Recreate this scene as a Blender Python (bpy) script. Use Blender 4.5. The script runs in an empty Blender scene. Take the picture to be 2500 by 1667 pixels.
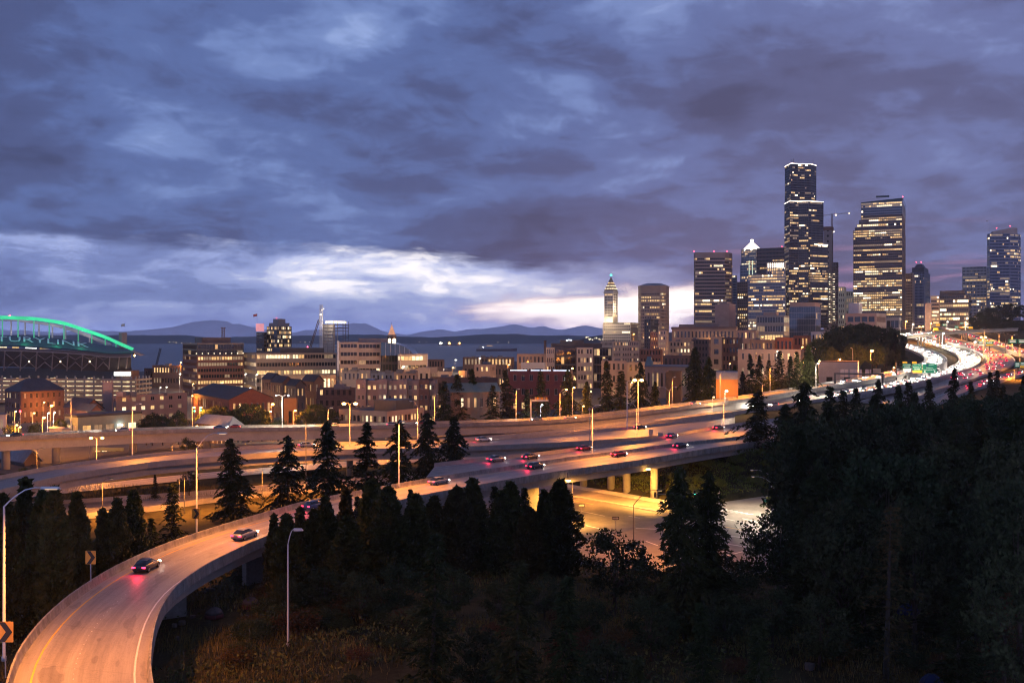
import bpy, math, random
import numpy as np
from mathutils import Vector, Matrix

random.seed(7)
SC = bpy.context.scene
COL = SC.collection

# ------------------------------------------------------------------ camera
F, CX, Y0, H = 2430.0, 1250.0, 828.0, 60.0      # focal length and horizon row in photo pixels, eye height above the sea
cam_d = bpy.data.cameras.new('camera')
cam = bpy.data.objects.new('camera', cam_d)
COL.objects.link(cam)
cam.location = (0, 0, H)
cam.rotation_euler = (math.radians(90), 0, 0)
cam_d.sensor_width = 36.0
cam_d.lens = F / 2500.0 * 36.0
cam_d.shift_y = -(833.5 - Y0) / 2500.0
cam_d.clip_start = 1.0
cam_d.clip_end = 120000.0
SC.camera = cam

# ------------------------------------------------------------------ exposure and sampling
vs = SC.view_settings
vs.view_transform = 'Standard'
vs.look = 'None'
vs.exposure = 0.0
vs.gamma = 1.0
vs.use_curve_mapping = False
cy = SC.cycles
cy.use_denoising = True
try:
    cy.denoiser = 'OPENIMAGEDENOISE'
    cy.denoising_input_passes = 'RGB_ALBEDO_NORMAL'
except Exception:
    pass
cy.use_adaptive_sampling = True
cy.adaptive_threshold = 0.04
cy.filter_width = 1.15
cy.max_bounces = 4
cy.diffuse_bounces = 2
cy.glossy_bounces = 2
cy.transmission_bounces = 2
cy.transparent_max_bounces = 6
cy.volume_bounces = 0
cy.sample_clamp_indirect = 1.5
cy.sample_clamp_direct = 60.0
cy.use_light_tree = True
cy.caustics_reflective = False
cy.caustics_refractive = False


# ------------------------------------------------------------------ node helper: arithmetic on sockets
class S:
    def __init__(self, nt, sock):
        self.nt, self.s = nt, sock

    def m(self, op, *a, clamp=False):
        n = self.nt.nodes.new('ShaderNodeMath')
        n.operation = op
        n.use_clamp = clamp
        for i, v in enumerate((self,) + a):
            if isinstance(v, S):
                self.nt.links.new(v.s, n.inputs[i])
            else:
                n.inputs[i].default_value = float(v)
        return S(self.nt, n.outputs[0])

    def __add__(self, o): return self.m('ADD', o)
    __radd__ = __add__
    def __sub__(self, o): return self.m('SUBTRACT', o)
    def __rsub__(self, o): return (self * -1.0) + o
    def __mul__(self, o): return self.m('MULTIPLY', o)
    __rmul__ = __mul__
    def __truediv__(self, o): return self.m('DIVIDE', o)
    def max(self, o): return self.m('MAXIMUM', o)
    def min(self, o): return self.m('MINIMUM', o)
    def exp(self): return self.m('EXPONENT')

    def step(self, a, b):
        n = self.nt.nodes.new('ShaderNodeMapRange')
        n.interpolation_type = 'SMOOTHSTEP'
        n.inputs['From Min'].default_value = a
        n.inputs['From Max'].default_value = b
        self.nt.links.new(self.s, n.inputs['Value'])
        return S(self.nt, n.outputs['Result'])

    def gauss(self, c, w):
        d = (self - c) / w
        return (d * d * -1.0).exp()


def vec(nt, x, y, z):
    n = nt.nodes.new('ShaderNodeCombineXYZ')
    for i, v in enumerate((x, y, z)):
        if isinstance(v, S):
            nt.links.new(v.s, n.inputs[i])
        else:
            n.inputs[i].default_value = v
    return n.outputs[0]


def noise(nt, v, scale, detail=4, rough=0.5, dist=0.0):
    n = nt.nodes.new('ShaderNodeTexNoise')
    n.inputs['Scale'].default_value = scale
    n.inputs['Detail'].default_value = detail
    n.inputs['Roughness'].default_value = rough
    n.inputs['Distortion'].default_value = dist
    nt.links.new(v, n.inputs['Vector'])
    return S(nt, n.outputs['Fac'])


def mixc(nt, f, a, b, mode='MIX'):
    n = nt.nodes.new('ShaderNodeMix')
    n.data_type = 'RGBA'
    n.blend_type = mode
    n.clamp_factor = True
    for k, v in ((0, f), (6, a), (7, b)):
        if isinstance(v, S):
            nt.links.new(v.s, n.inputs[k])
        elif isinstance(v, bpy.types.NodeSocket):
            nt.links.new(v, n.inputs[k])
        elif k == 0:
            n.inputs[0].default_value = v
        else:
            n.inputs[k].default_value = (v[0], v[1], v[2], 1)
    return n.outputs[2]


def ramp(nt, f, stops, interp='EASE'):
    n = nt.nodes.new('ShaderNodeValToRGB')
    n.color_ramp.interpolation = interp
    e = n.color_ramp.elements
    while len(e) > 1:
        e.remove(e[-1])
    for i, (p, c) in enumerate(stops):
        el = e[0] if i == 0 else e.new(p)
        el.position = p
        el.color = (c[0], c[1], c[2], 1)
    nt.links.new(f.s, n.inputs[0])
    return n.outputs[0]


# ------------------------------------------------------------------ world: dusk overcast with a bright gap above the horizon
SUN_AZ = math.radians(8.5)        # towards +Y, a little to the right: where the sun has just gone down
world = bpy.data.worlds.new('World')
SC.world = world
world.use_nodes = True
nt = world.node_tree
nt.nodes.clear()
tc = nt.nodes.new('ShaderNodeTexCoord')
sep = nt.nodes.new('ShaderNodeSeparateXYZ')
nt.links.new(tc.outputs['Generated'], sep.inputs[0])
dx, dy, dz = (S(nt, sep.outputs[i]) for i in range(3))
az = dx.m('ARCTAN2', dy)
el = dz.max(0.0)
# cloud layer: rolling stratus, flattening towards the horizon
den = el + 0.16
cxp, cyp = dx / den, dy / den
c1 = vec(nt, cxp * 0.90 + cyp * 0.42, cyp * 0.80 - cxp * 0.42, 3.7)
big = noise(nt, c1, 1.05, 4.0, 0.50, 0.35)
mid = noise(nt, c1, 2.9, 7.0, 0.60, 0.6)
c2 = vec(nt, az * 1.0, el * 6.0, 1.3)
stk = noise(nt, c2, 6.5, 5.0, 0.58, 0.4)
c3 = vec(nt, az * 1.0, el * 2.6, 8.3)
puff = noise(nt, c3, 15.0, 6.0, 0.6, 0.2)
roll = noise(nt, vec(nt, az * 0.9 + el * 0.9, el * 2.0 - az * 0.35, 5.5), 4.2, 3.0, 0.5, 0.4)
low = (el * -1.0).step(-0.20, -0.07)
fine = noise(nt, vec(nt, az * 1.0 + el * 0.4, el * 1.9, 4.4), 19.0, 7.0, 0.64, 1.0)
tone = (big - 0.5) * 1.25 + (mid - 0.5) * 0.80 + (stk - 0.5) * 0.35 * (low + 0.35) + (roll - 0.5) * 1.35 + (puff - 0.5) * 0.40 + (fine - 0.5) * 0.46 + 0.50 - low * 0.13
right = az.step(-0.08, 0.40)
left_deck = ramp(nt, tone, [(0.0, (.041, .053, .132)), (0.30, (.061, .084, .208)), (0.55, (.090, .140, .340)), (0.80, (.160, .238, .50)), (1.0, (.28, .38, .68))])
right_deck = ramp(nt, tone, [(0.0, (.066, .067, .140)), (0.30, (.095, .102, .215)), (0.55, (.132, .160, .345)), (0.80, (.200, .255, .50)), (1.0, (.33, .39, .66))])
deck = mixc(nt, right, left_deck, right_deck)
# gap under the deck: its edge falls from left to right
edge = (az * -0.040) + 0.0755 + (puff - 0.5) * 0.020 + (stk - 0.5) * 0.030
gap = ((edge - el) / 0.012 + 0.5).m('ADD', 0.0, clamp=True)
gap_env = (az * -1.0).step(-0.24, 0.02)
gtone = (stk - 0.5) * 1.15 + (puff - 0.5) * 1.35 + 0.50
glow1 = az.gauss(-0.105, 0.165) * el.gauss(0.066, 0.030)
glow2 = (az - (stk - 0.5) * 0.35).gauss(0.122, 0.122) * (el - az * 0.045 + (puff - 0.5) * 0.030 + (stk - 0.5) * 0.034).gauss(0.026, 0.0185)
glow3 = az.gauss(0.07, 0.24) * el.gauss(0.035, 0.045)
gt = gtone + glow1 * 0.42 + glow3 * 0.22 - 0.16
lowc = ramp(nt, gt, [(0.0, (.115, .155, .360)), (0.30, (.175, .235, .49)), (0.55, (.315, .390, .69)), (0.80, (.62, .67, .90)), (1.0, (1.12, 1.08, 1.12))])
warm = mixc(nt, right * 0.75, lowc, (.38, .33, .52))
sky0 = mixc(nt, gap * gap_env, deck, warm)
# thin haze just above the horizon
hz = (el * -1.0).step(-0.034, -0.006) * 0.72
sky1 = mixc(nt, hz * ((glow2 * -1.0) + 1.0), sky0, mixc(nt, right, (.155, .215, .48), (.33, .27, .47)))
# pink streaks on the right
pk = noise(nt, vec(nt, az * 1.0 - el * 0.7, el * 11.0, 2.2), 5.5, 4.0, 0.55, 0.5).step(0.54, 0.74)
pink = pk * az.step(0.08, 0.28) * (el * -1.0).step(-0.125, -0.055) * 0.62
sky2 = mixc(nt, pink, sky1, (.55, .27, .43))
# the last sun behind the gap
g2 = (glow2 * 1.5 + (stk - 0.5) * 0.5 * glow2).step(0.25, 1.15)
rim = glow2.step(0.03, 0.6) * 0.75
sky3 = mixc(nt, rim, sky2, (.88, .60, .58))
sky4 = mixc(nt, g2, sky3, (1.60, 1.42, 1.30))
# clear twilight behind the clouds (physical sky, sun on the horizon)
nish = nt.nodes.new('ShaderNodeTexSky')
nish.sky_type = 'NISHITA'
nish.sun_disc = False
nish.sun_elevation = math.radians(0.6)
nish.sun_rotation = SUN_AZ
nish.altitude = 60
# the sky is seen through the low haze over the bay: brighter at its source near the horizon
HAZE_D = 5.0e-5
path = ((el + 0.012) * 0.0 + 620.0) / (el + 0.012)
boost = (path.min(28000.0) * (HAZE_D * 0.85)).exp()
sky5 = nt.nodes.new('ShaderNodeVectorMath')
sky5.operation = 'SCALE'
nt.links.new(sky4, sky5.inputs[0])
nt.links.new(boost.s, sky5.inputs['Scale'])
bg = nt.nodes.new('ShaderNodeBackground')
nt.links.new(sky5.outputs[0], bg.inputs['Color'])
bg.inputs['Strength'].default_value = 1.0
bg2 = nt.nodes.new('ShaderNodeBackground')
nt.links.new(nish.outputs[0], bg2.inputs['Color'])
bg2.inputs['Strength'].default_value = 0.006
addn = nt.nodes.new('ShaderNodeAddShader')
nt.links.new(bg.outputs[0], addn.inputs[0])
nt.links.new(bg2.outputs[0], addn.inputs[1])
out = nt.nodes.new('ShaderNodeOutputWorld')
nt.links.new(addn.outputs[0], out.inputs['Surface'])
world.cycles.sampling_method = 'MANUAL'
world.cycles.sample_map_resolution = 512

# the sun itself is all but gone
sun_d = bpy.data.lights.new('sun', 'SUN')
sun_d.energy = 0.06
sun_d.angle = math.radians(12)
sun_d.color = (1.0, 0.72, 0.6)
sun = bpy.data.objects.new('sun', sun_d)
COL.objects.link(sun)
sun.rotation_euler = (Vector((math.sin(SUN_AZ), math.cos(SUN_AZ), 0.035))).to_track_quat('Z', 'Y').to_euler()


# ------------------------------------------------------------------ geometry helpers
def PD(px, py, D):
    """photo pixel at a distance D in front of the camera -> place in the world"""
    return Vector(((px - CX) / F * D, D, H - (py - Y0) / F * D))


def PZ(px, py, z):
    """photo pixel on a level surface of height z -> place in the world"""
    return PD(px, py, (H - z) * F / (py - Y0))


def lerp(a, b, t):
    return a + (b - a) * t


class MB:
    """collects faces in world coordinates; build() links them as ONE mesh object"""
    def __init__(self):
        self.v, self.f, self.m, self.uv = [], [], [], []

    def add(self, pts, mi=0):
        b = len(self.v)
        self.v.extend(tuple(p) for p in pts)
        self.f.append(tuple(range(b, b + len(pts))))
        self.m.append(mi)

    def grid(self, pts, faces, mi=0):
        b = len(self.v)
        self.v.extend(tuple(p) for p in pts)
        for f in faces:
            self.f.append(tuple(i + b for i in f))
            self.m.append(mi)

    def prism(self, poly, z0, z1, mi=0, top=None):
        """poly: ccw XY footprint"""
        n = len(poly)
        top = poly if top is None else top
        pts = [(p[0], p[1], z0) for p in poly] + [(p[0], p[1], z1) for p in top]
        fs = [(i, (i + 1) % n, n + (i + 1) % n, n + i) for i in range(n)]
        fs += [tuple(range(n - 1, -1, -1)), tuple(range(n, 2 * n))]
        self.grid(pts, fs, mi)

    def box(self, c, s, mi=0, rz=0.0):
        cs, sn = math.cos(rz), math.sin(rz)
        hx, hy, hz = s[0] / 2, s[1] / 2, s[2] / 2
        poly = [(c[0] + x * cs - y * sn, c[1] + x * sn + y * cs) for x, y in ((-hx, -hy), (hx, -hy), (hx, hy), (-hx, hy))]
        self.prism(poly, c[2] - hz, c[2] + hz, mi)

    def tube(self, pts, r, n=6, mi=0, r1=None, cap=True):
        pts = [Vector(p) for p in pts]
        k = len(pts)
        ring, fs = [], []
        up = None
        for i, p in enumerate(pts):
            d = (pts[min(i + 1, k - 1)] - pts[max(i - 1, 0)])
            if d.length < 1e-9:
                d = Vector((0, 0, 1))
            d.normalize()
            if up is None:
                up = d.orthogonal().normalized()
            up = (up - d * up.dot(d))
            up = up.normalized() if up.length > 1e-6 else d.orthogonal().normalized()
            s = d.cross(up)
            rr = r if r1 is None else lerp(r, r1, i / max(1, k - 1))
            for j in range(n):
                a = 2 * math.pi * j / n
                ring.append(p + (up * math.cos(a) + s * math.sin(a)) * rr)
        for i in range(k - 1):
            for j in range(n):
                fs.append((i * n + j, i * n + (j + 1) % n, (i + 1) * n + (j + 1) % n, (i + 1) * n + j))
        if cap:
            fs.append(tuple(range(n - 1, -1, -1)))
            fs.append(tuple((k - 1) * n + j for j in range(n)))
        self.grid(ring, fs, mi)

    def lathe(self, c, prof, n=10, mi=0):
        """prof: (radius, z) pairs bottom to top around the vertical through c"""
        pts, fs = [], []
        for r, z in prof:
            for j in range(n):
                a = 2 * math.pi * j / n
                pts.append((c[0] + r * math.cos(a), c[1] + r * math.sin(a), c[2] + z))
        k = len(prof)
        for i in range(k - 1):
            for j in range(n):
                fs.append((i * n + j, i * n + (j + 1) % n, (i + 1) * n + (j + 1) % n, (i + 1) * n + j))
        fs.append(tuple(range(n - 1, -1, -1)))
        fs.append(tuple((k - 1) * n + j for j in range(n)))
        self.grid(pts, fs, mi)

    def ball(self, c, r, mi=0, n=8, k=5, sz=1.0):
        prof = []
        for i in range(k + 1):
            a = -math.pi / 2 + math.pi * i / k
            prof.append((max(1e-3, r * math.cos(a)), r * math.sin(a) * sz))
        self.lathe(c, prof, n, mi)

    def mesh(self, name, mats, base=(0, 0, 0), smooth=False):
        me = bpy.data.meshes.new(name)
        bx, by, bz = base
        me.from_pydata([(x - bx, y - by, z - bz) for x, y, z in self.v], [], self.f)
        if not isinstance(mats, (list, tuple)):
            mats = [mats]
        for m in mats:
            me.materials.append(M[m] if isinstance(m, str) else m)
        if len(mats) > 1:
            me.polygons.foreach_set('material_index', self.m)
        if smooth:
            me.polygons.foreach_set('use_smooth', [True] * len(self.f))
        me.update()
        return me

    def build(self, name, mats, parent=None, smooth=False):
        base = (0, 0, 0) if parent is None else world_loc(parent)
        ob = bpy.data.objects.new(name, self.mesh(name, mats, base, smooth))
        COL.objects.link(ob)
        if parent is not None:
            ob.parent = parent
        return ob


def world_loc(o):
    v = Vector((0, 0, 0))
    while o is not None:
        v += o.location
        o = o.parent
    return v


def thing(name, label, cat, loc=(0, 0, 0), group=None):
    o = bpy.data.objects.new(name, None)
    COL.objects.link(o)
    o.location = loc
    o.empty_display_size = 0.5
    tag(o, label, cat, group)
    return o


def tag(o, label=None, cat=None, group=None, kind=None):
    if label: o['label'] = label
    if cat: o['category'] = cat
    if group: o['group'] = group
    if kind: o['kind'] = kind
    return o


def put(name, me, parent, loc=(0, 0, 0), rz=0.0, sc=None):
    """another object that shares mesh data; loc relative to its parent"""
    ob = bpy.data.objects.new(name, me)
    COL.objects.link(ob)
    ob.parent = parent
    ob.location = loc
    ob.rotation_euler = (0, 0, rz)
    if sc is not None:
        ob.scale = (sc, sc, sc) if isinstance(sc, (int, float)) else sc
    return ob


ORD = ['first', 'second', 'third', 'fourth', 'fifth', 'sixth', 'seventh', 'eighth', 'ninth', 'tenth', 'eleventh', 'twelfth', 'thirteenth',
       'fourteenth', 'fifteenth', 'sixteenth', 'seventeenth', 'eighteenth', 'nineteenth', 'twentieth', 'twenty-first', 'twenty-second',
       'twenty-third', 'twenty-fourth', 'twenty-fifth', 'twenty-sixth', 'twenty-seventh', 'twenty-eighth', 'twenty-ninth', 'thirtieth',
       'thirty-first', 'thirty-second', 'thirty-third', 'thirty-fourth', 'thirty-fifth', 'thirty-sixth']


# ------------------------------------------------------------------ procedural materials
M = {}


def mat(name, col, rough=0.7, var=0.18, scale=0.6, metal=0.0, bump=0.0, emit=None, estr=0.0, spec=0.4, col2=None, stretch=(1, 1, 1), coords='Object', rnd=0.0):
    m = bpy.data.materials.new(name)
    m.use_nodes = True
    n = m.node_tree
    b = n.nodes['Principled BSDF']
    tcn = n.nodes.new('ShaderNodeTexCoord')
    mp = n.nodes.new('ShaderNodeMapping')
    mp.inputs['Scale'].default_value = stretch
    n.links.new(tcn.outputs[coords], mp.inputs['Vector'])
    nz = noise(n, mp.outputs[0], scale, 5, 0.6, 0.3)
    nz2 = noise(n, mp.outputs[0], scale * 7.3, 3, 0.6, 0.0)
    t = (nz - 0.5) * 1.3 + (nz2 - 0.5) * 0.7 + 0.5
    lo = tuple(c * (1 - var * 1.6) for c in col)
    hi = col2 if col2 else tuple(min(1, c * (1 + var * 1.6)) for c in col)
    c = ramp(n, t, [(0.15, lo), (0.5, col if not col2 else tuple((a + q) / 2 for a, q in zip(col, col2))), (0.85, hi)], 'LINEAR')
    if rnd:
        oi = n.nodes.new('ShaderNodeObjectInfo')
        f = S(n, oi.outputs['Random']) * (2 * rnd) + (1 - rnd)
        hs = n.nodes.new('ShaderNodeHueSaturation')
        n.links.new(c, hs.inputs['Color'])
        n.links.new(f.s, hs.inputs['Value'])
        hv = S(n, oi.outputs['Random']).m('MULTIPLY', 7.31).m('FRACT') * 0.06 + 0.47
        n.links.new(hv.s, hs.inputs['Hue'])
        c = hs.outputs[0]
    n.links.new(c, b.inputs['Base Color'])
    b.inputs['Roughness'].default_value = rough
    b.inputs['Metallic'].default_value = metal
    b.inputs['Specular IOR Level'].default_value = spec
    if bump:
        bp = n.nodes.new('ShaderNodeBump')
        bp.inputs['Strength'].default_value = bump
        bp.inputs['Distance'].default_value = 0.1
        n.links.new(nz2.s, bp.inputs['Height'])
        n.links.new(bp.outputs[0], b.inputs['Normal'])
    if emit:
        b.inputs['Emission Color'].default_value = (*emit, 1)
        b.inputs['Emission Strength'].default_value = estr
        m.cycles.emission_sampling = 'NONE'
    M[name] = m
    return m


def lit_mat(name, col, strength, var=0.5, scale=0.5):
    """lit pane or lamp lens: light that comes from a room behind, uneven from pane to pane"""
    m = bpy.data.materials.new(name)
    m.use_nodes = True
    n = m.node_tree
    b = n.nodes['Principled BSDF']
    b.inputs['Base Color'].default_value = (0.25, 0.22, 0.18, 1)
    b.inputs['Roughness'].default_value = 0.3
    b.inputs['Emission Color'].default_value = (*col, 1)
    if var:
        g = n.nodes.new('ShaderNodeNewGeometry')
        nz = noise(n, g.outputs['Position'], scale, 3, 0.7, 0.0)
        f = (nz - 0.5) * (var * 5.0) + 1.0
        f = (f.max(0.12)) * strength
        n.links.new(f.s, b.inputs['Emission Strength'])
    else:
        b.inputs['Emission Strength'].default_value = strength
    m.cycles.emission_sampling = 'NONE'
    M[name] = m
    return m


# ground and roads
mat('soil', (.028, .026, .013), .95, .30, .25, bump=.6, col2=(.058, .050, .022), spec=.05)
mat('city_ground', (.075, .070, .066), .9, .25, .03)
mat('asphalt', (.155, .140, .128), .55, .26, .11, bump=.25, stretch=(1, 1, 1), spec=.5)
mat('old_concrete', (.33, .30, .27), .68, .12, .5, bump=.3)
mat('dark_concrete', (.24, .225, .21), .8, .22, .45, bump=.3)
mat('girder_concrete', (.40, .37, .33), .8, .10, .3)
mat('stained_concrete', (.27, .25, .225), .85, .30, .7, bump=.4, stretch=(1, 1, .35))
mat('kerb_concrete', (.42, .40, .37), .8, .12, .8)
mat('white_paint', (.75, .73, .70), .6, .10, 2.0)
mat('yellow_paint', (.75, .46, .06), .6, .10, 2.0)
mat('steel', (.34, .35, .37), .45, .10, .8, metal=.7)
mat('dark_steel', (.06, .06, .07), .5, .15, .8, metal=.5)
mat('pole_paint', (.46, .46, .47), .5, .08, .6, metal=.3)
mat('rust_steel', (.16, .09, .06), .7, .25, .8)
# walls
mat('brick_red', (.22, .085, .055), .85, .16, .7)
mat('brick_brown', (.17, .095, .070), .85, .16, .7)
mat('brick_dark', (.11, .070, .062), .85, .18, .7)
mat('tan_stone', (.33, .245, .175), .8, .09, .2)
mat('pale_stone', (.41, .33, .265), .8, .08, .2)
mat('cream', (.46, .37, .285), .8, .07, .2)
mat('pink_stucco', (.345, .245, .195), .8, .08, .25)
mat('grey_wall', (.26, .245, .235), .8, .09, .3)
mat('white_wall', (.52, .49, .46), .75, .06, .3)
mat('brown_wall', (.15, .105, .085), .7, .12, .2)
mat('dark_wall', (.055, .052, .055), .5, .12, .2)
mat('blue_grey', (.19, .21, .26), .6, .10, .2)
mat('red_panel', (.21, .060, .046), .7, .10, .4)
mat('orange_wall', (.34, .17, .06), .75, .10, .4)
mat('green_wall', (.25, .30, .24), .75, .10, .4)
mat('black_glass', (.012, .014, .020), .06, .10, .1, spec=.6)
mat('blue_glass', (.020, .045, .085), .07, .10, .1, spec=.8)
mat('green_glass', (.020, .035, .032), .07, .10, .1, spec=.7)
mat('dark_glass', (.014, .015, .018), .10, .10, .5, spec=.5)
mat('roof_dark', (.055, .058, .068), .8, .20, .1)
mat('roof_grey', (.14, .145, .16), .8, .20, .1)
mat('roof_pale', (.26, .27, .29), .8, .16, .1)
mat('shingle', (.045, .043, .048), .8, .22, .5)
mat('copper_roof', (.10, .15, .145), .7, .15, .2)
mat('teal_roof', (.018, .055, .060), .5, .12, .05)
mat('white_steel', (.62, .61, .60), .6, .06, .1)
mat('terracotta', (.58, .50, .41), .7, .07, .2)
# light
lit_mat('lit_warm', (1.0, .62, .24), 1.15)
lit_mat('lit_amber', (1.0, .56, .18), .75)
lit_mat('lit_white', (1.0, .80, .48), 1.5)
lit_mat('lit_dim', (.9, .60, .30), .28)
lit_mat('lit_cool', (.80, 1.0, .72), .9)
lit_mat('lit_hot', (1.0, .80, .52), 3.2, .3)
lit_mat('lamp_orange', (1.0, .50, .12), 20.0, 0)
lit_mat('lamp_white', (1.0, .88, .70), 16.0, 0)
lit_mat('lamp_cool', (.80, .92, 1.0), 9.0, 0)
lit_mat('beacon_red', (1.0, .05, .10), 14.0, 0)
lit_mat('signal_red', (1.0, .03, .05), 10.0, 0)
lit_mat('signal_green', (.05, 1.0, .55), 5.0, 0)
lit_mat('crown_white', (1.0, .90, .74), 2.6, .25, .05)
lit_mat('edge_light', (1.0, .86, .70), 4.0, 0)
lit_mat('sign_white', (.95, 1.0, .92), 4.0, .15, .1)
lit_mat('strip_cool', (.75, .85, 1.0), 3.5, .2, .2)
lit_mat('head_lamp', (1.0, .90, .76), 70.0, 0)
lit_mat('tail_lamp', (1.0, .015, .05), 14.0, 0)
PANE = ['dark_glass', 'lit_warm', 'lit_amber', 'lit_white', 'lit_dim', 'lit_cool', 'lit_hot']


def point_light(name, loc, power, col, parent=None, radius=0.4, spot=None, aim=None):
    d = bpy.data.lights.new(name, 'SPOT' if spot else 'POINT')
    d.energy = power
    d.color = col
    d.shadow_soft_size = radius
    if spot:
        d.spot_size = math.radians(spot)
        d.spot_blend = 0.8
    o = bpy.data.objects.new(name, d)
    COL.objects.link(o)
    if parent is not None:
        o.parent = parent
        o.location = Vector(loc) - world_loc(parent)
    else:
        o.location = loc
    if spot:
        a = Vector((0, 0, -1)) if aim is None else Vector(aim)
        o.rotation_euler = a.to_track_quat('-Z', 'Y').to_euler()
    return o


SODIUM = (1.0, .315, .04)
WARMW = (1.0, .80, .55)
COOLW = (.85, .95, 1.0)


# ------------------------------------------------------------------ roads: edges traced on the ground plan
def spline(pts, n):
    P = np.array([tuple(p) for p in pts], float)
    if len(P) == 2:
        t = np.linspace(0, 1, n)[:, None]
        return P[0] * (1 - t) + P[1] * t
    Q = np.vstack([2 * P[0] - P[1], P, 2 * P[-1] - P[-2]])
    out = []
    for i in range(1, len(Q) - 2):
        p0, p1, p2, p3 = Q[i - 1], Q[i], Q[i + 1], Q[i + 2]
        for t in np.linspace(0, 1, 14, endpoint=False):
            out.append(0.5 * ((2 * p1) + (p2 - p0) * t + (2 * p0 - 5 * p1 + 4 * p2 - p3) * t * t + (3 * p1 - p0 - 3 * p2 + p3) * t ** 3))
    out.append(P[-1])
    out = np.array(out)
    d = np.concatenate([[0], np.cumsum(np.linalg.norm(np.diff(out, axis=0), axis=1))])
    s = np.linspace(0, d[-1], n)
    return np.stack([np.interp(s, d, out[:, k]) for k in range(3)], 1)


def edges_from_centre(pts, width):
    """centre line (photo pixel, distance) and width -> two edge lists"""
    C = spline([PD(*p) for p in pts], 60)
    T = np.gradient(C, axis=0)
    T[:, 2] = 0
    T /= np.linalg.norm(T, axis=1)[:, None]
    Nn = np.stack([-T[:, 1], T[:, 0], 0 * T[:, 0]], 1)
    w = np.interp(np.linspace(0, 1, 60), np.linspace(0, 1, len(width)), width)[:, None] if isinstance(width, (list, tuple)) else width
    return C + Nn * w / 2, C - Nn * w / 2


ROADS = {}


def road_data(key, A, B, n):
    a, b = spline(A, n), spline(B, n)
    ROADS[key] = dict(a=a, b=b, n=n)


Z1 = 32.0
far1 = [(12, 1740), (32, 1667), (42, 1633), (74, 1577), (117, 1524), (173, 1473), (229, 1433), (285, 1399), (378, 1354), (457, 1324), (560, 1290), (672, 1257), (763, 1232),
        (972, 1191), (1150, 1161), (1270, 1143), (1408, 1122), (1550, 1104), (1622, 1093), (1784, 1075), (1900, 1062)]
near1 = [(378, 1740), (364, 1667), (358, 1622), (362, 1569), (376, 1505), (402, 1455), (440, 1415), (505, 1372), (560, 1345), (620, 1317), (700, 1290), (800, 1262),
         (1024, 1208), (1171, 1181), (1322, 1155), (1450, 1137), (1550, 1123), (1622, 1111), (1753, 1090), (1900, 1070)]
road_data('ramp', [PZ(x, y, Z1) for x, y in far1], [PZ(x, y, Z1 + .85) - Vector((0, 0, .85)) for x, y in near1], 70)
# carriageway right behind the ramp
fz = [(1060, 1140), (1167, 1127), (1339, 1109), (1450, 1094), (1550, 1082), (1600, 1075), (1700, 1055), (1794, 1040), (1900, 1026)]
nz_ = [(1040, 1165), (1150, 1152), (1270, 1134), (1408, 1113), (1550, 1096), (1622, 1085), (1784, 1067), (1900, 1054)]
road_data('merge', [PZ(x, y, 31.6) for x, y in fz], [PZ(x, y, 31.9) for x, y in nz_], 44)
f2 = [(-90, 1188), (0, 1170), (172, 1139), (400, 1112), (555, 1099), (682, 1092), (779, 1088), (900, 1084), (1020, 1081), (1150, 1077), (1322, 1066), (1450, 1056), (1600, 1041), (1794, 1018)]
n2 = [(-90, 1216), (0, 1194), (172, 1156), (327, 1133), (400, 1124), (555, 1111), (682, 1102.6), (779, 1098), (900, 1095), (1020, 1093), (1150, 1088), (1322, 1081), (1450, 1074), (1605, 1062), (1794, 1038)]
road_data('flyover', [PZ(x, y, 30) for x, y in f2], [PZ(x, y, 30.85) - Vector((0, 0, .85)) for x, y in n2], 64)
# far viaduct on the left, becoming the upper freeway carriageway on the right
up_c = [(-120, 1075, 298), (0, 1070, 309), (172, 1061, 326), (400, 1051, 341), (572, 1047, 347), (800, 1044, 352), (972, 1039, 360), (1150, 1034, 371), (1365, 1025, 384), (1550, 1007, 400),
        (1656, 993, 414), (1820, 973, 436), (2041, 938, 500), (2140, 922, 548), (2200, 909, 592), (2262, 893, 660), (2285, 880, 725), (2268, 864, 810), (2226, 848, 900), (2190, 838, 1000)]
ea, eb = edges_from_centre(up_c, [10, 10, 10, 10, 10, 11, 12, 13, 14, 15, 16, 16, 16])
road_data('upper', ea, eb, 120)
main_c = [(700, 1096, 318), (980, 1083, 322), (1150, 1077, 328), (1322, 1063, 343), (1550, 1036, 374), (1656, 1021, 391), (1820, 1000, 424), (2041, 965, 461), (2200, 937, 535), (2290, 914, 640), (2345, 898, 742),
          (2367, 883, 815), (2358, 866, 930), (2318, 849, 1050), (2275, 835, 1150), (2239, 823, 1250), (2200, 812, 1400)]
ea, eb = edges_from_centre(main_c, [8, 9, 11, 12, 14, 15, 16, 18, 20, 20, 20, 20])
road_data('main', ea, eb, 110)
red_c = [(2150, 985, 455), (2250, 950, 540), (2353, 920, 640), (2432, 893, 740), (2440, 874, 830), (2405, 855, 950), (2337, 835, 1080), (2285, 820, 1250), (2240, 808, 1420)]
ea, eb = edges_from_centre(red_c, [18, 20, 20, 20, 20, 20])
road_data('away', ea, eb, 80)
far_c = [(2570, 879, 760), (2500, 861, 850), (2430, 838, 1000), (2370, 818, 1150), (2335, 808, 1290), (2290, 797, 1450)]
ea, eb = edges_from_centre(far_c, 12)
road_data('collector', ea, eb, 46)
low_c = [(2250, 990, 470), (2373, 945, 560), (2494, 911, 640), (2600, 890, 700)]
ea, eb = edges_from_centre(low_c, 10)
road_data('side', ea, eb, 26)
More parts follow.
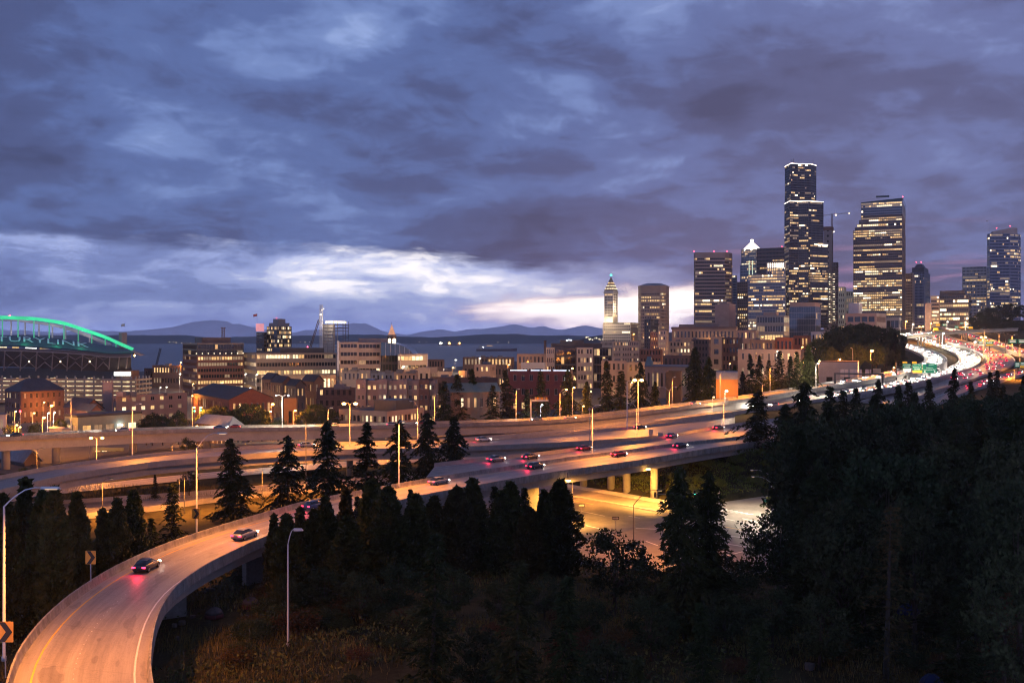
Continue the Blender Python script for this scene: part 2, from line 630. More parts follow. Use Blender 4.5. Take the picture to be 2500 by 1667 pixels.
road_data('surface', [PZ(x, y, 23) for x, y in ((60, 1201), (120, 1194), (400, 1163), (675, 1139), (1000, 1115), (1200, 1104))],
          [PZ(x, y, 23) for x, y in ((60, 1216), (120, 1208), (400, 1178), (667, 1154), (1000, 1129), (1200, 1118))], 44)
road_data('lower', [PZ(x, y, 23) for x, y in ((40, 1240), (100, 1234), (400, 1213), (530, 1203), (834, 1175), (1060, 1158))],
          [PZ(x, y, 23) for x, y in ((40, 1280), (100, 1272), (215, 1261), (400, 1240), (531, 1221), (834, 1190), (1060, 1170))], 44)
OVER = [(2195, 822, 1040), (2240, 817, 1075), (2290, 812, 1100), (2340, 809, 1110), (2400, 806, 1110), (2480, 802, 1110)]
ea, eb = edges_from_centre(OVER, 11)
road_data('overpass', ea, eb, 30)

# ------------------------------------------------------------------ ground heights
ctrl = [(-60, 20, 28), (0, 20, 28), (60, 20, 29), (-60, 60, 28), (0, 60, 27.5), (50, 60, 29), (-25, 100, 27), (0, 105, 27), (25, 110, 27), (60, 100, 29), (90, 130, 30),
        (-38, 122, 26), (-30, 132, 25.5), (-20, 140, 25), (0, 135, 25.5), (25, 132, 25.5), (45, 140, 26), (-60, 115, 25.5), (-70, 90, 27),
        (-70, 140, 24), (-50, 150, 23.6), (-85, 170, 23), (-40, 175, 23), (-15, 175, 23.2), (-20, 215, 22.7), (-60, 200, 22.7), (-100, 210, 22.5), (-60, 245, 22.6), (-20, 250, 22.6), (-120, 260, 21.5), (-60, 280, 21.5),
        (0, 165, 22.2), (20, 162, 22), (45, 160, 22.3), (0, 200, 21.9), (25, 200, 21.9), (50, 200, 21.9), (10, 240, 21.9), (30, 235, 21.9), (-5, 260, 21.9), (15, 256, 21.9), (60, 230, 21.9), (64, 246, 22), (70, 205, 22.5), (75, 180, 25),
        (38, 241, 22.3), (44, 247, 25.0), (52, 254, 28.0), (62, 262, 30.5), (63, 252, 23.8), (75, 262, 28), (8, 264, 22.6), (12, 272, 26.5), (20, 262, 23.2), (26, 270, 27.6), (30, 259, 24.0), (36, 264, 27.5), (36, 254, 24.6), (42, 272, 30.0), (25, 282, 29.8), (8, 284, 29.0), (50, 268, 30.6), (90, 250, 29), (90, 200, 29), (110, 160, 31), (70, 285, 31), (100, 290, 31),
        (120, 230, 33), (160, 300, 33), (200, 400, 33), (250, 480, 34), (320, 540, 38), (400, 640, 45), (140, 120, 34),
        (-160, 310, 19.5), (-60, 320, 19.5), (40, 345, 21), (-220, 420, 17), (-120, 420, 17), (-20, 430, 18), (60, 450, 20), (130, 520, 24), (-300, 560, 15), (-150, 600, 14), (0, 600, 15), (120, 650, 20), (220, 700, 30),
        (-450, 800, 12), (-200, 850, 12), (0, 850, 14), (150, 900, 20), (300, 900, 42), (-600, 1200, 8), (-200, 1200, 9), (100, 1200, 15), (300, 1200, 40), (420, 1150, 55), (-800, 1550, 3), (-200, 1550, 3), (200, 1600, 10),
        (500, 1600, 55), (-1200, 1800, -6), (-300, 1850, -6), (200, 1900, -4), (620, 1100, 72), (680, 1300, 84), (560, 900, 62), (800, 1600, 90), (500, 780, 50), (900, 1000, 85)]
for key, dz, sk in (('main', .9, 3), ('away', .9, 3), ('collector', .9, 3), ('side', .9, 3), ('surface', .35, 3), ('lower', .35, 3)):
    r = ROADS[key]
    for i in range(0, r['n'], sk):
        c = (r['a'][i] + r['b'][i]) / 2
        ctrl.append((c[0], c[1], c[2] - dz))
r = ROADS['upper']
for i in range(62, r['n'], 3):
    c = (r['a'][i] + r['b'][i]) / 2
    ctrl.append((c[0], c[1], c[2] - 1.0))
CT = np.array(ctrl, float)


def ground_z(x, y):
    x, y = np.atleast_1d(np.asarray(x, float)), np.atleast_1d(np.asarray(y, float))
    out = np.zeros_like(x)
    for k in range(0, len(x), 4000):
        dx_ = x[k:k + 4000, None] - CT[None, :, 0]
        dy_ = y[k:k + 4000, None] - CT[None, :, 1]
        sc = 1.0 / (0.02 + 0.0007 * CT[None, :, 1]) ** 0.0
        d2 = (dx_ ** 2 + dy_ ** 2) * sc + 4.0
        w = d2 ** -1.9
        out[k:k + 4000] = (w * CT[None, :, 2]).sum(1) / w.sum(1)
    return out


_cl = []
for key, dz in (('main', .5), ('away', .5), ('collector', .5), ('side', .5), ('surface', .25), ('lower', .25), ('upper', .6), ('merge', .8)):
    r = ROADS[key]
    st = 62 if key == 'upper' else 0
    for i in range(st, r['n']):
        c = (r['a'][i] + r['b'][i]) / 2
        w = np.linalg.norm((r['a'][i] - r['b'][i])[:2]) / 2
        _cl.append((c[0], c[1], c[2] - dz, w + 3))
JP = [(1260, 1172), (1380, 1184), (1660, 1232), (1760, 1226), (1890, 1207), (1960, 1216), (1960, 1420), (1780, 1412), (1600, 1392), (1420, 1378), (1290, 1392), (1180, 1360), (1080, 1250), (1160, 1190)]
_jp = np.array([tuple(PZ(x, y, 22.03))[:2] for x, y in JP])


def in_poly(x, y, P):
    c = False
    j = len(P) - 1
    for i in range(len(P)):
        if (P[i][1] > y) != (P[j][1] > y) and x < (P[j][0] - P[i][0]) * (y - P[i][1]) / (P[j][1] - P[i][1]) + P[i][0]:
            c = not c
        j = i
    return c


for jx in np.arange(-25, 75, 3.0):
    for jy in np.arange(150, 275, 3.0):
        if in_poly(jx, jy, _jp):
            _cl.append((jx, jy, 21.85, 2.6))
_cl = np.array(_cl)


def ground_final(x, y):
    x, y = np.atleast_1d(np.asarray(x, float)), np.atleast_1d(np.asarray(y, float))
    z = ground_z(x, y)
    for k in range(0, len(x), 4000):
        d = np.hypot(x[k:k + 4000, None] - _cl[None, :, 0], y[k:k + 4000, None] - _cl[None, :, 1])
        lim = _cl[None, :, 2] + np.clip(d - _cl[None, :, 3] - 1.5, 0, None) * 0.8
        z[k:k + 4000] = np.minimum(z[k:k + 4000], lim.min(1))
    return z


def gz(x, y):
    return float(ground_final([x], [y])[0])


ys = np.concatenate([np.linspace(14, 60, 14), np.geomspace(62, 300, 130), np.geomspace(304, 1760, 84)])
ts = np.linspace(-0.80, 0.80, 230)
gx = (ts[None, :] * ys[:, None]).ravel()
gy = np.repeat(ys, len(ts))
gzv = ground_final(gx, gy)
gzv = gzv - np.clip(gy - 1560, 0, 400) * .05
# small relief on open ground
rel = np.sin(gx * .37 + 1.3 * np.sin(gy * .21)) * np.sin(gy * .29 + .8 * np.sin(gx * .17)) * .22
rel += np.sin(gx * .11 + gy * .07) * .25
flat = np.array([(0, 165, 10), (20, 180, 28), (40, 190, 28), (20, 225, 32), (55, 225, 24)], float)
dm = np.min(np.hypot(gx[:, None] - flat[None, :, 0], gy[:, None] - flat[None, :, 1]) / flat[None, :, 2], 1)
gzv += rel * np.clip(dm - 0.8, 0, 1) * (gy < 160)
nc = len(ts)
gm = MB()
gm.v = [tuple(t) for t in np.stack([gx, gy, gzv], 1)]
for j in range(len(ys) - 1):
    for i in range(nc - 1):
        a = j * nc + i
        gm.f.append((a, a + 1, a + nc + 1, a + nc))
        yy = ys[j]
        gm.m.append(0 if yy < 300 or gx[a] > 0.19 * yy else 1)
ground = gm.build('ground', ['soil', 'city_ground'], smooth=True)
tag(ground, 'dark ground of slopes, verges and city blocks', kind='structure')

# ------------------------------------------------------------------ sea, shores and mountains
wm = bpy.data.materials.new('sea_water')
wm.use_nodes = True
n = wm.node_tree
b = n.nodes['Principled BSDF']
b.inputs['Base Color'].default_value = (.010, .018, .050, 1)
b.inputs['Roughness'].default_value = 0.32
b.inputs['Specular IOR Level'].default_value = 0.18
tcn = n.nodes.new('ShaderNodeTexCoord')
wv = noise(n, tcn.outputs['Object'], 0.012, 6, 0.65, 0.5)
bp = n.nodes.new('ShaderNodeBump')
bp.inputs['Strength'].default_value = 1.0
bp.inputs['Distance'].default_value = 9.0
n.links.new(wv.s, bp.inputs['Height'])
n.links.new(bp.outputs[0], b.inputs['Normal'])
M['sea_water'] = wm
w = MB()
w.add([(-16000, 1500, 0), (16000, 1500, 0), (16000, 15500, 0), (-16000, 15500, 0)])
tag(w.build('water', 'sea_water'), 'blue water of the bay behind the city', kind='structure')

mat('hill_woods', (.022, .032, .030), .95, .35, .004)
mat('hazed_rock', (.32, .36, .44), .95, .30, .0006)  # rock paled and blued, part of the haze put into its colour


def ridge(name, label, prof, D, depth, m, zb, rough, seed, steps=240):
    """a range of hills: skyline heights traced left to right, falling to zb in front and behind"""
    rs = np.random.RandomState(seed)
    xs = np.linspace(prof[0][0], prof[-1][0], steps)
    tops = np.interp(xs, [p[0] for p in prof], [p[1] for p in prof]) + (11 if D > 20000 else 0)
    ph = rs.rand(6) * 6
    wob = sum(np.sin(xs * f + p) / k for f, p, k in ((.021, ph[0], 1), (.047, ph[1], 1.6), (.11, ph[2], 2.6), (.31, ph[3], 4), (.83, ph[4], 7)))
    zt = H - (tops - Y0) / F * D + wob * rough
    rows = [(-1.0, 0.0), (-.7, .35), (-.35, .75), (0, 1.0), (.5, .6), (1.0, 0.0)]
    mb = MB()
    pts = []
    for k, (o, hgt) in enumerate(rows):
        for i in range(steps):
            d = D + o * depth + (0 if o in (0,) else math.sin(xs[i] * .05 + k * 2 + ph[5]) * depth * .12)
            pts.append(((xs[i] - CX) / F * D, d, zb + (zt[i] - zb) * hgt))
    fs = [(k * steps + i, k * steps + i + 1, (k + 1) * steps + i + 1, (k + 1) * steps + i) for k in range(len(rows) - 1) for i in range(steps - 1)]
    mb.grid(pts, fs)
    o = mb.build(name, m, smooth=True)
    tag(o, label, kind='structure')
    return o


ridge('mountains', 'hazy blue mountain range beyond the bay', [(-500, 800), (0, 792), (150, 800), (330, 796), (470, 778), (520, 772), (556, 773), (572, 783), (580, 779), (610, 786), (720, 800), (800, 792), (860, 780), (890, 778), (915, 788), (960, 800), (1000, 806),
      (1045, 796), (1075, 792), (1110, 800), (1180, 792), (1250, 778), (1300, 788), (1330, 783), (1370, 797), (1400, 790), (1440, 787), (1500, 792), (1600, 800), (1900, 795), (2400, 790), (3000, 800)], 27400, 1000, 'hazed_rock', -20, 24, 3)
ridge('far_shore_hills', 'low dark wooded shore across the bay', [(-500, 816), (0, 818), (200, 817), (330, 819), (440, 817), (520, 824), (600, 823), (700, 820), (760, 818), (840, 818), (930, 817), (980, 822), (1060, 822), (1130, 820), (1180, 816), (1260, 816), (1300, 818), (1380, 818),
      (1480, 822), (1700, 820), (2200, 818), (3000, 816)], 13600, 500, 'hill_woods', -1, 4, 5, 420)
ridge('headland', 'wooded headland with houses behind the tower block', [(1380, 836), (1405, 833), (1425, 826), (1450, 820), (1475, 817), (1500, 818), (1620, 812), (1800, 808), (2100, 800), (2700, 800)], 5200, 400, 'hill_woods', -1, 1.6, 9, 300)

# ------------------------------------------------------------------ road decks
def deck_mat(name, col, lanes, rough):
    """worn road: wheel tracks polished darker along each lane, patches, fine cracks; UV = (metres along, metres across)"""
    m = mat(name, col, rough, .16, .55, bump=.12, stretch=(.05, 1, 1), coords='UV', spec=.45)
    n = m.node_tree
    b = n.nodes['Principled BSDF']
    src = b.inputs['Base Color'].links[0].from_socket
    tcn = n.nodes.new('ShaderNodeTexCoord')
    sp = n.nodes.new('ShaderNodeSeparateXYZ')
    n.links.new(tcn.outputs['UV'], sp.inputs[0])
    u, v = S(n, sp.outputs[0]), S(n, sp.outputs[1])
    wob = (noise(n, vec(n, u * .03, v * .2, 0.0), 1.0, 3, .5) - .5) * .5
    tr = None
    for c in lanes:
        for o in (-.85, .85):
            g = (v + wob).gauss(c + o, .32)
            tr = g if tr is None else tr + g
    oil = None
    for c in lanes:
        g = (v + wob).gauss(c, .40)
        oil = g if oil is None else oil + g
    grain = noise(n, vec(n, u * .35, v * 1.0, 3.0), 1.3, 5, .65)
    dark = (tr * .20 + oil * .26) * (grain * .9 + .35)
    patch = noise(n, vec(n, u * .16, v * .45, 7.0), 1.0, 2, .4).step(.60, .63) * .22
    crack = noise(n, vec(n, u * 1.0, v * 1.0, 2.0), .55, 6, .7, 1.2)
    cr = ((crack - .5).m('ABSOLUTE') * -1.0 + .012).step(0.0, .012) * .30
    joint = (u * .0833).m('FRACT').step(.0, .012)
    joint = ((joint * -1.0) + 1.0) * .28
    c2 = mixc(n, (dark + patch + cr + joint).min(.75), src, (.020, .017, .014))
    n.links.new(c2, b.inputs['Base Color'])
    return m


deck_mat('deck_asphalt', (.215, .190, .170), (3.0, 6.7, 10.4, 14.1), .50)
deck_mat('deck_concrete', (.33, .29, .25), (3.4, 7.2), .52)


def outward(r):
    d = r['a'] - r['b']
    d[:, 2] = 0
    return d / np.linalg.norm(d, axis=1)[:, None]


PROF = [(0.0, 0.0), (.12, .28), (.20, .85), (.42, .85), (.46, -.55), (.30, -.55)]


def sweep(mb, line, out, prof, mi=0, close=True):
    k = len(prof)
    pts = [(p[0] + o[0] * a, p[1] + o[1] * a, p[2] + dz) for p, o in zip(line, out) for a, dz in prof]
    fs = []
    for i in range(len(line) - 1):
        for j in range(k if close else k - 1):
            fs.append((i * k + j, i * k + (j + 1) % k, (i + 1) * k + (j + 1) % k, (i + 1) * k + j))
    if close:
        fs.append(tuple(range(k - 1, -1, -1)))
        fs.append(tuple((len(line) - 1) * k + j for j in range(k)))
    mb.grid(pts, fs, mi)


def resample(P, s0, s1, d, n):
    s = np.linspace(s0, s1, n)
    return np.stack([np.interp(s, d, P[:, k]) for k in range(P.shape[1])], 1)


def arclen(P):
    return np.concatenate([[0], np.cumsum(np.linalg.norm(np.diff(P, axis=0), axis=1))])


def make_road(key, name, label, deck='deck_asphalt', girder=None, skirt=None, bars='ab', panels=None, bar_mat='old_concrete', lines=(), i0=0):
    r = ROADS[key]
    a, b_, nn = r['a'], r['b'], r['n']
    out = outward(r)
    c0 = Vector((a[0] + b_[0]) / 2)
    mb = MB()
    mb.v = [tuple(p) for p in a] + [tuple(p) for p in b_]
    mb.f = [(i, nn + i, nn + i + 1, i + 1) for i in range(nn - 1)]
    mb.m = [0] * len(mb.f)
    ob = mb.build(name, deck)
    me = ob.data
    uvl = me.uv_layers.new(name='UVMap')
    s = arclen((a + b_) / 2)
    wd = np.linalg.norm(a - b_, axis=1)
    for p in me.polygons:
        for li in p.loop_indices:
            vi = me.loops[li].vertex_index
            uvl.data[li].uv = (s[vi % nn], 0 if vi < nn else wd[vi % nn])
    tag(ob, label, kind='structure')
    if girder:
        g = MB()
        w0 = np.linalg.norm((a - b_)[:, :2], axis=1)
        mid_ = (a + b_) / 2
        pa = mid_ + out * (w0 / 2 - .9)[:, None]
        pb = mid_ - out * (w0 / 2 - .9)[:, None]
        rings = []
        for i in range(nn):
            for p, o, dz in ((a[i], .30, -.05), (a[i], .30, -.5), (pa[i], 0, -.55), (pa[i], 0, -girder), (pb[i], 0, -girder), (pb[i], 0, -.55), (b_[i], -.30, -.5), (b_[i], -.30, -.05)):
                rings.append((p[0] + out[i][0] * o, p[1] + out[i][1] * o, p[2] + dz))
        fs = [(i * 8 + j, i * 8 + j + 1, (i + 1) * 8 + j + 1, (i + 1) * 8 + j) for i in range(i0, nn - 1) for j in range(7)]
        g.grid(rings, fs)
        g.build('girder', 'girder_concrete', ob)
    if skirt:
        for side, e, sg in (('a', a, 1), ('b', b_, -1)):
            k = MB()
            i1 = skirt[1]
            sweep(k, e[i1:], out[i1:] * sg, [(.32, -.02), (.34, -skirt[0]), (.0, -skirt[0]), (.0, -.06)])
            k.build('retaining_wall', 'stained_concrete', ob)
    for side, e, sg in (('a', a, 1), ('b', b_, -1)):
        if side not in bars:
            continue
        if panels:
            d = arclen(e)
            npan = int(d[-1] / panels)
            oo = out * sg
            for k in range(npan):
                s0, s1 = d[-1] * k / npan + .02, d[-1] * (k + 1) / npan - .02
                q = MB()
                sweep(q, resample(e, s0, s1, d, 3), resample(oo, s0, s1, d, 3), PROF)
                q.build('barrier_panel', bar_mat, ob)
        else:
            q = MB()
            sweep(q, e, out * sg, PROF)
            q.build('barrier', bar_mat, ob)
    for off, wdt, m, dash in lines:
        q = MB()
        L = s[-1]
        def at(ss, o):
            t = np.interp(ss, s, np.arange(nn))
            A = np.array([np.interp(t, np.arange(nn), a[:, k]) for k in range(3)])
            B = np.array([np.interp(t, np.arange(nn), b_[:, k]) for k in range(3)])
            w_ = np.linalg.norm(A - B)
            o = o if o >= 0 else w_ + o
            return A + (B - A) * (o / w_) + np.array([0, 0, .012])
        if dash:
            segs = [(x, x + dash[0]) for x in np.arange(2, L - dash[0], dash[1])]
        else:
            segs = [(x, min(L, x + 4.0)) for x in np.arange(0, L - .1, 4.0)]
        for x0, x1 in segs:
            q.add([at(x0, off), at(x0, off + wdt), at(x1, off + wdt), at(x1, off)])
        if dash and dash[0] < 1:
            o2 = q.build('lane_marking', m, ob)
        else:
            o2 = q.build('lane_marking', m, ob)
        o2['kind'] = 'stuff'
    return ob


RAMP = make_road('ramp', 'elevated_ramp', 'curving elevated concrete ramp sweeping across the foreground', 'deck_concrete', girder=2.1, panels=6.0, bar_mat='stained_concrete',
                 lines=((1.5, .20, 'yellow_paint', None), (-1.3, .20, 'white_paint', None), (5.5, .10, 'white_paint', (.12, 1.4)), (3.9, .12, 'dark_concrete', (9, 9.01))[:0] or (5.56, .05, 'white_paint', (.3, 7.0))))
make_road('merge', 'merging_roadway', 'freeway roadway joining beside the elevated ramp', 'deck_asphalt', bars='a', skirt=(1.6, 0), lines=((1.2, .2, 'white_paint', None), (6.0, .15, 'white_paint', (3, 9)), (10.5, .15, 'white_paint', (3, 9))))
FLY = make_road('flyover', 'flyover_ramp', 'narrow flyover ramp behind the dark cedars', 'deck_asphalt', girder=2.3, panels=7.0, bar_mat='old_concrete', lines=((1.0, .18, 'yellow_paint', None), (-1.0, .18, 'white_paint', None)))
UP = make_road('upper', 'viaduct', 'long concrete viaduct turning into the upper freeway carriageway', 'deck_asphalt', girder=3.6, panels=None, bar_mat='dark_concrete', skirt=(5.5, 62), lines=((1.2, .2, 'yellow_paint', None), (-1.2, .2, 'white_paint', None), (5.0, .16, 'white_paint', (3, 10))))
make_road('main', 'freeway', 'curving freeway carriageway of oncoming headlights', 'deck_asphalt', bars='ab', skirt=(2.5, 0), lines=((1.2, .2, 'yellow_paint', None), (4.8, .16, 'white_paint', (3, 10)), (8.4, .16, 'white_paint', (3, 10))))
make_road('away', 'freeway', 'curving freeway carriageway of red tail lights', 'deck_asphalt', bars='ab', skirt=(2.5, 0), lines=((1.2, .2, 'yellow_paint', None), (5.0, .2, 'white_paint', (3, 10)), (8.8, .2, 'white_paint', (3, 10)), (12.6, .2, 'white_paint', (3, 10))))
make_road('collector', 'slip_road', 'farthest slip road under the dark wooded slope', 'deck_asphalt', skirt=(3, 0), lines=((1.0, .2, 'white_paint', None), (6.0, .16, 'white_paint', (3, 10))))
make_road('side', 'slip_road', 'nearer slip road half hidden by fir tops', 'deck_asphalt', skirt=(2.5, 0), lines=((1.0, .2, 'white_paint', None),))
make_road('surface', 'surface_road', 'road running under the flyover beside dry grass', 'deck_asphalt', bars='', lines=((.8, .18, 'white_paint', None), (5.0, .14, 'white_paint', (3, 9))))
make_road('lower', 'surface_road', 'lower road behind the columnar trees', 'deck_asphalt', bars='ab', bar_mat='old_concrete', lines=((.8, .18, 'white_paint', None), (6.0, .14, 'white_paint', (3, 9))))
OV = make_road('overpass', 'overpass', 'dark overpass crossing the far freeway curve', 'deck_asphalt', girder=2.6, bar_mat='dark_concrete')


def pillar(parent, x, y, ztop, r, sq=False, m='girder_concrete', zb=None):
    q = MB()
    zb = gz(x, y) - .6 if zb is None else zb
    if sq:
        q.box((x, y, (zb + ztop) / 2), (r * 2, r * 1.6, ztop - zb), 0, .5)
    else:
        q.lathe((x, y, 0), [(r, zb), (r, ztop - .9), (r * 1.12, ztop - .5), (r * 1.12, ztop)], 14)
    return q.build('pillar', m, parent, smooth=not sq)


for px, py in ((1425, 1188), (1492, 1197), (1530, 1204), (1597, 1218)):
    p = PZ(px, py, 21.9)
    pillar(RAMP, p.x, p.y, Z1 - 1.6, .95)
for i in (8, 14, 20, 26, 33, 41):
    r = ROADS['ramp']
    c = (r['a'][i] + r['b'][i]) / 2
    pillar(RAMP, c[0], c[1], Z1 - 2.0, 1.5, True, 'dark_concrete')
for px, D in ((24, 309), (147, 322), (300, 334), (480, 343), (800, 352), (930, 357), (1130, 369)):
    i = int(np.argmin(np.abs((ROADS['upper']['a'][:, 0] + ROADS['upper']['b'][:, 0]) / 2 / ((ROADS['upper']['a'][:, 1] + ROADS['upper']['b'][:, 1]) / 2) - (px - CX) / F)[:62]))
    c = (ROADS['upper']['a'][i] + ROADS['upper']['b'][i]) / 2
    pillar(UP, c[0], c[1], c[2] - 3.4, 1.25)
for i in (6, 16, 26, 36, 46):
    c = (ROADS['flyover']['a'][i] + ROADS['flyover']['b'][i]) / 2
    pillar(FLY, c[0], c[1], c[2] - 2.2, .9)
for px, py in ((2291, 829), (2349, 823), (2238, 833)):
    i = int(np.argmin(np.abs((ROADS['overpass']['a'][:, 0] / ROADS['overpass']['a'][:, 1]) - (px - CX) / F)))
    a_, b_ = ROADS['overpass']['a'][i], ROADS['overpass']['b'][i]
    for t in (.15, .5, .85):
        c = a_ + (b_ - a_) * t
        pillar(OV, c[0], c[1], c[2] - 2.4, .9, m='dark_concrete', zb=c[2] - 14)

# ------------------------------------------------------------------ street junction under the ramp
ZJ = 22.03
jm = MB()
poly = JP
jm.add([PZ(x, y, ZJ) for x, y in poly][::-1])
jo = jm.build('street', 'asphalt')
tag(jo, 'lit street junction under the elevated ramp', kind='structure')


def strip(mb, p0, p1, w, z):
    a, c = PZ(*p0, z), PZ(*p1, z)
    d = (c - a).normalized()
    nrm = Vector((-d.y, d.x, 0)) * w / 2
    mb.add([a - nrm, c - nrm, c + nrm, a + nrm])


for m, lst in (('white_paint', [((1404, 1244), (1476, 1259), .22), ((1430, 1282), (1470, 1291), .5), ((1470, 1291), (1486, 1297), .5), ((1552, 1289), (1612, 1291), .35), ((1410, 1302), (1500, 1304), .25), ((1535, 1259), (1562, 1264), .22),
                               ((1576, 1320), (1606, 1331), .3), ((1758, 1306), (1836, 1313), .35), ((1775, 1327), (1826, 1335), .3), ((1776, 1355), (1828, 1342), .3), ((1767, 1265), (1795, 1271), .25), ((1812, 1265), (1850, 1274), .25),
                               ((1540, 1234), (1612, 1246), .25), ((1330, 1206), (1376, 1214), .22), ((1340, 1235), (1378, 1241), .22)]),
               ('yellow_paint', [((1406, 1222), (1449, 1231), .3), ((1295, 1198), (1380, 1216), .25), ((1298, 1203), (1383, 1221), .25), ((1770, 1285), (1830, 1297), .25), ((1608, 1256), (1632, 1260), .3)])):
    q = MB()
    for p0, p1, w_ in lst:
        strip(q, p0, p1, w_, ZJ + .012)
    if m == 'white_paint':
        for k in range(8):
            x = 1733 + k * 12.5
            y = 1240 + k * 2.2
            strip(q, (x, y), (x + 18, y - 1.2), .55, ZJ + .012)
    o = q.build('street_marking', m, jo)
    o['kind'] = 'stuff'
pv = MB()
kerbs = [[(1290, 1168), (1380, 1180), (1520, 1203), (1665, 1227), (1661, 1234), (1515, 1210), (1380, 1187.5), (1290, 1175)]]
for kq in kerbs:
    top = [PZ(x, y, ZJ + .14) for x, y in kq]
    n_ = len(top)
    pv.grid([(p.x, p.y, ZJ + .14) for p in top] + [(p.x, p.y, ZJ - .3) for p in top], [tuple(range(n_ - 1, -1, -1))] + [(i, (i + 1) % n_, n_ + (i + 1) % n_, n_ + i) for i in range(n_)])
tag(pv.build('pavement', 'kerb_concrete'), 'pale pavement along the foot of the bridge pillars', kind='structure')
md = MB()
for kq in ([(1392, 1207), (1500, 1226), (1616, 1247), (1612, 1249.5), (1500, 1229), (1392, 1210)], [(1420, 1276), (1428, 1281), (1410, 1281), (1402, 1276)]):
    top = [PZ(x, y, ZJ + .13) for x, y in kq]
    n_ = len(top)
    md.grid([(p.x, p.y, ZJ + .13) for p in top] + [(p.x, p.y, ZJ - .3) for p in top], [tuple(range(n_ - 1, -1, -1))] + [(i, (i + 1) % n_, n_ + (i + 1) % n_, n_ + i) for i in range(n_)])
    tag(md.build('kerb', 'kerb_concrete'), 'narrow kerbed island in the lit junction', kind='structure')
    md = MB()
sl = MB()
q4 = []
for sx, sy in ((24.5, 258), (29.5, 257.5), (37.5, 268), (32.5, 269)):
    q4.append(Vector((sx, sy, float(ground_final([sx], [sy])[0]) + .12)))
tag(sl.add([p + Vector((0, 0, .15)) for p in q4]) or sl.build('slope_paving', 'kerb_concrete'), 'concrete slope paving between the bridge pillars', kind='structure')


# ------------------------------------------------------------------ buildings
def lit_pattern(rs, nx, nz, p, style='rows', bright=1.0):
    """which panes are lit: whole stretches of a floor switch on together"""
    g = np.zeros((nz, nx), int)
    p = min(.95, p * 1.30)
    for j in range(nz):
        pf = (p * 1.0) * rs.choice([.12, .5, .9, 1.5, 2.6]) if style == 'rows' else p
        i = 0
        while i < nx:
            run = 1 + int(rs.exponential(3.4 if style == 'rows' else .5))
            on = rs.rand() < pf
            c = rs.choice([1, 1, 2, 2, 3, 4, 4, 4, 1, 6] if style == 'rows' else [1, 2, 2, 4, 4, 4, 3, 1]) if on else 0
            if on and bright < 1 and c == 6:
                c = 1
            for k in range(i, min(nx, i + run)):
                g[j, k] = c if rs.rand() < .86 else (4 if on else 0)
            i += run
    return g


def facade(wall, panes, P0, u, L, z0, z1, cols, rows, depth=.3, mi=0, store=None, pat=None, pmi=None):
    """wall face with recessed openings; cols/rows are lists of (start, end) along the wall and in height"""
    nrm = Vector((u.y, -u.x, 0))
    xs = sorted({0.0, L, *[c for a in cols for c in a]})
    zs = sorted({z0, z1, *[c for a in rows for c in a]})
    cset = {(round(a, 3), round(b, 3)): k for k, (a, b) in enumerate(cols)}
    rset = {(round(a, 3), round(b, 3)): k for k, (a, b) in enumerate(rows)}
    nx, nz = len(xs), len(zs)
    pts = [(P0.x + u.x * x, P0.y + u.y * x, z) for z in zs for x in xs]
    fs = []
    for j in range(nz - 1):
        rk = rset.get((round(zs[j], 3), round(zs[j + 1], 3)))
        for i in range(nx - 1):
            ck = cset.get((round(xs[i], 3), round(xs[i + 1], 3)))
            q = (j * nx + i, j * nx + i + 1, (j + 1) * nx + i + 1, (j + 1) * nx + i)
            if rk is None or ck is None:
                fs.append(q)
                continue
            b = len(pts)
            for idx in q:
                p = pts[idx]
                pts.append((p[0] - nrm.x * depth, p[1] - nrm.y * depth, p[2]))
            for k in range(4):
                fs.append((q[k], q[(k + 1) % 4], b + (k + 1) % 4, b + k))
            code = int(pat[rk % pat.shape[0], ck % pat.shape[1]]) if pat is not None else 0
            if store is not None:
                store.append((Vector(pts[b]), u, xs[i + 1] - xs[i], zs[j + 1] - zs[j], code))
            else:
                e = .01
                panes.add([(pts[b + k][0] + nrm.x * e, pts[b + k][1] + nrm.y * e, pts[b + k][2]) for k in range(4)], code)
    wall.grid(pts, fs, mi)


def spans(L, n, frac, margin=0.0):
    w = (L - 2 * margin) / n
    return [(margin + w * i + w * (1 - frac) / 2, margin + w * (i + 1) - w * (1 - frac) / 2) for i in range(n)]


def floors(z0, z1, n, frac, base=0.0, top=0.0):
    h = (z1 - z0 - base - top) / n
    return [(z0 + base + h * (j + (1 - frac) * .55), z0 + base + h * (j + (1 - frac) * .55 + frac)) for j in range(n)]


WIN_CACHE = {}


def window_mesh(w, h, code, frame):
    key = (round(w, 2), round(h, 2), code, frame)
    if key in WIN_CACHE:
        return WIN_CACHE[key]
    q = MB()
    q.add([(0, 0, 0), (w, 0, 0), (w, 0, h), (0, 0, h)], 0)
    t = min(.09, w * .08)
    for x0, x1, za, zb in ((0, w, 0, t), (0, w, h - t, h), (0, t, t, h - t), (w - t, w, t, h - t), (w / 2 - t / 2, w / 2 + t / 2, t, h - t)):
        q.grid([(x0, -.06, za), (x1, -.06, za), (x1, -.06, zb), (x0, -.06, zb)], [(0, 1, 2, 3)], 1)
    me = q.mesh('window', [PANE[code], frame])
    WIN_CACHE[key] = me
    return me


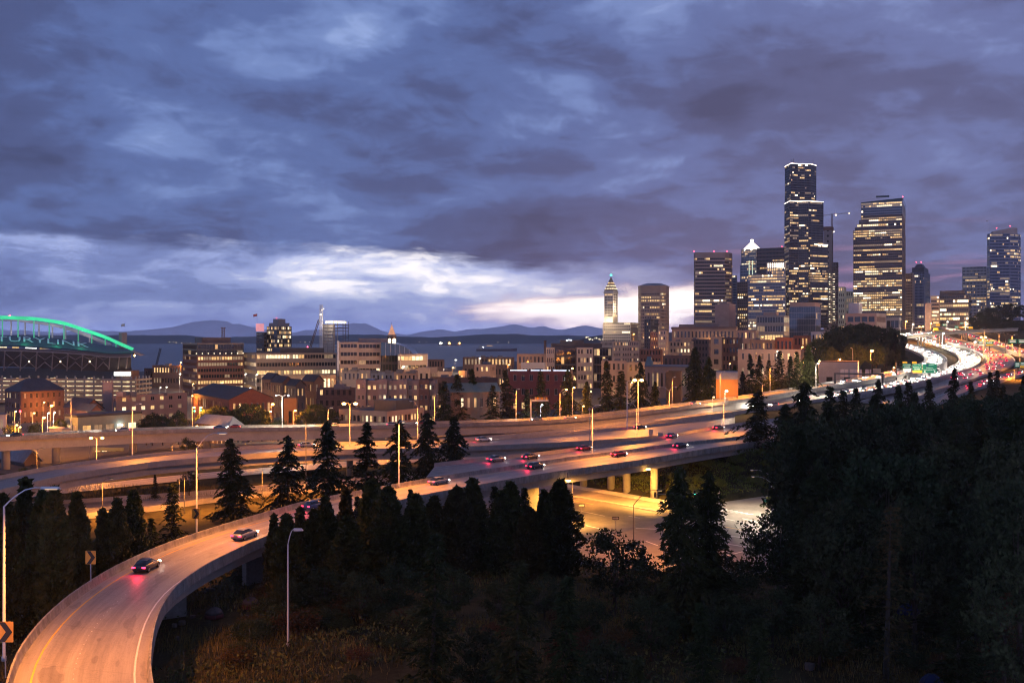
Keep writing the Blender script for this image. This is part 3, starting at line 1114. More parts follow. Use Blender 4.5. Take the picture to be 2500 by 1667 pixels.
def corner_box(x0, xc, x2, D, th, depth=None):
    """footprint (ccw) of a block whose nearest corner stands at pixel xc, its faces reaching x0 and x2"""
    th = math.radians(th)
    C = Vector(((xc - CX) / F * D, D, 0))
    uL = Vector((-math.cos(th), math.sin(th), 0))
    uR = Vector((math.sin(th), math.cos(th), 0))

    def length(u, px):
        t = (px - CX) / F
        return (t * C.y - C.x) / (u.x - t * u.y)
    LL = length(uL, x0) if abs(x0 - xc) > .5 else (depth or 25)
    LR = length(uR, x2) if abs(x2 - xc) > .5 else (depth or 25)
    if not (0 < LL < 400): LL = depth or 25
    if not (0 < LR < 400): LR = depth or 25
    A = C + uL * LL
    B = C + uR * LR
    return [(A.x, A.y), (C.x, C.y), (B.x, B.y), (A.x + uR.x * LR, A.y + uR.y * LR)]


def zt(py, D):
    return H - (py - Y0) / F * D


BSEED = [100]


def block(name, label, foot, z0, z1, wall, fl, pitch, frac=(.6, .55), p=.25, style='rows', pane0='dark_glass', roof='roof_dark', parapet=.8, indiv=False, frame='dark_steel', depth=.3,
          base=0.0, top=0.0, cols=None, cat='building', parent=None, bright=1.0, margin=None, part='wall', faces=None, lights=None):
    """one building: wall with recessed openings, panes, roof; foot is ccw"""
    BSEED[0] += 1
    rs = np.random.RandomState(BSEED[0])
    cx = sum(q[0] for q in foot) / len(foot)
    cyy = sum(q[1] for q in foot) / len(foot)
    t = parent if parent is not None else thing(name, label, cat, (cx, cyy, z0))
    wl, pn = MB(), MB()
    store = [] if indiv else None
    n = len(foot)
    for i in range(n):
        a, c = Vector((*foot[i], 0)), Vector((*foot[(i + 1) % n], 0))
        d = c - a
        L = d.length
        if L < .05:
            continue
        u = d / L
        nrm = Vector((u.y, -u.x, 0))
        mid = (a + c) / 2
        front = nrm.dot(Vector((mid.x, mid.y, 0)).normalized()) < .02
        if not front or (faces is not None and i not in faces):
            wl.add([(a.x, a.y, z0), (c.x, c.y, z0), (c.x, c.y, z1), (a.x, a.y, z1)])
            continue
        nc_ = cols[i] if cols and cols[i] else max(1, int(round(L / pitch)))
        mg = (min(pitch * .3, L * .05) if margin is None else min(margin, L * .2))
        pat = lit_pattern(rs, nc_, fl, p, style, bright)
        facade(wl, pn, a, u, L, z0, z1, spans(L, nc_, frac[0], mg), floors(z0, z1, fl, frac[1], base, top), depth, 0, store, pat)
    w_ob = wl.build(part, wall, t)
    if not indiv:
        if pn.f:
            o = pn.build('window', [pane0] + PANE[1:], t)
            o['kind'] = 'stuff'
    else:
        bl = world_loc(t)
        for P, u, w_, h_, code in store:
            me = window_mesh(w_, h_, code, frame)
            nrm = Vector((u.y, -u.x, 0)) * .02
            put('window', me, t, P + nrm - bl, math.atan2(u.y, u.x))
    if roof:
        rf = MB()
        ins = .35
        inner = []
        for q in foot:
            v = Vector((cx - q[0], cyy - q[1]))
            v = v.normalized() * ins * 1.4 if v.length > 0 else v
            inner.append((q[0] + v.x, q[1] + v.y))
        rf.add([(q[0], q[1], z1 - parapet) for q in inner])
        rf.build('roof', roof, t)
        cp = MB()
        k = len(foot)
        pts = [(q[0], q[1], z1) for q in foot] + [(q[0], q[1], z1) for q in inner] + [(q[0], q[1], z1 - parapet - .05) for q in inner]
        fs = [(i, (i + 1) % k, k + (i + 1) % k, k + i) for i in range(k)] + [(k + i, k + (i + 1) % k, 2 * k + (i + 1) % k, 2 * k + i) for i in range(k)]
        cp.grid(pts, fs)
        cp.build('parapet', wall, t)
    return t


def shrink(foot, s, off=(0, 0)):
    cx = sum(q[0] for q in foot) / len(foot)
    cyy = sum(q[1] for q in foot) / len(foot)
    sx, sy = s if isinstance(s, tuple) else (s, s)
    a = Vector((foot[1][0] - foot[0][0], foot[1][1] - foot[0][1])).normalized()
    bq = Vector((-a.y, a.x))
    out_ = []
    for q in foot:
        v = Vector((q[0] - cx, q[1] - cyy))
        la, lb = v.dot(a), v.dot(bq)
        out_.append((cx + a.x * (la * sx + off[0]) + bq.x * (lb * sy + off[1]), cyy + a.y * (la * sx + off[0]) + bq.y * (lb * sy + off[1])))
    return out_


def penthouse(t, foot, z0, z1, m, roof='roof_dark'):
    q = MB()
    q.prism(foot, z0, z1)
    return q.build('penthouse', m, t)


def roof_units(t, foot, z, n, seed, m='roof_grey'):
    rs = np.random.RandomState(seed)
    a, c, d = Vector(foot[0]), Vector(foot[1]), Vector(foot[3])
    for k in range(n):
        s, v = rs.uniform(.12, .85), rs.uniform(.15, .8)
        p = a + (c - a) * s + (d - a) * v
        w_ = rs.uniform(1.6, 4.5)
        hh = rs.uniform(1.0, 2.6)
        q = MB()
        q.box((p.x, p.y, z + hh / 2 - .1), (w_, w_ * rs.uniform(.6, 1.2), hh), 0, math.atan2((c - a).y, (c - a).x))
        q.build('rooftop_unit', m, t)


def beacon(t, x, y, z, r=1.1, m='beacon_red'):
    q = MB()
    q.tube([(x, y, z - 2), (x, y, z)], .12, 5, 1)
    q.ball((x, y, z + r), r, 0, 8, 5)
    return q.build('beacon', [m, 'dark_steel'], t)


def B(name, label, x0, xc, x2, D, th, ytop, wall, fl, pitch, zb=None, dep=None, units=0, **kw):
    foot = corner_box(x0, xc, x2, D, th, dep)
    z1 = zt(ytop, D)
    if zb is None:
        zb = gz((xc - CX) / F * D, D) - 1
    t = block(name, label, foot, zb, z1, wall, fl, pitch, **kw)
    if units:
        roof_units(t, foot, z1 - kw.get('parapet', .8), units, int(x0))
    return t, foot, z1


def poly_px(pts):
    return [((px - CX) / F * D, D) for px, D in pts]


def edge_strip(t, pts, z, r=.35, m='edge_light', name='crown_light'):
    q = MB()
    q.tube([(x, y, z) for x, y in pts], r, 5)
    return q.build(name, m, t)


# ---- the tallest tower: three stepped tiers of black glass with lit rims
D = 1560
t = thing('skyscraper', 'tallest black glass tower with two glowing white rims', 'skyscraper', ((1960 - CX) / F * D, D, 40))
tiers = [([(1915, D + 34), (1926, D), (1950, D + 4), (1974, D), (1978, D - 4), (2021, D + 10), (2021, D + 62), (1915, D + 62)], 800, 597),
         ([(1915, D + 34), (1928, D), (1950, D + 4), (1974, D), (2010.5, D + 12), (2010.5, D + 60), (1915, D + 60)], 597, 491.5),
         ([(1916, D + 32), (1931, D + 2), (1948, D + 6), (1965, D + 7), (1980, D + 8), (1993, D + 22), (1993, D + 60), (1916, D + 60)], 491.5, 399)]
for k, (pp, yb, yt) in enumerate(tiers):
    foot = poly_px(pp)
    n_fl = int(round((yb - yt) * D / F / 3.95))
    block('skyscraper', None, foot, zt(yb, D), zt(yt, D), 'dark_wall', n_fl, 2.7, (.86, .58), (.24, .20, .14)[k], pane0='black_glass', parent=t, depth=.25, roof='roof_dark', margin=.4)
    if k:
        edge_strip(t, foot[:-2], zt(yt, D) + .3, .55)
edge_strip(t, poly_px([(1988, D - 1), (2021, D + 10)]), zt(597, D) + .3, .5)
q = MB()
q.prism(poly_px([(1925, D + 20), (1985, D + 20), (1985, D + 50), (1925, D + 50)]), zt(399, D) - 1, zt(394, D))
for px, py in ((1937, 387), (1933, 389), (1985, 391)):
    p = PD(px, py, D + 30)
    q.tube([(p.x, p.y, zt(396, D)), p], .35, 5)
q.build('rooftop_plant', 'dark_steel', t)
beacon(t, PD(1934, 0, D + 25).x, D + 25, zt(393, D), .9)

# ---- municipal tower: brown, densely lit, stepped shoulder and slanting glass crown
D = 1600
t = thing('skyscraper', 'brown tower full of lit windows with slanting glass crown', 'skyscraper', ((2150 - CX) / F * D, D, 45))
prev = 800
for x0, yt in ((2083, 558), (2087, 551), (2092, 543), (2097, 533), (2102, 522)):
    foot = corner_box(x0, 2203, 2211, D, 24)
    if yt < 558:
        foot[2] = (foot[1][0] + (foot[2][0] - foot[1][0]) * .9, foot[1][1] + (foot[2][1] - foot[1][1]) * .9)
    n_fl = max(1, int(round((prev - yt) * D / F / 3.9)))
    block('skyscraper', None, foot, zt(prev, D), zt(yt, D), 'brown_wall', n_fl, 3.0, (.80, .60), .50, pane0='black_glass', parent=t, depth=.3, margin=.4, roof='roof_dark')
    prev = yt
foot = corner_box(2102, 2203, 2211, D, 24)
block('skyscraper', None, foot, zt(522, D), zt(491, D), 'blue_grey', 5, 3.0, (.86, .66), .85, pane0='blue_glass', parent=t, depth=.25, margin=.4, roof=None, part='crown_wall')
q = MB()
a, c, d_, e = foot
zl, zr = zt(489, D), zt(483, D)
q.grid([(a[0], a[1], zt(491, D)), (c[0], c[1], zt(491, D)), (d_[0], d_[1], zt(491, D)), (e[0], e[1], zt(491, D)), (a[0], a[1], zl), (c[0] + 1.5, c[1], zr), (d_[0] + 1.5, d_[1], zr), (e[0], e[1], zl)],
       [(0, 1, 5, 4), (1, 2, 6, 5), (2, 3, 7, 6), (3, 0, 4, 7), (4, 5, 6, 7)])
p = PD(2150, 482, D)
q.box((p.x, D - 8, zt(484, D) + 1.5), (20, 6, 2.2), 0, -.3)
q.build('crown', 'green_glass', t)
beacon(t, PD(2204, 0, D).x, D, zt(482, D), .8)

# ---- banded tan tower with rounded corner
D = 1650
foot = poly_px([(1694, D + 14), (1697, D + 4), (1770, D), (1780, D + 5), (1786, D + 14), (1788, D + 30), (1788, D + 60), (1694, D + 60)])
t = block('office_tower', 'tan office tower with dark horizontal bands and rounded corner', foot, 40, zt(616, D), 'pink_stucco', 27, 3.0, (.94, .50), .27, depth=.5, top=8, margin=.3)
for px in (1694.5, 1743, 1775):
    p = PD(px, 616, D + 12)
    beacon(t, p.x, p.y, p.z + .6, .8)

# ---- tower with a floodlit pyramid
D = 1950
t = thing('office_tower', 'slim glass tower topped by a floodlit white pyramid', 'tower', ((1833 - CX) / F * D, D, 40))
foot = corner_box(1806.5, 1848, 1866, D, 30)
block('', None, foot, 40, zt(646, D), 'blue_grey', 30, 3.4, (.7, .6), .22, pane0='blue_glass', parent=t, depth=.3)
foot2 = corner_box(1809, 1846, 1862, D + 3, 30)
block('', None, foot2, zt(646, D), zt(607, D), 'blue_grey', 8, 3.4, (.7, .6), .35, pane0='blue_glass', parent=t, depth=.3)
cxp_, cyp_ = sum(f[0] for f in foot2) / 4, sum(f[1] for f in foot2) / 4
q = MB()
r0 = 17.5
prev_r = None
for k in range(7):
    ra, rb = r0 * (1 - k / 8.2), r0 * (1 - (k + .82) / 8.2)
    z0_, z1_ = zt(606, D) + k * 2.1, zt(606, D) + (k + 1) * 2.1
    q.prism([(cxp_ + ra * math.cos(a_), cyp_ + ra * math.sin(a_)) for a_ in [math.pi / 8 * (2 * i + 1) for i in range(8)]], z0_, z1_, 0,
            [(cxp_ + rb * math.cos(a_), cyp_ + rb * math.sin(a_)) for a_ in [math.pi / 8 * (2 * i + 1) for i in range(8)]])
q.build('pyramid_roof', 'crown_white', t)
q = MB()
q.box((cxp_, cyp_, zt(606, D) + 14.7 + 2.6), (5.4, 5.4, 5.6))
q.build('lantern', 'lit_hot', t)
p = PD(1833, 606, D - 8)
q = MB()
arc = [(p.x + 13 * math.cos(math.pi * i / 10), p.y - 2, p.z - 6 + 7.5 * math.sin(math.pi * i / 10)) for i in range(11)]
q.tube(arc, .9, 5)
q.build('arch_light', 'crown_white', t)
q = MB()
q.ball((p.x + .5, p.y - 2, p.z - 2.6), 2.4)
q.build('rose_light', 'lit_hot', t)
for px in (1829, 1837):
    pp = PD(px, 655, D - 1)
    edge_strip(t, [], 0) if False else None
    q = MB()
    q.tube([PD(px, 672, D - 2), PD(px, 636, D - 2)], .7, 5)
    q.build('light_strip', 'lit_cool', t)

D = 1750
t, foot, z1 = B('office_tower', 'dark brown slab tower behind the floodlit crown', 1847, 1915, 1919, D, 24, 604, 'brown_wall', 28, 2.6, zb=40, frac=(.8, .45), p=.10)
beacon(t, PD(1848, 604, D).x, D + 3, z1 + 1, .7)
beacon(t, PD(1910, 604, D).x, D + 3, z1 + 1, .7)
B('office_tower', 'narrow dark brown tower beside the pale glass block', 1799, 1826, 1826, 1700, 14, 688, 'brown_wall', 24, 3.4, zb=40, frac=(.6, .5), p=.32, dep=25)
B('office_tower', 'thin blue glass tower peeping past the banded tower', 1784, 1799, 1799, 1850, 14, 672, 'blue_grey', 28, 2.6, zb=40, frac=(.8, .6), p=.10, pane0='blue_glass', dep=25)

D = 1500
t = thing('office_tower', 'pale glass tower with glowing colonnade on its shoulder', 'tower', ((1870 - CX) / F * D, D, 40))
foot = corner_box(1826, 1917, 1919, D, 19, 30)
block('', None, foot, 38, zt(669, D), 'blue_grey', 27, 2.3, (.86, .55), .56, pane0='blue_glass', parent=t, depth=.25)
foot = corner_box(1871.5, 1916.5, 1918.5, D + 1, 19, 22)
block('', None, foot, zt(669, D), zt(654, D), 'blue_grey', 2, 3.4, (.7, .7), .9, parent=t, depth=.4)
block('', None, foot, zt(654, D), zt(640, D), 'pale_stone', 1, 3.3, (.62, .86), 0, pane0='crown_white', parent=t, depth=.6, part='colonnade')
for k in range(9):
    p = PD(1873 + k * 5.2, 655, D - .5 + 14 - k * 1.6)
    q = MB()
    q.ball((p.x, p.y - .8, p.z), .75, 0, 6, 4)
    q.build('uplight', 'lit_hot', t)

t, foot, z1 = B('concrete_block', 'blank pinkish concrete block rising in front of the banded tower', 1745, 1780, 1796, 1200, 40, 742, 'pink_stucco', 1, 40, zb=30, frac=(.01, .01), p=0)
penthouse(t, shrink(foot, (.5, .6)), z1 - .4, zt(736, 1200), 'pink_stucco')
D = 1150
t, foot, z1 = B('office_building', 'grey gridded office block with lit rows below the black tower', 1846, 1914, 1927, D, 24, 770, 'grey_wall', 6, 3.2, zb=25, frac=(.8, .6), p=.55)
penthouse(t, shrink(foot, (.45, .5), (-2, 0)), z1 - .4, zt(761, D), 'pink_stucco')
D = 1250
t, foot, z1 = B('glass_building', 'low blue glass block at the foot of the black tower', 1927, 1991, 2004, D, 30, 748, 'blue_grey', 9, 3.0, zb=30, frac=(.94, .92), p=.035, pane0='blue_glass', depth=.12, margin=.2)
q = MB()
q.prism(shrink(foot, (.96, .96)), z1 - .2, zt(738, D))
q.build('cornice', 'pink_stucco', t)
t, foot, z1 = B('courthouse', 'long pale stone courthouse with dark cornice and arched lit windows', 1640, 1796, 1800, 1080, 19, 803, 'tan_stone', 4, 4.0, zb=22, frac=(.42, .55), p=.22, style='rand', roof='roof_grey', dep=40)
q = MB()
q.prism(shrink(foot, 1.02), z1, zt(797.5, 1080))
q.build('cornice', 'brown_wall', t)
penthouse(t, shrink(foot, (.62, .4), (-6, 0)), zt(797.5, 1080), zt(791, 1080), 'roof_grey')

# ---- old white terracotta tower with pyramid roof
D = 1430
t = thing('landmark_tower', 'old white tower with steep pyramid roof and green globe light', 'tower', ((1491 - CX) / F * D, D, 20))
foot = corner_box(1471.5, 1540, 1574, D, 19)
block('', None, foot, 20, zt(787, D), 'terracotta', 16, 3.1, (.62, .55), .26, parent=t, depth=.5, roof='roof_grey')
sf = corner_box(1475, 1497, 1508.3, D + 2, 28)
block('', None, sf, zt(787, D), zt(716, D), 'terracotta', 11, 3.2, (.70, .50), .20, parent=t, depth=.5, cols=[3, 2, None, None], roof=None)
q = MB()
q.prism(shrink(sf, 1.10), zt(716, D), zt(713, D))
q.prism(shrink(sf, 1.04), zt(713, D), zt(709, D))
q.build('cornice', 'terracotta', t)
ctr = (sum(f[0] for f in sf) / 4, sum(f[1] for f in sf) / 4)
q = MB()
bp_ = shrink(sf, 1.0)
q.prism(bp_, zt(709, D), zt(676, D), 0, [(ctr[0] + (f[0] - ctr[0]) * .05, ctr[1] + (f[1] - ctr[1]) * .05) for f in bp_])
q.build('pyramid_roof', 'tan_stone', t)
for row, (yy, npan, sc_) in enumerate(((704, 5, .86), (697, 4, .65), (690, 3, .45))):
    for i in range(npan):
        s = (i + .5) / npan
        z = zt(yy, D)
        f = lambda q_: (ctr[0] + (q_[0] - ctr[0]) * sc_ * 1.06, ctr[1] + (q_[1] - ctr[1]) * sc_ * 1.06)
        for e0, e1 in ((0, 1), (1, 2)):
            a_, c_ = f(bp_[e0]), f(bp_[e1])
            p = (a_[0] + (c_[0] - a_[0]) * s, a_[1] + (c_[1] - a_[1]) * s)
            q = MB()
            q.box((p[0], p[1], z), (1.1, 1.1, 1.5), 0, .5)
            q.build('dormer', 'lit_white' if row < 2 else 'lit_warm', t)
q = MB()
q.tube([(ctr[0], ctr[1], zt(676, D)), (ctr[0], ctr[1], zt(673, D))], .6, 6, 1)
q.ball((ctr[0], ctr[1], zt(670.5, D)), 1.6, 0)
q.tube([(ctr[0], ctr[1], zt(669, D)), (ctr[0], ctr[1], zt(662, D))], .15, 5, 1)
q.build('globe_light', ['signal_green', 'dark_steel'], t)
for s, sgn in ((.2, 1), (.8, 1)):
    point_light('floodlight', (ctr[0] - 9, ctr[1] - 16, zt(783, D) + (0 if s < .5 else 0)), 20000, (1.0, .78, .50), t, 1.0)
    break
point_light('floodlight', (ctr[0] + 9, ctr[1] - 14, zt(745, D) - 4), 22000, (1.0, .82, .6), t, 1.0)

# ---- chamfered tan tower with hipped pale roof
D = 1400
foot = poly_px([(1558, D + 16), (1564, D + 4), (1612, D), (1626, D + 6), (1633.5, D + 18), (1633.5, D + 44), (1558, D + 44)])
t = block('office_tower', 'tan concrete tower of small punched windows and pale hipped roof', foot, 22, zt(698, D), 'tan_stone', 22, 2.5, (.52, .52), .22, depth=.5, top=9, roof=None)
q = MB()
q.prism(shrink(foot, 1.02), zt(698.5, D), zt(697, D))
ins = shrink(foot, .52)
q.prism(foot, zt(697, D), zt(690.5, D), 1, ins)
q.build('hipped_roof', ['tan_stone', 'roof_pale'], t)

# ---- tower under construction with lit lower floors
D = 1680
t = thing('construction_tower', 'unfinished concrete core with lit working floors beside the black tower', 'building', ((2026 - CX) / F * D, D, 45))
foot = corner_box(2011, 2031, 2034, D, 26, 12)
block('', None, foot, 45, zt(556, D), 'grey_wall', 22, 6, (.25, .4), .0, parent=t, cols=[1, 1, 1, 1], roof='roof_dark')
q = MB()
q.prism(shrink(foot, 1.12), zt(562, D), zt(553, D))
q.build('formwork', 'rust_steel', t)
foot = corner_box(2020, 2042, 2048, D - 8, 26)
zz = zt(790, D)
k = 0
while zz < zt(650, D):
    q = MB()
    q.prism(shrink(foot, 1.02), zz, zz + .4)
    q.build('floor_slab', 'grey_wall', t)
    for s in (.06, .36, .66, .94):
        a_, c_ = Vector(foot[0]), Vector(foot[1])
        p = a_ + (c_ - a_) * s
        q = MB()
        q.box((p.x, p.y + .8, zz + 2.3), (.6, .6, 3.8))
        q.build('column', 'grey_wall', t)
    if zz < zt(672, D):
        for s in (.3, .75):
            p = Vector(foot[0]) + (Vector(foot[1]) - Vector(foot[0])) * s
            if (k + int(s * 4)) % 3:
                q = MB()
                q.box((p.x, p.y + 2.0, zz + 3.3), (3.2 if s > .5 else 2.2, .6, .9))
                q.build('work_light', 'lit_hot', t)
        if k % 3 == 0:
            point_light('work_light_glow', (p.x, p.y + 2, zz + 3.0), 1400, WARMW, t, .5)
    zz += 4.2
    k += 1
p = PD(2036, 566, D)
q = MB()
q.ball(p, 1.2)
q.build('work_light', 'lit_hot', t)


def lattice(mb, a, b, w, n, r, up=Vector((0, 0, 1))):
    """square lattice boom between two points"""
    a, b = Vector(a), Vector(b)
    d = (b - a).normalized()
    s = d.cross(up)
    s = s.normalized() if s.length > 1e-4 else Vector((1, 0, 0))
    v = s.cross(d).normalized()
    cs = [(s * i + v * j) * w / 2 for i, j in ((-1, -1), (1, -1), (1, 1), (-1, 1))]
    for c in cs:
        mb.tube([a + c, b + c], r, 4)
    for k in range(n):
        p, q_ = a + (b - a) * (k / n), a + (b - a) * ((k + 1) / n)
        for j in range(4):
            mb.tube([p + cs[j], q_ + cs[(j + 1) % 4]], r * .6, 3)
            mb.tube([p + cs[j], p + cs[(j + 1) % 4]], r * .5, 3)


D = 1690
t = thing('tower_crane', 'slender tower crane with lit jib between the two tallest towers', 'crane', ((2030 - CX) / F * D, D, 100))
q = MB()
lattice(q, PD(2031, 640, D), PD(2031, 522, D), 2.0, 20, .22)
q.build('mast', 'rust_steel', t)
q = MB()
lattice(q, PD(2008, 526, D), PD(2078, 519.5, D), 1.6, 16, .2)
q.tube([PD(2040, 523, D), PD(2040, 513, D)], .3, 4)
q.tube([PD(2040, 513, D), PD(2074, 520, D)], .1, 3)
q.tube([PD(2040, 513, D), PD(2010, 526, D)], .1, 3)
q.build('jib', 'white_steel', t)
for px, py in ((2041, 525), (2073, 521)):
    q = MB()
    q.ball(PD(px, py, D - 1.5), 1.5 if px < 2060 else 1.0)
    q.build('jib_light', 'lit_hot', t)

B('office_tower', 'narrow brown tower behind the construction core', 2031, 2046, 2046, 1850, 20, 640, 'brown_wall', 30, 3.0, zb=45, frac=(.5, .5), p=.08, dep=20)
B('apartment_tower', 'greenish slab with one lit stair column left of the brown tower', 2046, 2062, 2066, 1500, 24, 700, 'green_wall', 12, 3.0, zb=40, frac=(.5, .5), p=.25)
B('apartment_tower', 'short greenish block tucked against the brown tower', 2065, 2082, 2084, 1560, 24, 711, 'green_wall', 10, 3.0, zb=40, frac=(.5, .5), p=.22)
B('apartment_tower', 'slim tan tower right of the brown tower', 2211, 2228, 2233, 1700, 28, 667, 'tan_stone', 26, 2.6, zb=50, frac=(.6, .45), p=.06)
D = 2000
t, foot, z1 = B('office_tower', 'distant tower with dark domed top', 2222, 2258, 2271, D, 30, 664, 'blue_grey', 28, 3.0, zb=50, frac=(.6, .6), p=.20)
f2_ = shrink(foot, .82)
q = MB()
q.prism(f2_, z1 - .5, zt(652, D))
q.prism(shrink(f2_, .72), zt(652, D), zt(646, D), 0, shrink(f2_, .55))
q.prism(shrink(f2_, .55), zt(646, D), zt(642, D), 0, shrink(f2_, .40))
q.build('dome', 'dark_wall', t)
for px in (2237, 2249):
    p = PD(px, 641, D + 10)
    beacon(t, p.x, p.y, p.z, .9)
B('office_tower', 'blue gridded tower in front of the domed one', 2232, 2256, 2260, 1880, 28, 684, 'blue_grey', 22, 2.6, zb=50, frac=(.5, .7), p=.10, pane0='blue_glass')
D = 1450
t, foot, z1 = B('office_building', 'wide dark office block with bright floors above the freeway', 2293, 2366, 2372, D, 30, 719, 'dark_wall', 11, 3.0, zb=55, frac=(.86, .55), p=.55)
penthouse(t, shrink(foot, (.86, .6), (-3, 0)), z1 - .3, zt(708, D), 'dark_wall')
B('office_building', 'pale banded office wing beside the wide dark block', 2272, 2293, 2295, D - 12, 30, 722, 'tan_stone', 13, 3.0, zb=55, frac=(.9, .5), p=.55)
B('concrete_block', 'blank tan concrete slab beside the banded wing', 2258, 2273, 2275, 1400, 30, 740, 'pink_stucco', 1, 30, zb=55, frac=(.01, .01), p=0)
B('office_tower', 'pale grey tower left of the tall blue glass one', 2349, 2409, 2414, 1980, 29, 650, 'white_wall', 24, 2.6, zb=60, frac=(.6, .5), p=.20)
D = 1900
t = thing('office_tower', 'tall blue glass tower with curved pale crown at the far right', 'tower', ((2450 - CX) / F * D, D, 60))
foot = poly_px([(2410, D + 16), (2416, D + 2), (2466, D), (2486, D + 8), (2492, D + 20), (2492, D + 50), (2410, D + 50)])
block('', None, foot, 60, zt(570, D), 'blue_grey', 34, 2.8, (.9, .55), .26, pane0='blue_glass', parent=t, depth=.25)
q = MB()
cr = poly_px([(2419, D + 14), (2424, D + 8), (2466, D + 5), (2478, D + 12), (2484, D + 20), (2484, D + 42), (2419, D + 42)])
zlo = zt(570, D) - .5
zs_ = [zt(565, D), zt(564, D), zt(556, D), zt(554, D), zt(554, D), zt(554, D), zt(564, D)]
k = len(cr)
q.grid([(x, y, zlo) for x, y in cr] + [(x, y, z) for (x, y), z in zip(cr, zs_)], [(i, (i + 1) % k, k + (i + 1) % k, k + i) for i in range(k)] + [tuple(range(k, 2 * k))])
q.build('crown', 'pale_stone', t)
for px, py in ((2433, 558), (2466, 553)):
    p = PD(px, py, D + 8)
    beacon(t, p.x, p.y, p.z, .8)
for px in (2421, 2426, 2447, 2467, 2474):
    q = MB()
    q.ball(PD(px, 706, D - 2), 1.2, 0, 6, 4)
    q.build('facade_light', 'lit_hot', t)
B('parking_garage', 'pale parking garage with open decks below the brown tower', 2064, 2140, 2163, 950, 33, 764, 'pink_stucco', 4, 7, zb=35, frac=(.86, .4), p=.05, depth=1.2)
B('concrete_block', 'blank pale stair block above the parking garage', 2072, 2096, 2105, 1000, 33, 739, 'white_wall', 1, 30, zb=35, frac=(.01, .01), p=0)
B('office_building', 'dark fronted low block beside the parking garage', 2163, 2196, 2199, 1000, 26, 775, 'grey_wall', 3, 5, zb=40, frac=(.9, .5), p=.08)

# ---- left: brick and tan offices by the station
D = 800
t, foot, z1 = B('office_building', 'red brick office block with glass corner and lit floors', 446, 481, 595, D, 60, 868, 'brick_red', 7, 2.25, zb=10, frac=(.80, .52), p=.60, indiv=False, roof=None, base=3)
zg = zt(840, D)
block('', None, foot, z1, zg, 'dark_wall', 2, 2.4, (.9, .75), .10, parent=t, roof='roof_dark', part='upper_wall')
q = MB()
q.prism(shrink(foot, 1.01), zg, zt(837.5, D))
q.build('cornice', 'tan_stone', t)
penthouse(t, shrink(foot, (.5, .62), (0, 0)), zt(838, D), zt(824, D), 'brown_wall')
for k in range(9):
    a_, c_ = Vector(foot[1]), Vector(foot[2])
    p = a_ + (c_ - a_) * (k / 8)
    q = MB()
    q.ball((p.x - .3, p.y - .6, zt(863, D)), .42, 0, 6, 4)
    q.build('wall_light', 'lit_hot', t)
q = MB()
pa, pb_ = PD(545, 824, D + 12), PD(545, 800, D + 12)
lattice(q, pa, pb_, 2.0, 6, .16)
q.box((pb_.x, pb_.y, pb_.z), (3.4, 3.4, .5))
q.build('lattice_mast', 'rust_steel', t)
D = 780
t, foot, z1 = B('office_building', 'long tan office block with ribbon windows behind the brick one', 595, 625, 822, D, 66, 862, 'tan_stone', 6, 2.4, zb=10, frac=(.84, .46), p=.42, base=2, units=0)
penthouse(t, shrink(foot, (.6, .55), (4, 6)), z1 - .5, zt(850, D), 'dark_wall')
beacon(t, PD(732, 849, D + 10).x, D + 40, zt(849, D), .5)
B('office_building', 'low tan podium with lit windows below the long tan office', 637, 650, 820, 700, 66, 917, 'tan_stone', 2, 3.0, zb=10, frac=(.6, .5), p=.35, dep=20)
D = 1000
t, foot, z1 = B('apartment_tower', 'glass tower with scattered reflections and stepped top', 651, 676, 712, D, 40, 796, 'dark_wall', 15, 2.4, zb=8, frac=(.9, .62), p=.42, pane0='green_glass', depth=.2, style='rand')
q = MB()
q.prism(shrink(foot, (.85, .8)), z1 - .3, zt(788, D))
q.prism(shrink(foot, (.5, .5)), zt(788, D), zt(778, D))
q.build('stepped_top', 'grey_wall', t)
beacon(t, PD(670, 777, D + 5).x, D + 14, zt(777, D), .5)
t, foot, z1 = B('apartment_tower', 'dark slab with glowing pink billboard on top', 626, 644, 651, D + 4, 40, 811, 'dark_wall', 15, 2.6, zb=8, frac=(.8, .5), p=.05)
lit_mat('billboard_pink', (1.0, .36, .40), .75, .15, .2)
q = MB()
a_, c_ = PD(624.5, 809, D - 8), PD(644.5, 809, D - 8)
q.grid([a_, c_, PD(644.5, 790, D - 8), PD(624.5, 790, D - 8), a_ + Vector((0, 1, 0)), c_ + Vector((0, 1, 0)), PD(644.5, 790, D - 7), PD(624.5, 790, D - 7)],
       [(0, 1, 2, 3), (1, 5, 6, 2), (5, 4, 7, 6), (4, 0, 3, 7), (3, 2, 6, 7), (0, 4, 5, 1)])
q.build('billboard', 'billboard_pink', t)


def flag(label, px, py0, py1, D, col, way=-1):
    t = thing('flagpole', label, 'flagpole', PD(px, py1, D))
    q = MB()
    q.tube([PD(px, py1, D), PD(px, py0, D)], .13, 6)
    q.build('pole', 'white_steel', t)
    q = MB()
    p = PD(px, py0, D)
    nn = 6
    pts, fs = [], []
    for i in range(nn + 1):
        s = i / nn
        for j in range(2):
            pts.append((p.x + way * s * 4.0, p.y + .4 * math.sin(s * 7), p.z - .3 - j * 2.4 - .9 * s))
    for i in range(nn):
        fs.append((2 * i, 2 * i + 1, 2 * i + 3, 2 * i + 2))
    q.grid(pts, fs)
    q.build('flag', col, t)
    return t


mat('flag_red', (.55, .16, .13), .8, .3, 1.2)
flag('flagpole with red striped flag above the pink billboard', 628, 765, 789, D, 'flag_red')
flag('flagpole with pale flag on the stadium tower', 305, 789, 812, 960, 'white_wall')
flag('flagpole with small pale flag left of the tall blue tower', 2413, 537, 570, 1900, 'white_wall')

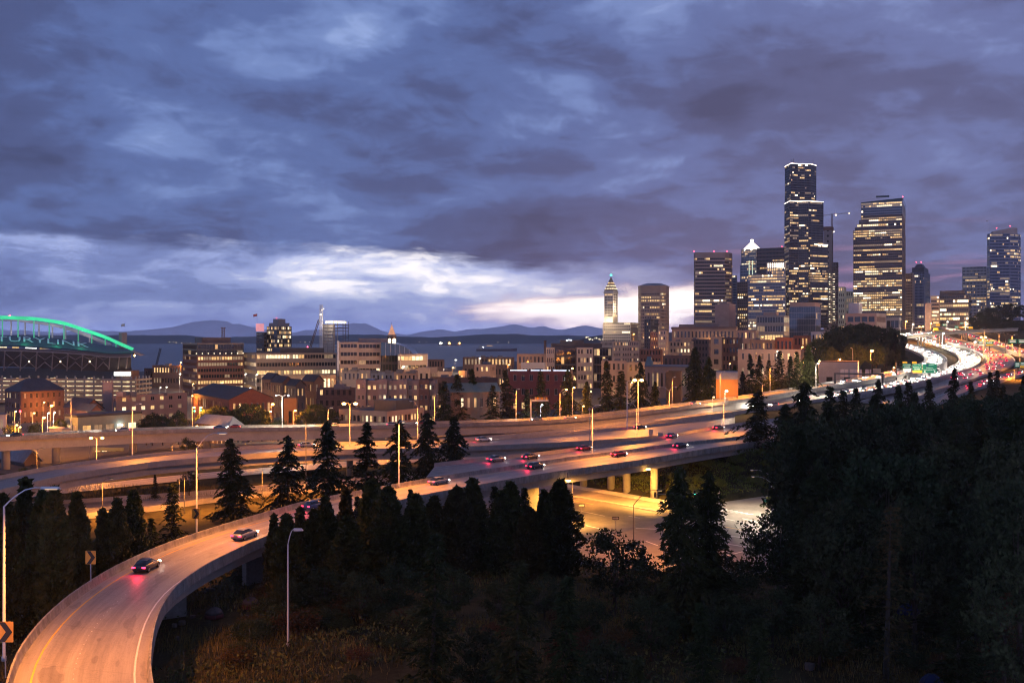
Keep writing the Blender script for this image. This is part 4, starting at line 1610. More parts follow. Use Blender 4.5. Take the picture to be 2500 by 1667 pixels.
# ---- tower under construction by the water
D = 950
t = thing('construction_tower', 'unfinished round cornered tower of bare floors beside the lattice crane', 'building', ((815 - CX) / F * D, D, 8))
foot = poly_px([(788, D), (812, D - 6), (836, D + 2), (851, D + 14), (851, D + 30), (788, D + 30)])
zz = zt(864, D)
k = 0
while zz < zt(788, D):
    q = MB()
    q.prism(foot, zz, zz + .35)
    q.build('floor_slab', 'grey_wall', t)
    for i in range(4):
        a_, c_ = Vector(foot[i]), Vector(foot[(i + 1) % 6])
        for s in (.08, .5):
            p = a_ + (c_ - a_) * s
            q = MB()
            q.box((p.x, p.y + .5, zz + 1.75), (.5, .5, 2.9))
            q.build('column', 'grey_wall', t)
    zz += 3.1
    k += 1
q = MB()
q.prism(poly_px([(788.5, D + 1), (812, D - 4.5), (818, D - 2), (818, D + 12), (788.5, D + 12)]), zt(860, D), zt(792, D))
q.build('wrapped_front', 'white_wall', t)
q = MB()
q.prism(shrink(foot[:4], .8), zt(789, D), zt(784, D))
q.build('lit_top_deck', 'lit_hot', t)
point_light('site_light', PD(800, 786, D - 14), 6000, WARMW, t, 1.0)
t = thing('lattice_crane', 'tall lattice crane with lit mast in front of the unfinished tower', 'crane', PD(784, 862, D - 10))
q = MB()
lattice(q, PD(784, 862, D - 10), PD(784, 743, D - 10), 2.2, 24, .2)
q.build('mast', 'white_steel', t)
q = MB()
lattice(q, PD(757, 850, D - 10), PD(779, 780, D - 10), 1.5, 14, .16)
q.tube([PD(779, 780, D - 10), PD(784, 745, D - 10)], .1, 3)
q.tube([PD(757, 850, D - 10), PD(784, 764, D - 10)], .08, 3)
q.build('boom', 'rust_steel', t)
for px, py in ((783, 768), (786, 757), (790, 754)):
    q = MB()
    q.ball(PD(px, py, D - 12), .9 if px == 783 else .5)
    q.build('mast_light', 'lit_hot', t)
t = thing('dock_crane', 'faint dark boom crane standing by the water', 'crane', PD(384, 886, 1500))
q = MB()
lattice(q, PD(382, 890, 1500), PD(392, 850, 1500), 2.0, 10, .3)
q.build('boom', 'dark_steel', t)

# ---- long office with curved glass roof end
D = 760
t = thing('office_building', 'pale banded office with curved glass end near the clock tower', 'building', ((930 - CX) / F * D, D, 8))
foot = corner_box(823, 829, 874, D, 70)
block('', None, foot, 8, zt(835, D), 'pale_stone', 8, 3.0, (.9, .45), .30, parent=t, roof='roof_dark')
foot = corner_box(868, 873, 930, D + 6, 70)
block('', None, foot, 8, zt(836, D), 'pale_stone', 8, 3.0, (.92, .45), .30, parent=t, roof='roof_dark')
q = MB()
q.tube([PD(826, 905, D - .6), PD(826, 832, D - .6)], .9, 4)
q.build('corner_fin', 'white_steel', t)
foot = corner_box(928, 932, 972, D + 8, 70)
block('', None, foot, 8, zt(866, D), 'dark_wall', 6, 2.4, (.9, .7), .42, parent=t, pane0='green_glass')
q = MB()
prof = [(930, 836), (945, 836.5), (965, 839), (982, 844), (995, 851), (1004, 858), (1010, 866)]
fr = [PD(px, py, D + 2) for px, py in prof] + [PD(1010, 868, D + 2), PD(930, 868, D + 2)]
bk = [p + Vector((2, 22, 0)) for p in fr]
k = len(fr)
q.grid(fr + bk, [tuple(range(k - 1, -1, -1)), tuple(range(k, 2 * k))] + [(i, (i + 1) % k, k + (i + 1) % k, k + i) for i in range(k)])
q.build('curved_roof', 'green_glass', t)
for k in range(1, 7):
    px = 930 + k * 11.5
    yt_ = np.interp(px, [a for a, _ in prof], [b for _, b in prof])
    q = MB()
    q.box((PD(px, 0, D + 1.9).x, D + 1.9, (zt(yt_, D) + zt(868, D)) / 2), (.25, .3, zt(yt_, D) - zt(868, D)))
    q.build('mullion', 'steel', t)
foot = corner_box(971, 976, 1044, D - 6, 66)
block('', None, foot, 8, zt(864, D), 'cream', 6, 3.0, (.92, .45), .22, parent=t, roof='roof_dark')
penthouse(t, corner_box(874, 876, 945, D + 14, 70, 15), zt(838, D), zt(826, D), 'grey_wall')

# ---- station clock tower
D = 800
t = thing('clock_tower', 'slim brick clock tower with lit spire and glowing clock face', 'clock tower', ((956 - CX) / F * D, D, 8))
foot = corner_box(946, 957, 967, D, 45)
q = MB()
q.prism(foot, 8, zt(822, D))
q.build('shaft', 'brick_brown', t)
q = MB()
q.prism(shrink(foot, 1.12), zt(822, D), zt(820, D))
q.prism(shrink(foot, 1.0), zt(820, D), zt(817, D))
q.build('balcony', 'tan_stone', t)
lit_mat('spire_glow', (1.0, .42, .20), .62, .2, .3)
q = MB()
c_ = shrink(foot, .86)
q.prism(c_, zt(817, D), zt(792, D), 0, shrink(foot, .04))
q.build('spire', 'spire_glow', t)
q = MB()
ctr = (sum(f[0] for f in foot) / 4, sum(f[1] for f in foot) / 4)
q.tube([(ctr[0], ctr[1], zt(793, D)), (ctr[0], ctr[1], zt(786, D))], .14, 5)
q.build('finial', 'dark_steel', t)
for e0, e1 in ((0, 1), (1, 2)):
    a_, b__ = Vector(foot[e0]), Vector(foot[e1])
    p = (a_ + b__) / 2
    u = (b__ - a_).normalized()
    nrm = Vector((u.y, -u.x))
    q = MB()
    ring = [(p.x + nrm.x * .15 + u.x * 1.9 * math.cos(g), p.y + nrm.y * .15 + u.y * 1.9 * math.cos(g), zt(831.5, D) + 1.9 * math.sin(g)) for g in [2 * math.pi * i / 16 for i in range(16)]]
    q.add(ring)
    cf = q.build('clock_face', 'lit_hot', t)
    for ang, ln in ((1.2, 1.5), (2.6, 1.0)):
        h_ = MB()
        h_.tube([(p.x + nrm.x * .25, p.y + nrm.y * .25, zt(831.5, D)), (p.x + nrm.x * .25 + u.x * ln * math.cos(ang), p.y + nrm.y * .25 + u.y * ln * math.cos(ang), zt(831.5, D) + ln * math.sin(ang))], .07, 4)
        h_.build('clock_hand', 'dark_steel', cf)


# ------------------------------------------------------------------ nearer city: apartments, houses, warehouses
def gable_roof(mb, foot, z, rise, over=.6, mi=0):
    """ridge along the longer side; foot ccw rectangle"""
    f = [Vector((*q, 0)) for q in foot]
    if (f[1] - f[0]).length < (f[2] - f[1]).length:
        f = f[1:] + f[:1]
    u = (f[1] - f[0]).normalized()
    v = (f[3] - f[0]).normalized()
    f = [f[0] - u * over - v * over, f[1] + u * over - v * over, f[2] + u * over + v * over, f[3] - u * over + v * over]
    m0, m1 = (f[0] + f[3]) / 2, (f[1] + f[2]) / 2
    P = [Vector((p.x, p.y, z)) for p in f] + [Vector((m0.x, m0.y, z + rise)), Vector((m1.x, m1.y, z + rise))]
    dn = Vector((0, 0, -.25))
    Q = [p + dn for p in P]
    mb.grid(P + Q, [(0, 1, 5, 4), (2, 3, 4, 5), (6, 10, 11, 7), (8, 11, 10, 9), (0, 6, 7, 1), (2, 8, 9, 3), (0, 4, 10, 6), (4, 3, 9, 10), (1, 7, 11, 5), (5, 11, 8, 2)], mi)
    return f, m0, m1


def hip_roof(mb, foot, z, rise, over=.8, mi=0):
    f = [Vector((*q, 0)) for q in foot]
    if (f[1] - f[0]).length < (f[2] - f[1]).length:
        f = f[1:] + f[:1]
    u = (f[1] - f[0]).normalized()
    v = (f[3] - f[0]).normalized()
    hw = (f[3] - f[0]).length / 2
    f = [f[0] - u * over - v * over, f[1] + u * over - v * over, f[2] + u * over + v * over, f[3] - u * over + v * over]
    m0, m1 = (f[0] + f[3]) / 2 + u * hw * .9, (f[1] + f[2]) / 2 - u * hw * .9
    P = [Vector((p.x, p.y, z)) for p in f] + [Vector((m0.x, m0.y, z + rise)), Vector((m1.x, m1.y, z + rise))]
    mb.grid(P, [(0, 1, 5, 4), (1, 2, 5), (2, 3, 4, 5), (3, 0, 4), (3, 2, 1, 0)], mi)


def house(label, x0, xc, x2, D, th, yeave, rise, wall, roof='shingle', kind='gable', fl=2, pitch=3.0, frac=(.35, .45), p=.3, zb=None, dep=None, name='house', frame='white_wall'):
    foot = corner_box(x0, xc, x2, D, th, dep)
    z1 = zt(yeave, D)
    zb = gz((xc - CX) / F * D, D) - 1 if zb is None else zb
    t = block(name, label, foot, zb, z1, wall, fl, pitch, frac=frac, p=p, style='rand', roof=None, indiv=True, frame=frame, cat='house' if name == 'house' else 'building')
    q = MB()
    if kind == 'gable':
        f, m0, m1 = gable_roof(q, foot, z1, rise)
        g = MB()
        ff = [Vector((*q_, 0)) for q_ in foot]
        if (ff[1] - ff[0]).length < (ff[2] - ff[1]).length:
            ff = ff[1:] + ff[:1]
        for a_, b_ in ((ff[0], ff[3]), (ff[1], ff[2])):
            mm = (a_ + b_) / 2
            g = MB()
            g.add([(a_.x, a_.y, z1 - .05), (b_.x, b_.y, z1 - .05), (mm.x, mm.y, z1 + rise - .3)])
            g.build('gable', wall, t)
    else:
        hip_roof(q, foot, z1, rise)
    q.build('roof', roof, t)
    return t, foot, z1


# bay fronted apartment block
D = 480
t = thing('apartment_building', 'tan bay fronted apartment block with warm lit windows', 'building', ((965 - CX) / F * D, D, 14))
xs_ = [869, 893, 922, 945, 972, 994, 1022, 1047, 1061]
for k in range(len(xs_) - 1):
    dd = D + (0 if k % 2 == 0 else 2.2)
    foot = corner_box(xs_[k], xs_[k + 1], xs_[k + 1], dd, 2, 16 - (0 if k % 2 == 0 else 2.2))
    block('', None, foot, 14, zt(927 + (2 if k % 2 else 0), dd), 'pink_stucco' if k != 6 else 'brick_brown', 5, 5.0, (.55, .42), .55, style='rand', parent=t, indiv=True, frame='white_wall', cols=[2 if k != 6 else 2, None, None, None], roof='roof_grey', top=.9)
q = MB()
a_ = corner_box(895, 915, 915, D + 4, 2, 9)
q.prism(a_, zt(929, D), zt(925, D))
q.build('solar_roof', 'blue_glass', t)

# low brick office with a long angled front
D = 400
t, foot, z1 = B('office_building', 'low brick office with angled front and pale lit windows beside the viaduct', 827, 945, 1035, D, 30, 1004, 'pink_stucco', 2, 2.3, zb=gz(-60, 402) - 1, frac=(.62, .5), p=.55, style='rand', indiv=True, frame='brick_brown', top=1.0)
q = MB()
q.prism(shrink(foot, (.45, .5), (4, 3)), z1 - .8, zt(981, D))
q.build('penthouse', 'dark_wall', t)

# pale stucco apartments with the old tower
D = 470
t, foot, z1 = B('apartment_building', 'pale stucco apartment block glowing orange at its street end', 276, 284, 457, D, 42, 966, 'pink_stucco', 4, 5.2, zb=13, frac=(.42, .42), p=.42, style='rand', indiv=True, frame='white_wall', base=3.0, dep=16, units=0)
roof_units(t, foot, z1 - .8, 5, 11)
q = MB()
q.prism(corner_box(284, 300, 300, D - .5, 4, 3), z1 - .5, zt(957, D))
q.build('stair_head', 'pink_stucco', t)
t, foot, z1 = B('old_tower', 'square stucco tower with notched top beside the pale apartments', 251, 273, 277, D + 14, 10, 934, 'pink_stucco', 1, 30, zb=13, frac=(.01, .01), p=0, parapet=.4)
for k in range(4):
    a_, c_ = Vector(foot[0]), Vector(foot[1])
    p = a_ + (c_ - a_) * (k / 3)
    q = MB()
    q.box((p.x, p.y + .4, z1 + .45), (.8, .8, .95))
    q.build('merlon', 'pink_stucco', t)

# brick block with a big hipped roof
t, foot, z1 = house('brown brick block with big dark hipped roof and tall lit windows', 12, 50, 157, 520, 38, 956, 6.5, 'brick_brown', 'roof_dark', 'hip', 4, 3.4, (.36, .55), .28, zb=13, name='brick_building', frame='tan_stone')
house('twin gabled brown house in front of the square tower', 158, 205, 252, 455, 45, 998, 4.4, 'brick_brown', 'shingle', 'gable', 1, 3.0, (.5, .5), .2, zb=15)
house('small gabled wing beside the twin gabled house', 186, 222, 250, 440, 45, 1004, 3.0, 'brick_brown', 'shingle', 'gable', 1, 3.0, (.5, .5), .5, zb=15)

# transit shed beside the viaduct
D = 400
t, foot, z1 = B('transit_building', 'low grey green building with deep flat roof and lit gallery', 158, 190, 344, D, 40, 1019, 'green_wall', 1, 5.0, zb=15, frac=(.72, .55), p=.9, style='rand', indiv=True, frame='dark_steel', roof='roof_dark', base=1.5, top=1.2)
q = MB()
q.prism(shrink(foot, 1.03), z1, z1 + .9)
q.build('roof_slab', 'roof_dark', t)
q = MB()
q.prism(shrink(foot, (.12, .3), (-6, 0)), z1 + .9, z1 + 1.4)
q.build('skylight', 'strip_cool' if False else 'copper_roof', t)
for px, py in ((279, 1036), (298, 1037), (255, 1046)):
    q = MB()
    p = PD(px, py, D + 14)
    q.ball(p, .35)
    q.build('gallery_lamp', 'lamp_white', t)
    point_light('gallery_glow', p + Vector((0, -1.0, 0)), 250, COOLW, t, .3)
house('white corner building cut by the frame edge with one lit window', -40, 14, 17, 400, 12, 1012, .6, 'white_wall', 'roof_grey', 'hip', 2, 3.2, (.5, .5), .6, zb=14, name='white_building')
house('small blue roofed shelter by the street lamps', 120, 150, 172, 385, 40, 1047, .5, 'white_wall', 'roof_pale', 'hip', 1, 3.0, (.7, .6), 1.0, zb=15, name='shelter')

# long gabled red and white house row
t, foot, z1 = house('long gabled red and cream row house with dark shingle roof', 470, 560, 668, 470, 58, 975, 5.0, 'brick_red', 'shingle', 'gable', 2, 3.2, (.4, .5), .22, zb=14)
t, foot, z1 = house('low pale hipped roof house right behind the viaduct rail', 480, 560, 590, 365, 40, 1040, 3.4, 'brown_wall', 'roof_pale', 'hip', 1, 3.0, (.4, .4), .2, zb=18)
for k, (x0, xc, x2, dd, ye, wl, ff) in enumerate(((662, 690, 716, 545, 934, 'brick_brown', .3), (700, 722, 745, 535, 942, 'brown_wall', .25), (738, 768, 790, 560, 931, 'brick_brown', .25), (640, 662, 690, 570, 926, 'brick_dark', .2))):
    house(('dark gabled townhouse with a lit gable window', 'lower gabled townhouse with pale dormers', 'tall gabled townhouse with a sloping dark roof', 'dark gabled townhouse partly behind its neighbours')[k], x0, xc, x2, dd, 50, ye, 3.6, wl, 'shingle', 'gable', 3, 3.0, (.35, .5), ff, zb=13)
B('corner_shop', 'small ochre wall lit from the street behind the trees', 693, 724, 727, 450, 8, 972, 'orange_wall', 1, 6, zb=15, frac=(.3, .3), p=.4, dep=12, indiv=True, style='rand')
B('office_building', 'dark brick block with a few yellow windows left of the bay fronted one', 773, 866, 868, 505, 6, 946, 'brick_dark', 4, 3.2, zb=14, frac=(.5, .5), p=.14, style='rand', indiv=True, dep=18, units=3)

# roofs behind the bay fronted block
spec = [('low flat roofed block with blue skylights left of the pale stair block', 835, 903, 905, 640, 903, 'grey_wall', 3, .12, 4),
        ('low mauve block with white vents on its roof', 905, 962, 964, 660, 908, 'blue_grey', 3, .10, 5),
        ('low pink walled block behind the bay fronted apartments', 962, 1018, 1020, 650, 908, 'pink_stucco', 3, .12, 3),
        ('pale windowless stair block among the low roofs', 1020, 1050, 1068, 630, 897, 'pale_stone', 2, .05, 0),
        ('cream block with one lit door among the low roofs', 1068, 1095, 1104, 620, 907, 'cream', 2, .25, 2),
        ('orange lit cream block among the low roofs', 1120, 1135, 1140, 700, 905, 'cream', 2, .3, 0),
        ('tall mauve block with two lit windows above the low roofs', 1158, 1196, 1211, 640, 890, 'pink_stucco', 5, .10, 2),
        ('long low flat roof with red edge before the mauve block', 1050, 1215, 1220, 560, 922, 'brick_dark', 2, .12, 6)]
for lb, x0, xc, x2, dd, yt_, wl, fl, pp, un in spec:
    B('city_block', lb, x0, xc, x2, dd, 16, yt_, wl, fl, 3.4, zb=13, frac=(.42, .42), p=pp, style='rand', dep=22, units=un, indiv=dd < 600)
house('long green roofed house behind the first conifers', 1082, 1100, 1220, 430, 70, 957, 3.6, 'brown_wall', 'copper_roof', 'gable', 2, 3.0, (.4, .4), .15, zb=17)
B('waterfront_block', 'wide lit brick block in front of the anchored ship', 1130, 1252, 1256, 900, 10, 872, 'brick_brown', 4, 3.4, zb=8, frac=(.55, .55), p=.40, dep=25, units=4)
B('waterfront_block', 'brick warehouse with rows of amber windows by the water', 1045, 1083, 1085, 880, 10, 877, 'brick_brown', 4, 3.0, zb=8, frac=(.5, .5), p=.4, dep=25)
B('waterfront_block', 'brown warehouse row left of the brick office', 372, 444, 446, 900, 20, 892, 'brick_brown', 3, 3.4, zb=8, frac=(.5, .45), p=.16, dep=30, units=3)
B('waterfront_block', 'dark low warehouse with sodium lit wall near the docks', 352, 394, 396, 980, 20, 899, 'brick_dark', 2, 3.6, zb=6, frac=(.5, .45), p=.2, dep=30)
B('waterfront_block', 'pale warehouse block below the thin chimney', 1262, 1332, 1334, 760, 10, 864, 'tan_stone', 4, 3.4, zb=10, frac=(.45, .5), p=.25, dep=25, units=2)
B('waterfront_block', 'white low range with a row of small windows', 1272, 1330, 1332, 680, 10, 885, 'white_wall', 2, 2.4, zb=12, frac=(.5, .4), p=.2, dep=12)
t = thing('brick_chimney', 'thin dark chimney standing against the water', 'chimney', PD(1331, 880, 830))
q = MB()
p = PD(1331, 880, 830)
q.lathe((p.x, p.y, 0), [(1.25, 10), (1.05, zt(833, 830)), (1.25, zt(832.5, 830)), (1.25, zt(831, 830))], 10)
q.build('stack', 'brick_dark', t)

# fin fronted office with glass bays
D = 700
t = thing('office_building', 'office of pale punched bays and dark glass bays with roof pavilion', 'building', ((1410 - CX) / F * D, D, 12))
for x0, x1, wl, fr_, pp, off, pitch in ((1334, 1354, 'cream', (.46, .5), .08, 0, 1.5), (1354, 1408, 'dark_wall', (.94, .8), .10, 1.6, 2.2), (1408, 1448, 'cream', (.5, .5), .30, 0, 2.2), (1448, 1494, 'dark_wall', (.94, .8), .12, 1.6, 2.2)):
    foot = corner_box(x0, x1, x1, D + off, 1, 22 - off)
    block('', None, foot, 12, zt(848 + (1 if off else 0), D), wl, 7, pitch, fr_, pp, parent=t, style='rand', pane0='black_glass', depth=.5, roof='roof_dark')
q = MB()
q.prism(corner_box(1346, 1470, 1470, D + 6, 1, 12), zt(848, D), zt(838, D))
q.build('penthouse', 'dark_wall', t)
q = MB()
q.prism(corner_box(1368, 1425, 1425, D + 8, 1, 8), zt(838, D), zt(830, D))
q.build('roof_pavilion', 'dark_wall', t)
q = MB()
q.tube([PD(1382, 831.5, D + 5), PD(1388, 829.5, D + 5), PD(1396, 830.5, D + 5)], .4, 5)
q.build('roof_light', 'strip_cool', t)

t, foot, z1 = B('apartment_building', 'red panel apartment block edged with white roof lights', 1241, 1394, 1398, 520, 6, 906, 'red_panel', 4, 4.6, zb=14, frac=(.40, .45), p=.22, style='rand', indiv=True, frame='white_wall', dep=18, units=4)
for s0, s1 in ((.03, .30), (.36, .50), (.52, .68), (.72, .98)):
    a_, c_ = Vector((*foot[0], z1 + .35)), Vector((*foot[1], z1 + .35))
    q = MB()
    q.tube([a_ + (c_ - a_) * s0, a_ + (c_ - a_) * s1], .18, 4)
    q.build('roof_light', 'strip_cool', t)
spec = [('pale stone hotel with corner piers in front of the white tower', 1466, 1496, 1561, 900, 60, 833, 'pale_stone', 9, 2.2, .26, 12),
        ('brown brick low block behind the tan parapet houses', 1561, 1616, 1618, 950, 12, 852, 'brick_brown', 5, 3.2, .06, 12),
        ('dark slab right of the white tower base', 1573, 1588, 1607, 1150, 30, 779, 'dark_wall', 18, 3.0, .10, 15),
        ('dark brick block with column of lit stair windows', 1588, 1607, 1612, 1050, 20, 812, 'brick_dark', 12, 3.0, .24, 15),
        ('pale lit hotel between dark blocks', 1606, 1626, 1632, 1000, 24, 806, 'cream', 10, 3.0, .45, 15),
        ('tan residential block with yellow dotted windows', 1632, 1688, 1693, 860, 20, 833, 'tan_stone', 8, 3.2, .42, 12),
        ('dark block right of the tan dotted one', 1688, 1730, 1735, 900, 20, 828, 'brick_dark', 8, 3.2, .10, 12),
        ('low dark block with scattered lit windows behind the eaved hall', 1618, 1694, 1697, 700, 14, 868, 'brick_dark', 4, 3.0, .22, 12),
        ('tan parapet block with lit stair windows behind the firs', 1468, 1530, 1532, 650, 10, 881, 'pink_stucco', 4, 3.6, .16, 12),
        ('cream parapet block with dark red cornice', 1530, 1612, 1614, 640, 10, 884, 'tan_stone', 4, 3.4, .14, 12),
        ('brown balcony tower with red brick panels', 1762, 1806, 1813, 800, 24, 824, 'brick_brown', 7, 3.2, .16, 15),
        ('pale slab flanking the brown balcony tower', 1735, 1762, 1764, 790, 16, 822, 'tan_stone', 6, 6, .04, 15),
        ('long low tan courthouse annex with lit strip windows', 1796, 1846, 1852, 1000, 24, 806, 'tan_stone', 5, 4.0, .35, 20),
        ('red brick apartments lit from the street', 1937, 1975, 1980, 760, 24, 819, 'brick_red', 5, 3.0, .3, 15),
        ('white and grey apartments with square windows', 1980, 2016, 2023, 780, 28, 810, 'white_wall', 5, 3.0, .22, 15),
        ('dark townhouse row with pale gables', 1830, 1890, 1893, 720, 20, 829, 'brown_wall', 4, 3.0, .14, 15),
        ('red fronted townhouse behind the long apartment slab', 1893, 1936, 1938, 730, 20, 824, 'brick_red', 4, 3.0, .12, 15)]
for lb, x0, xc, x2, dd, th_, yt_, wl, fl, pitch, pp, un in spec:
    B('city_block', lb, x0, xc, x2, dd, th_, yt_, wl, fl, pitch, zb=14, frac=(.46, .5), p=pp, style='rand', dep=24, units=2)
t, foot, z1 = B('eaved_hall', 'long low hall with deep eaves and a row of lit windows', 1575, 1690, 1694, 560, 12, 896, 'tan_stone', 2, 2.6, zb=14, frac=(.4, .5), p=.35, style='rand', dep=16, indiv=True)
q = MB()
q.prism(shrink(foot, 1.03), z1, z1 + .5)
q.build('eaves', 'roof_grey', t)
q = MB()
q.prism(shrink(foot, (.16, .5), (-12, 0)), z1 + .5, z1 + 5.5, 0, shrink(foot, (.08, .1), (-12, 0)))
q.build('roof_turret', 'copper_roof', t)
B('warehouse', 'windowless ochre wall behind the tall cedar', 1626, 1662, 1666, 500, 12, 908, 'orange_wall', 1, 20, zb=16, frac=(.01, .01), p=0, dep=14)
t, foot, z1 = B('warehouse', 'ochre walled shed with grey upper storey behind the freeway rail', 1748, 1802, 1806, 440, 12, 926, 'orange_wall', 1, 20, zb=18, frac=(.01, .01), p=0, dep=14)
q = MB()
q.prism(shrink(foot, .97), z1 - .2, zt(908, 440))
q.build('upper_storey', 'blue_grey', t)
t, foot, z1 = B('apartment_building', 'long pink grey apartment slab behind the fir tips', 1801, 1955, 1962, 620, 22, 853, 'pink_stucco', 4, 4.2, zb=16, frac=(.36, .42), p=.22, style='rand', indiv=True, frame='white_wall', dep=16, units=4)
t, foot, z1 = B('graffiti_warehouse', 'mauve warehouse with sprayed lettering above the freeway', 1999, 2094, 2097, 560, 22, 884, 'blue_grey', 1, 9, zb=20, frac=(.35, .3), p=.0, dep=14, roof='roof_dark')
q = MB()
q.prism(shrink(foot, 1.01), z1 - .1, z1 + .6)
q.build('parapet_band', 'brick_dark', t)

# ------------------------------------------------------------------ parking garage under the stadium
D = 640
t = thing('parking_garage', 'open parking garage with bright lit decks below the stadium', 'building', ((260 - CX) / F * D, D, 10))
foot = corner_box(-30, 330, 371, D, 8)
k = 0
for yy in (986, 974, 963, 952, 941, 930):
    z = zt(yy, D)
    q = MB()
    q.prism(foot, z, z + .45)
    q.build('deck_slab', 'tan_stone', t)
    a_, c_, d__ = Vector(foot[0]), Vector(foot[1]), Vector(foot[2])
    for a2, c2, nn in ((a_, c_, 16), (c_, d__, 5)):
        q = MB()
        u = (c2 - a2).normalized()
        q.prism([(a2.x, a2.y), (c2.x, c2.y), (c2.x - u.y * .25, c2.y + u.x * .25), (a2.x - u.y * .25, a2.y + u.x * .25)], z + .45, z + 1.25)
        q.build('deck_rail', 'tan_stone', t)
        for i in range(nn):
            p = a2 + (c2 - a2) * ((i + .5) / nn)
            q = MB()
            q.box((p.x - u.y * .8, p.y + u.x * .8, z + 1.7), (.9, .7, 2.5), 0, math.atan2(u.y, u.x))
            q.build('column', 'grey_wall', t)
    if yy > 935:
        q = MB()
        ins_ = shrink(foot, (.97, .80))
        for i in range(26):
            s = (i + .5) / 26
            p = Vector(ins_[0]) + (Vector(ins_[1]) - Vector(ins_[0])) * s
            if (i * 7 + k * 5) % 9 != 0:
                q.box((p.x, p.y, z + 2.35), (4.4, .25, .25), 0, math.atan2((c_ - a_).y, (c_ - a_).x))
        o = q.build('strip_lamp', 'lit_white', t)
        o['kind'] = 'stuff'
        q = MB()
        bk_ = shrink(foot, (.99, .72))
        a2, c2 = Vector(bk_[0]), Vector(bk_[1])
        q.add([(a2.x, a2.y, z + .5), (c2.x, c2.y, z + .5), (c2.x, c2.y, z + 3.2), (a2.x, a2.y, z + 3.2)])
        q.build('back_wall', 'cream', t)
        for s in (.52, .66, .80, .93):
            p = a_ + (c_ - a_) * s
            point_light('deck_glow', (p.x + 1, p.y + 3.0, z + 2.4), 300, (1.0, .80, .50), t, .6)
    k += 1

# ------------------------------------------------------------------ stadium
D = 900
t = thing('stadium', 'stadium with glowing green roof arch and sloping teal roof', 'stadium', ((0 - CX) / F * D, D, 8))
arch = [(-560, 905), (-480, 868), (-400, 838), (-300, 809), (-200, 789), (-100, 778), (0, 775), (42, 776), (82, 778), (120, 783), (156, 789), (190, 800), (224, 811.5), (257, 823), (284, 835), (324, 852.6)]
lit_mat('arch_green', (.02, 1.0, .42), .80, .35, .03)
lit_mat('arch_green_dim', (.02, .85, .38), .42, .2, .05)
q = MB()
pts = spline([PD(px, py, D) for px, py in arch], 60)
for off in (Vector((0, 0, 0)),):
    q.tube([Vector(p) for p in pts], 1.6, 6)
q.build('roof_arch', 'arch_green', t)
far_arch = [(-560, 900), (-400, 840), (-250, 800), (-100, 782), (20, 779), (63, 783), (126, 791.6), (160, 800), (189, 809), (231, 826), (271, 843)]
q = MB()
q.tube([Vector(p) for p in spline([PD(px, py, D + 150) for px, py in far_arch], 50)], 2.1, 6)
q.build('far_arch', 'white_steel', t)
top_e = [(-330, 838), (-200, 825), (-90, 819), (0, 818.5), (80, 820.5), (157, 828), (210, 835), (257, 842), (324, 853)]
bot_e = [(-330, 866), (-200, 850), (-90, 844), (0, 843), (63, 844.6), (168, 851.5), (230, 858), (267, 862), (327, 860.5)]
TE = spline([PD(px, py, D + 55) for px, py in top_e], 60)
BE = spline([PD(px, py, D - 20) for px, py in bot_e], 60)
q = MB()
q.grid([tuple(p) for p in BE] + [tuple(p) for p in TE] + [tuple(p - np.array([0, 0, 1.2])) for p in BE] + [tuple(p - np.array([0, 0, 1.2])) for p in TE],
       [(i, i + 1, 61 + i, 60 + i) for i in range(59)] + [(120 + i, 180 + i, 181 + i, 121 + i) for i in range(59)] + [(120 + i, 121 + i, i + 1, i) for i in range(59)] + [(60 + i, 61 + i, 181 + i, 180 + i) for i in range(59)])
roof_o = q.build('roof', 'teal_roof', t)


def text_mesh(body):
    cu = bpy.data.curves.new('lettering', 'FONT')
    cu.body = body
    cu.size = 1.0
    cu.resolution_u = 2
    ob = bpy.data.objects.new('lettering', cu)
    COL.objects.link(ob)
    dg = bpy.context.evaluated_depsgraph_get()
    dg.update()
    me = bpy.data.meshes.new_from_object(ob.evaluated_get(dg))
    V = [tuple(v.co) for v in me.vertices]
    Fc = [tuple(p.vertices) for p in me.polygons]
    bpy.data.objects.remove(ob)
    bpy.data.curves.remove(cu)
    bpy.data.meshes.remove(me)
    return np.array(V), Fc


def on_roof(px, v):
    tpx = np.interp(px, np.array([p[0] / p[1] * F + CX for p in BE]), np.arange(60))
    a_ = np.array([np.interp(tpx, np.arange(60), BE[:, k]) for k in range(3)])
    c_ = np.array([np.interp(tpx, np.arange(60), TE[:, k]) for k in range(3)])
    return a_ + (c_ - a_) * v + np.array([0, -.5, .7])


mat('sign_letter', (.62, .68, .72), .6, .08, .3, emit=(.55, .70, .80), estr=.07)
mat('sign_letter_green', (.10, .28, .14), .6, .08, .3)
for body, x0, x1, v0, v1, m in (('CENTURYLINK', -104, 219, .30, .82, 'sign_letter'), ('FIELD', -60, 26, .05, .24, 'sign_letter_green')):
    V, Fc = text_mesh(body)
    mn, mx = V.min(0), V.max(0)
    q = MB()
    q.v = [tuple(on_roof(x0 + (x1 - x0) * (p[0] - mn[0]) / (mx[0] - mn[0]), v0 + (v1 - v0) * (p[1] - mn[1]) / (mx[1] - mn[1]))) for p in V]
    q.f, q.m = Fc, [0] * len(Fc)
    o = q.build('lettering', m, roof_o if False else t)
for px, yb in ((-34, 822), (5.9, 823), (44, 823.5), (82.7, 824.5), (120, 826), (156, 829), (191, 833), (224, 838.5), (257, 843), (283, 847)):
    ya = np.interp(px, [a for a, _ in arch], [b for _, b in arch])
    q = MB()
    q.tube([PD(px, ya, D), PD(px, yb, D)], .5, 5)
    q.build('hanger', 'arch_green_dim', t)
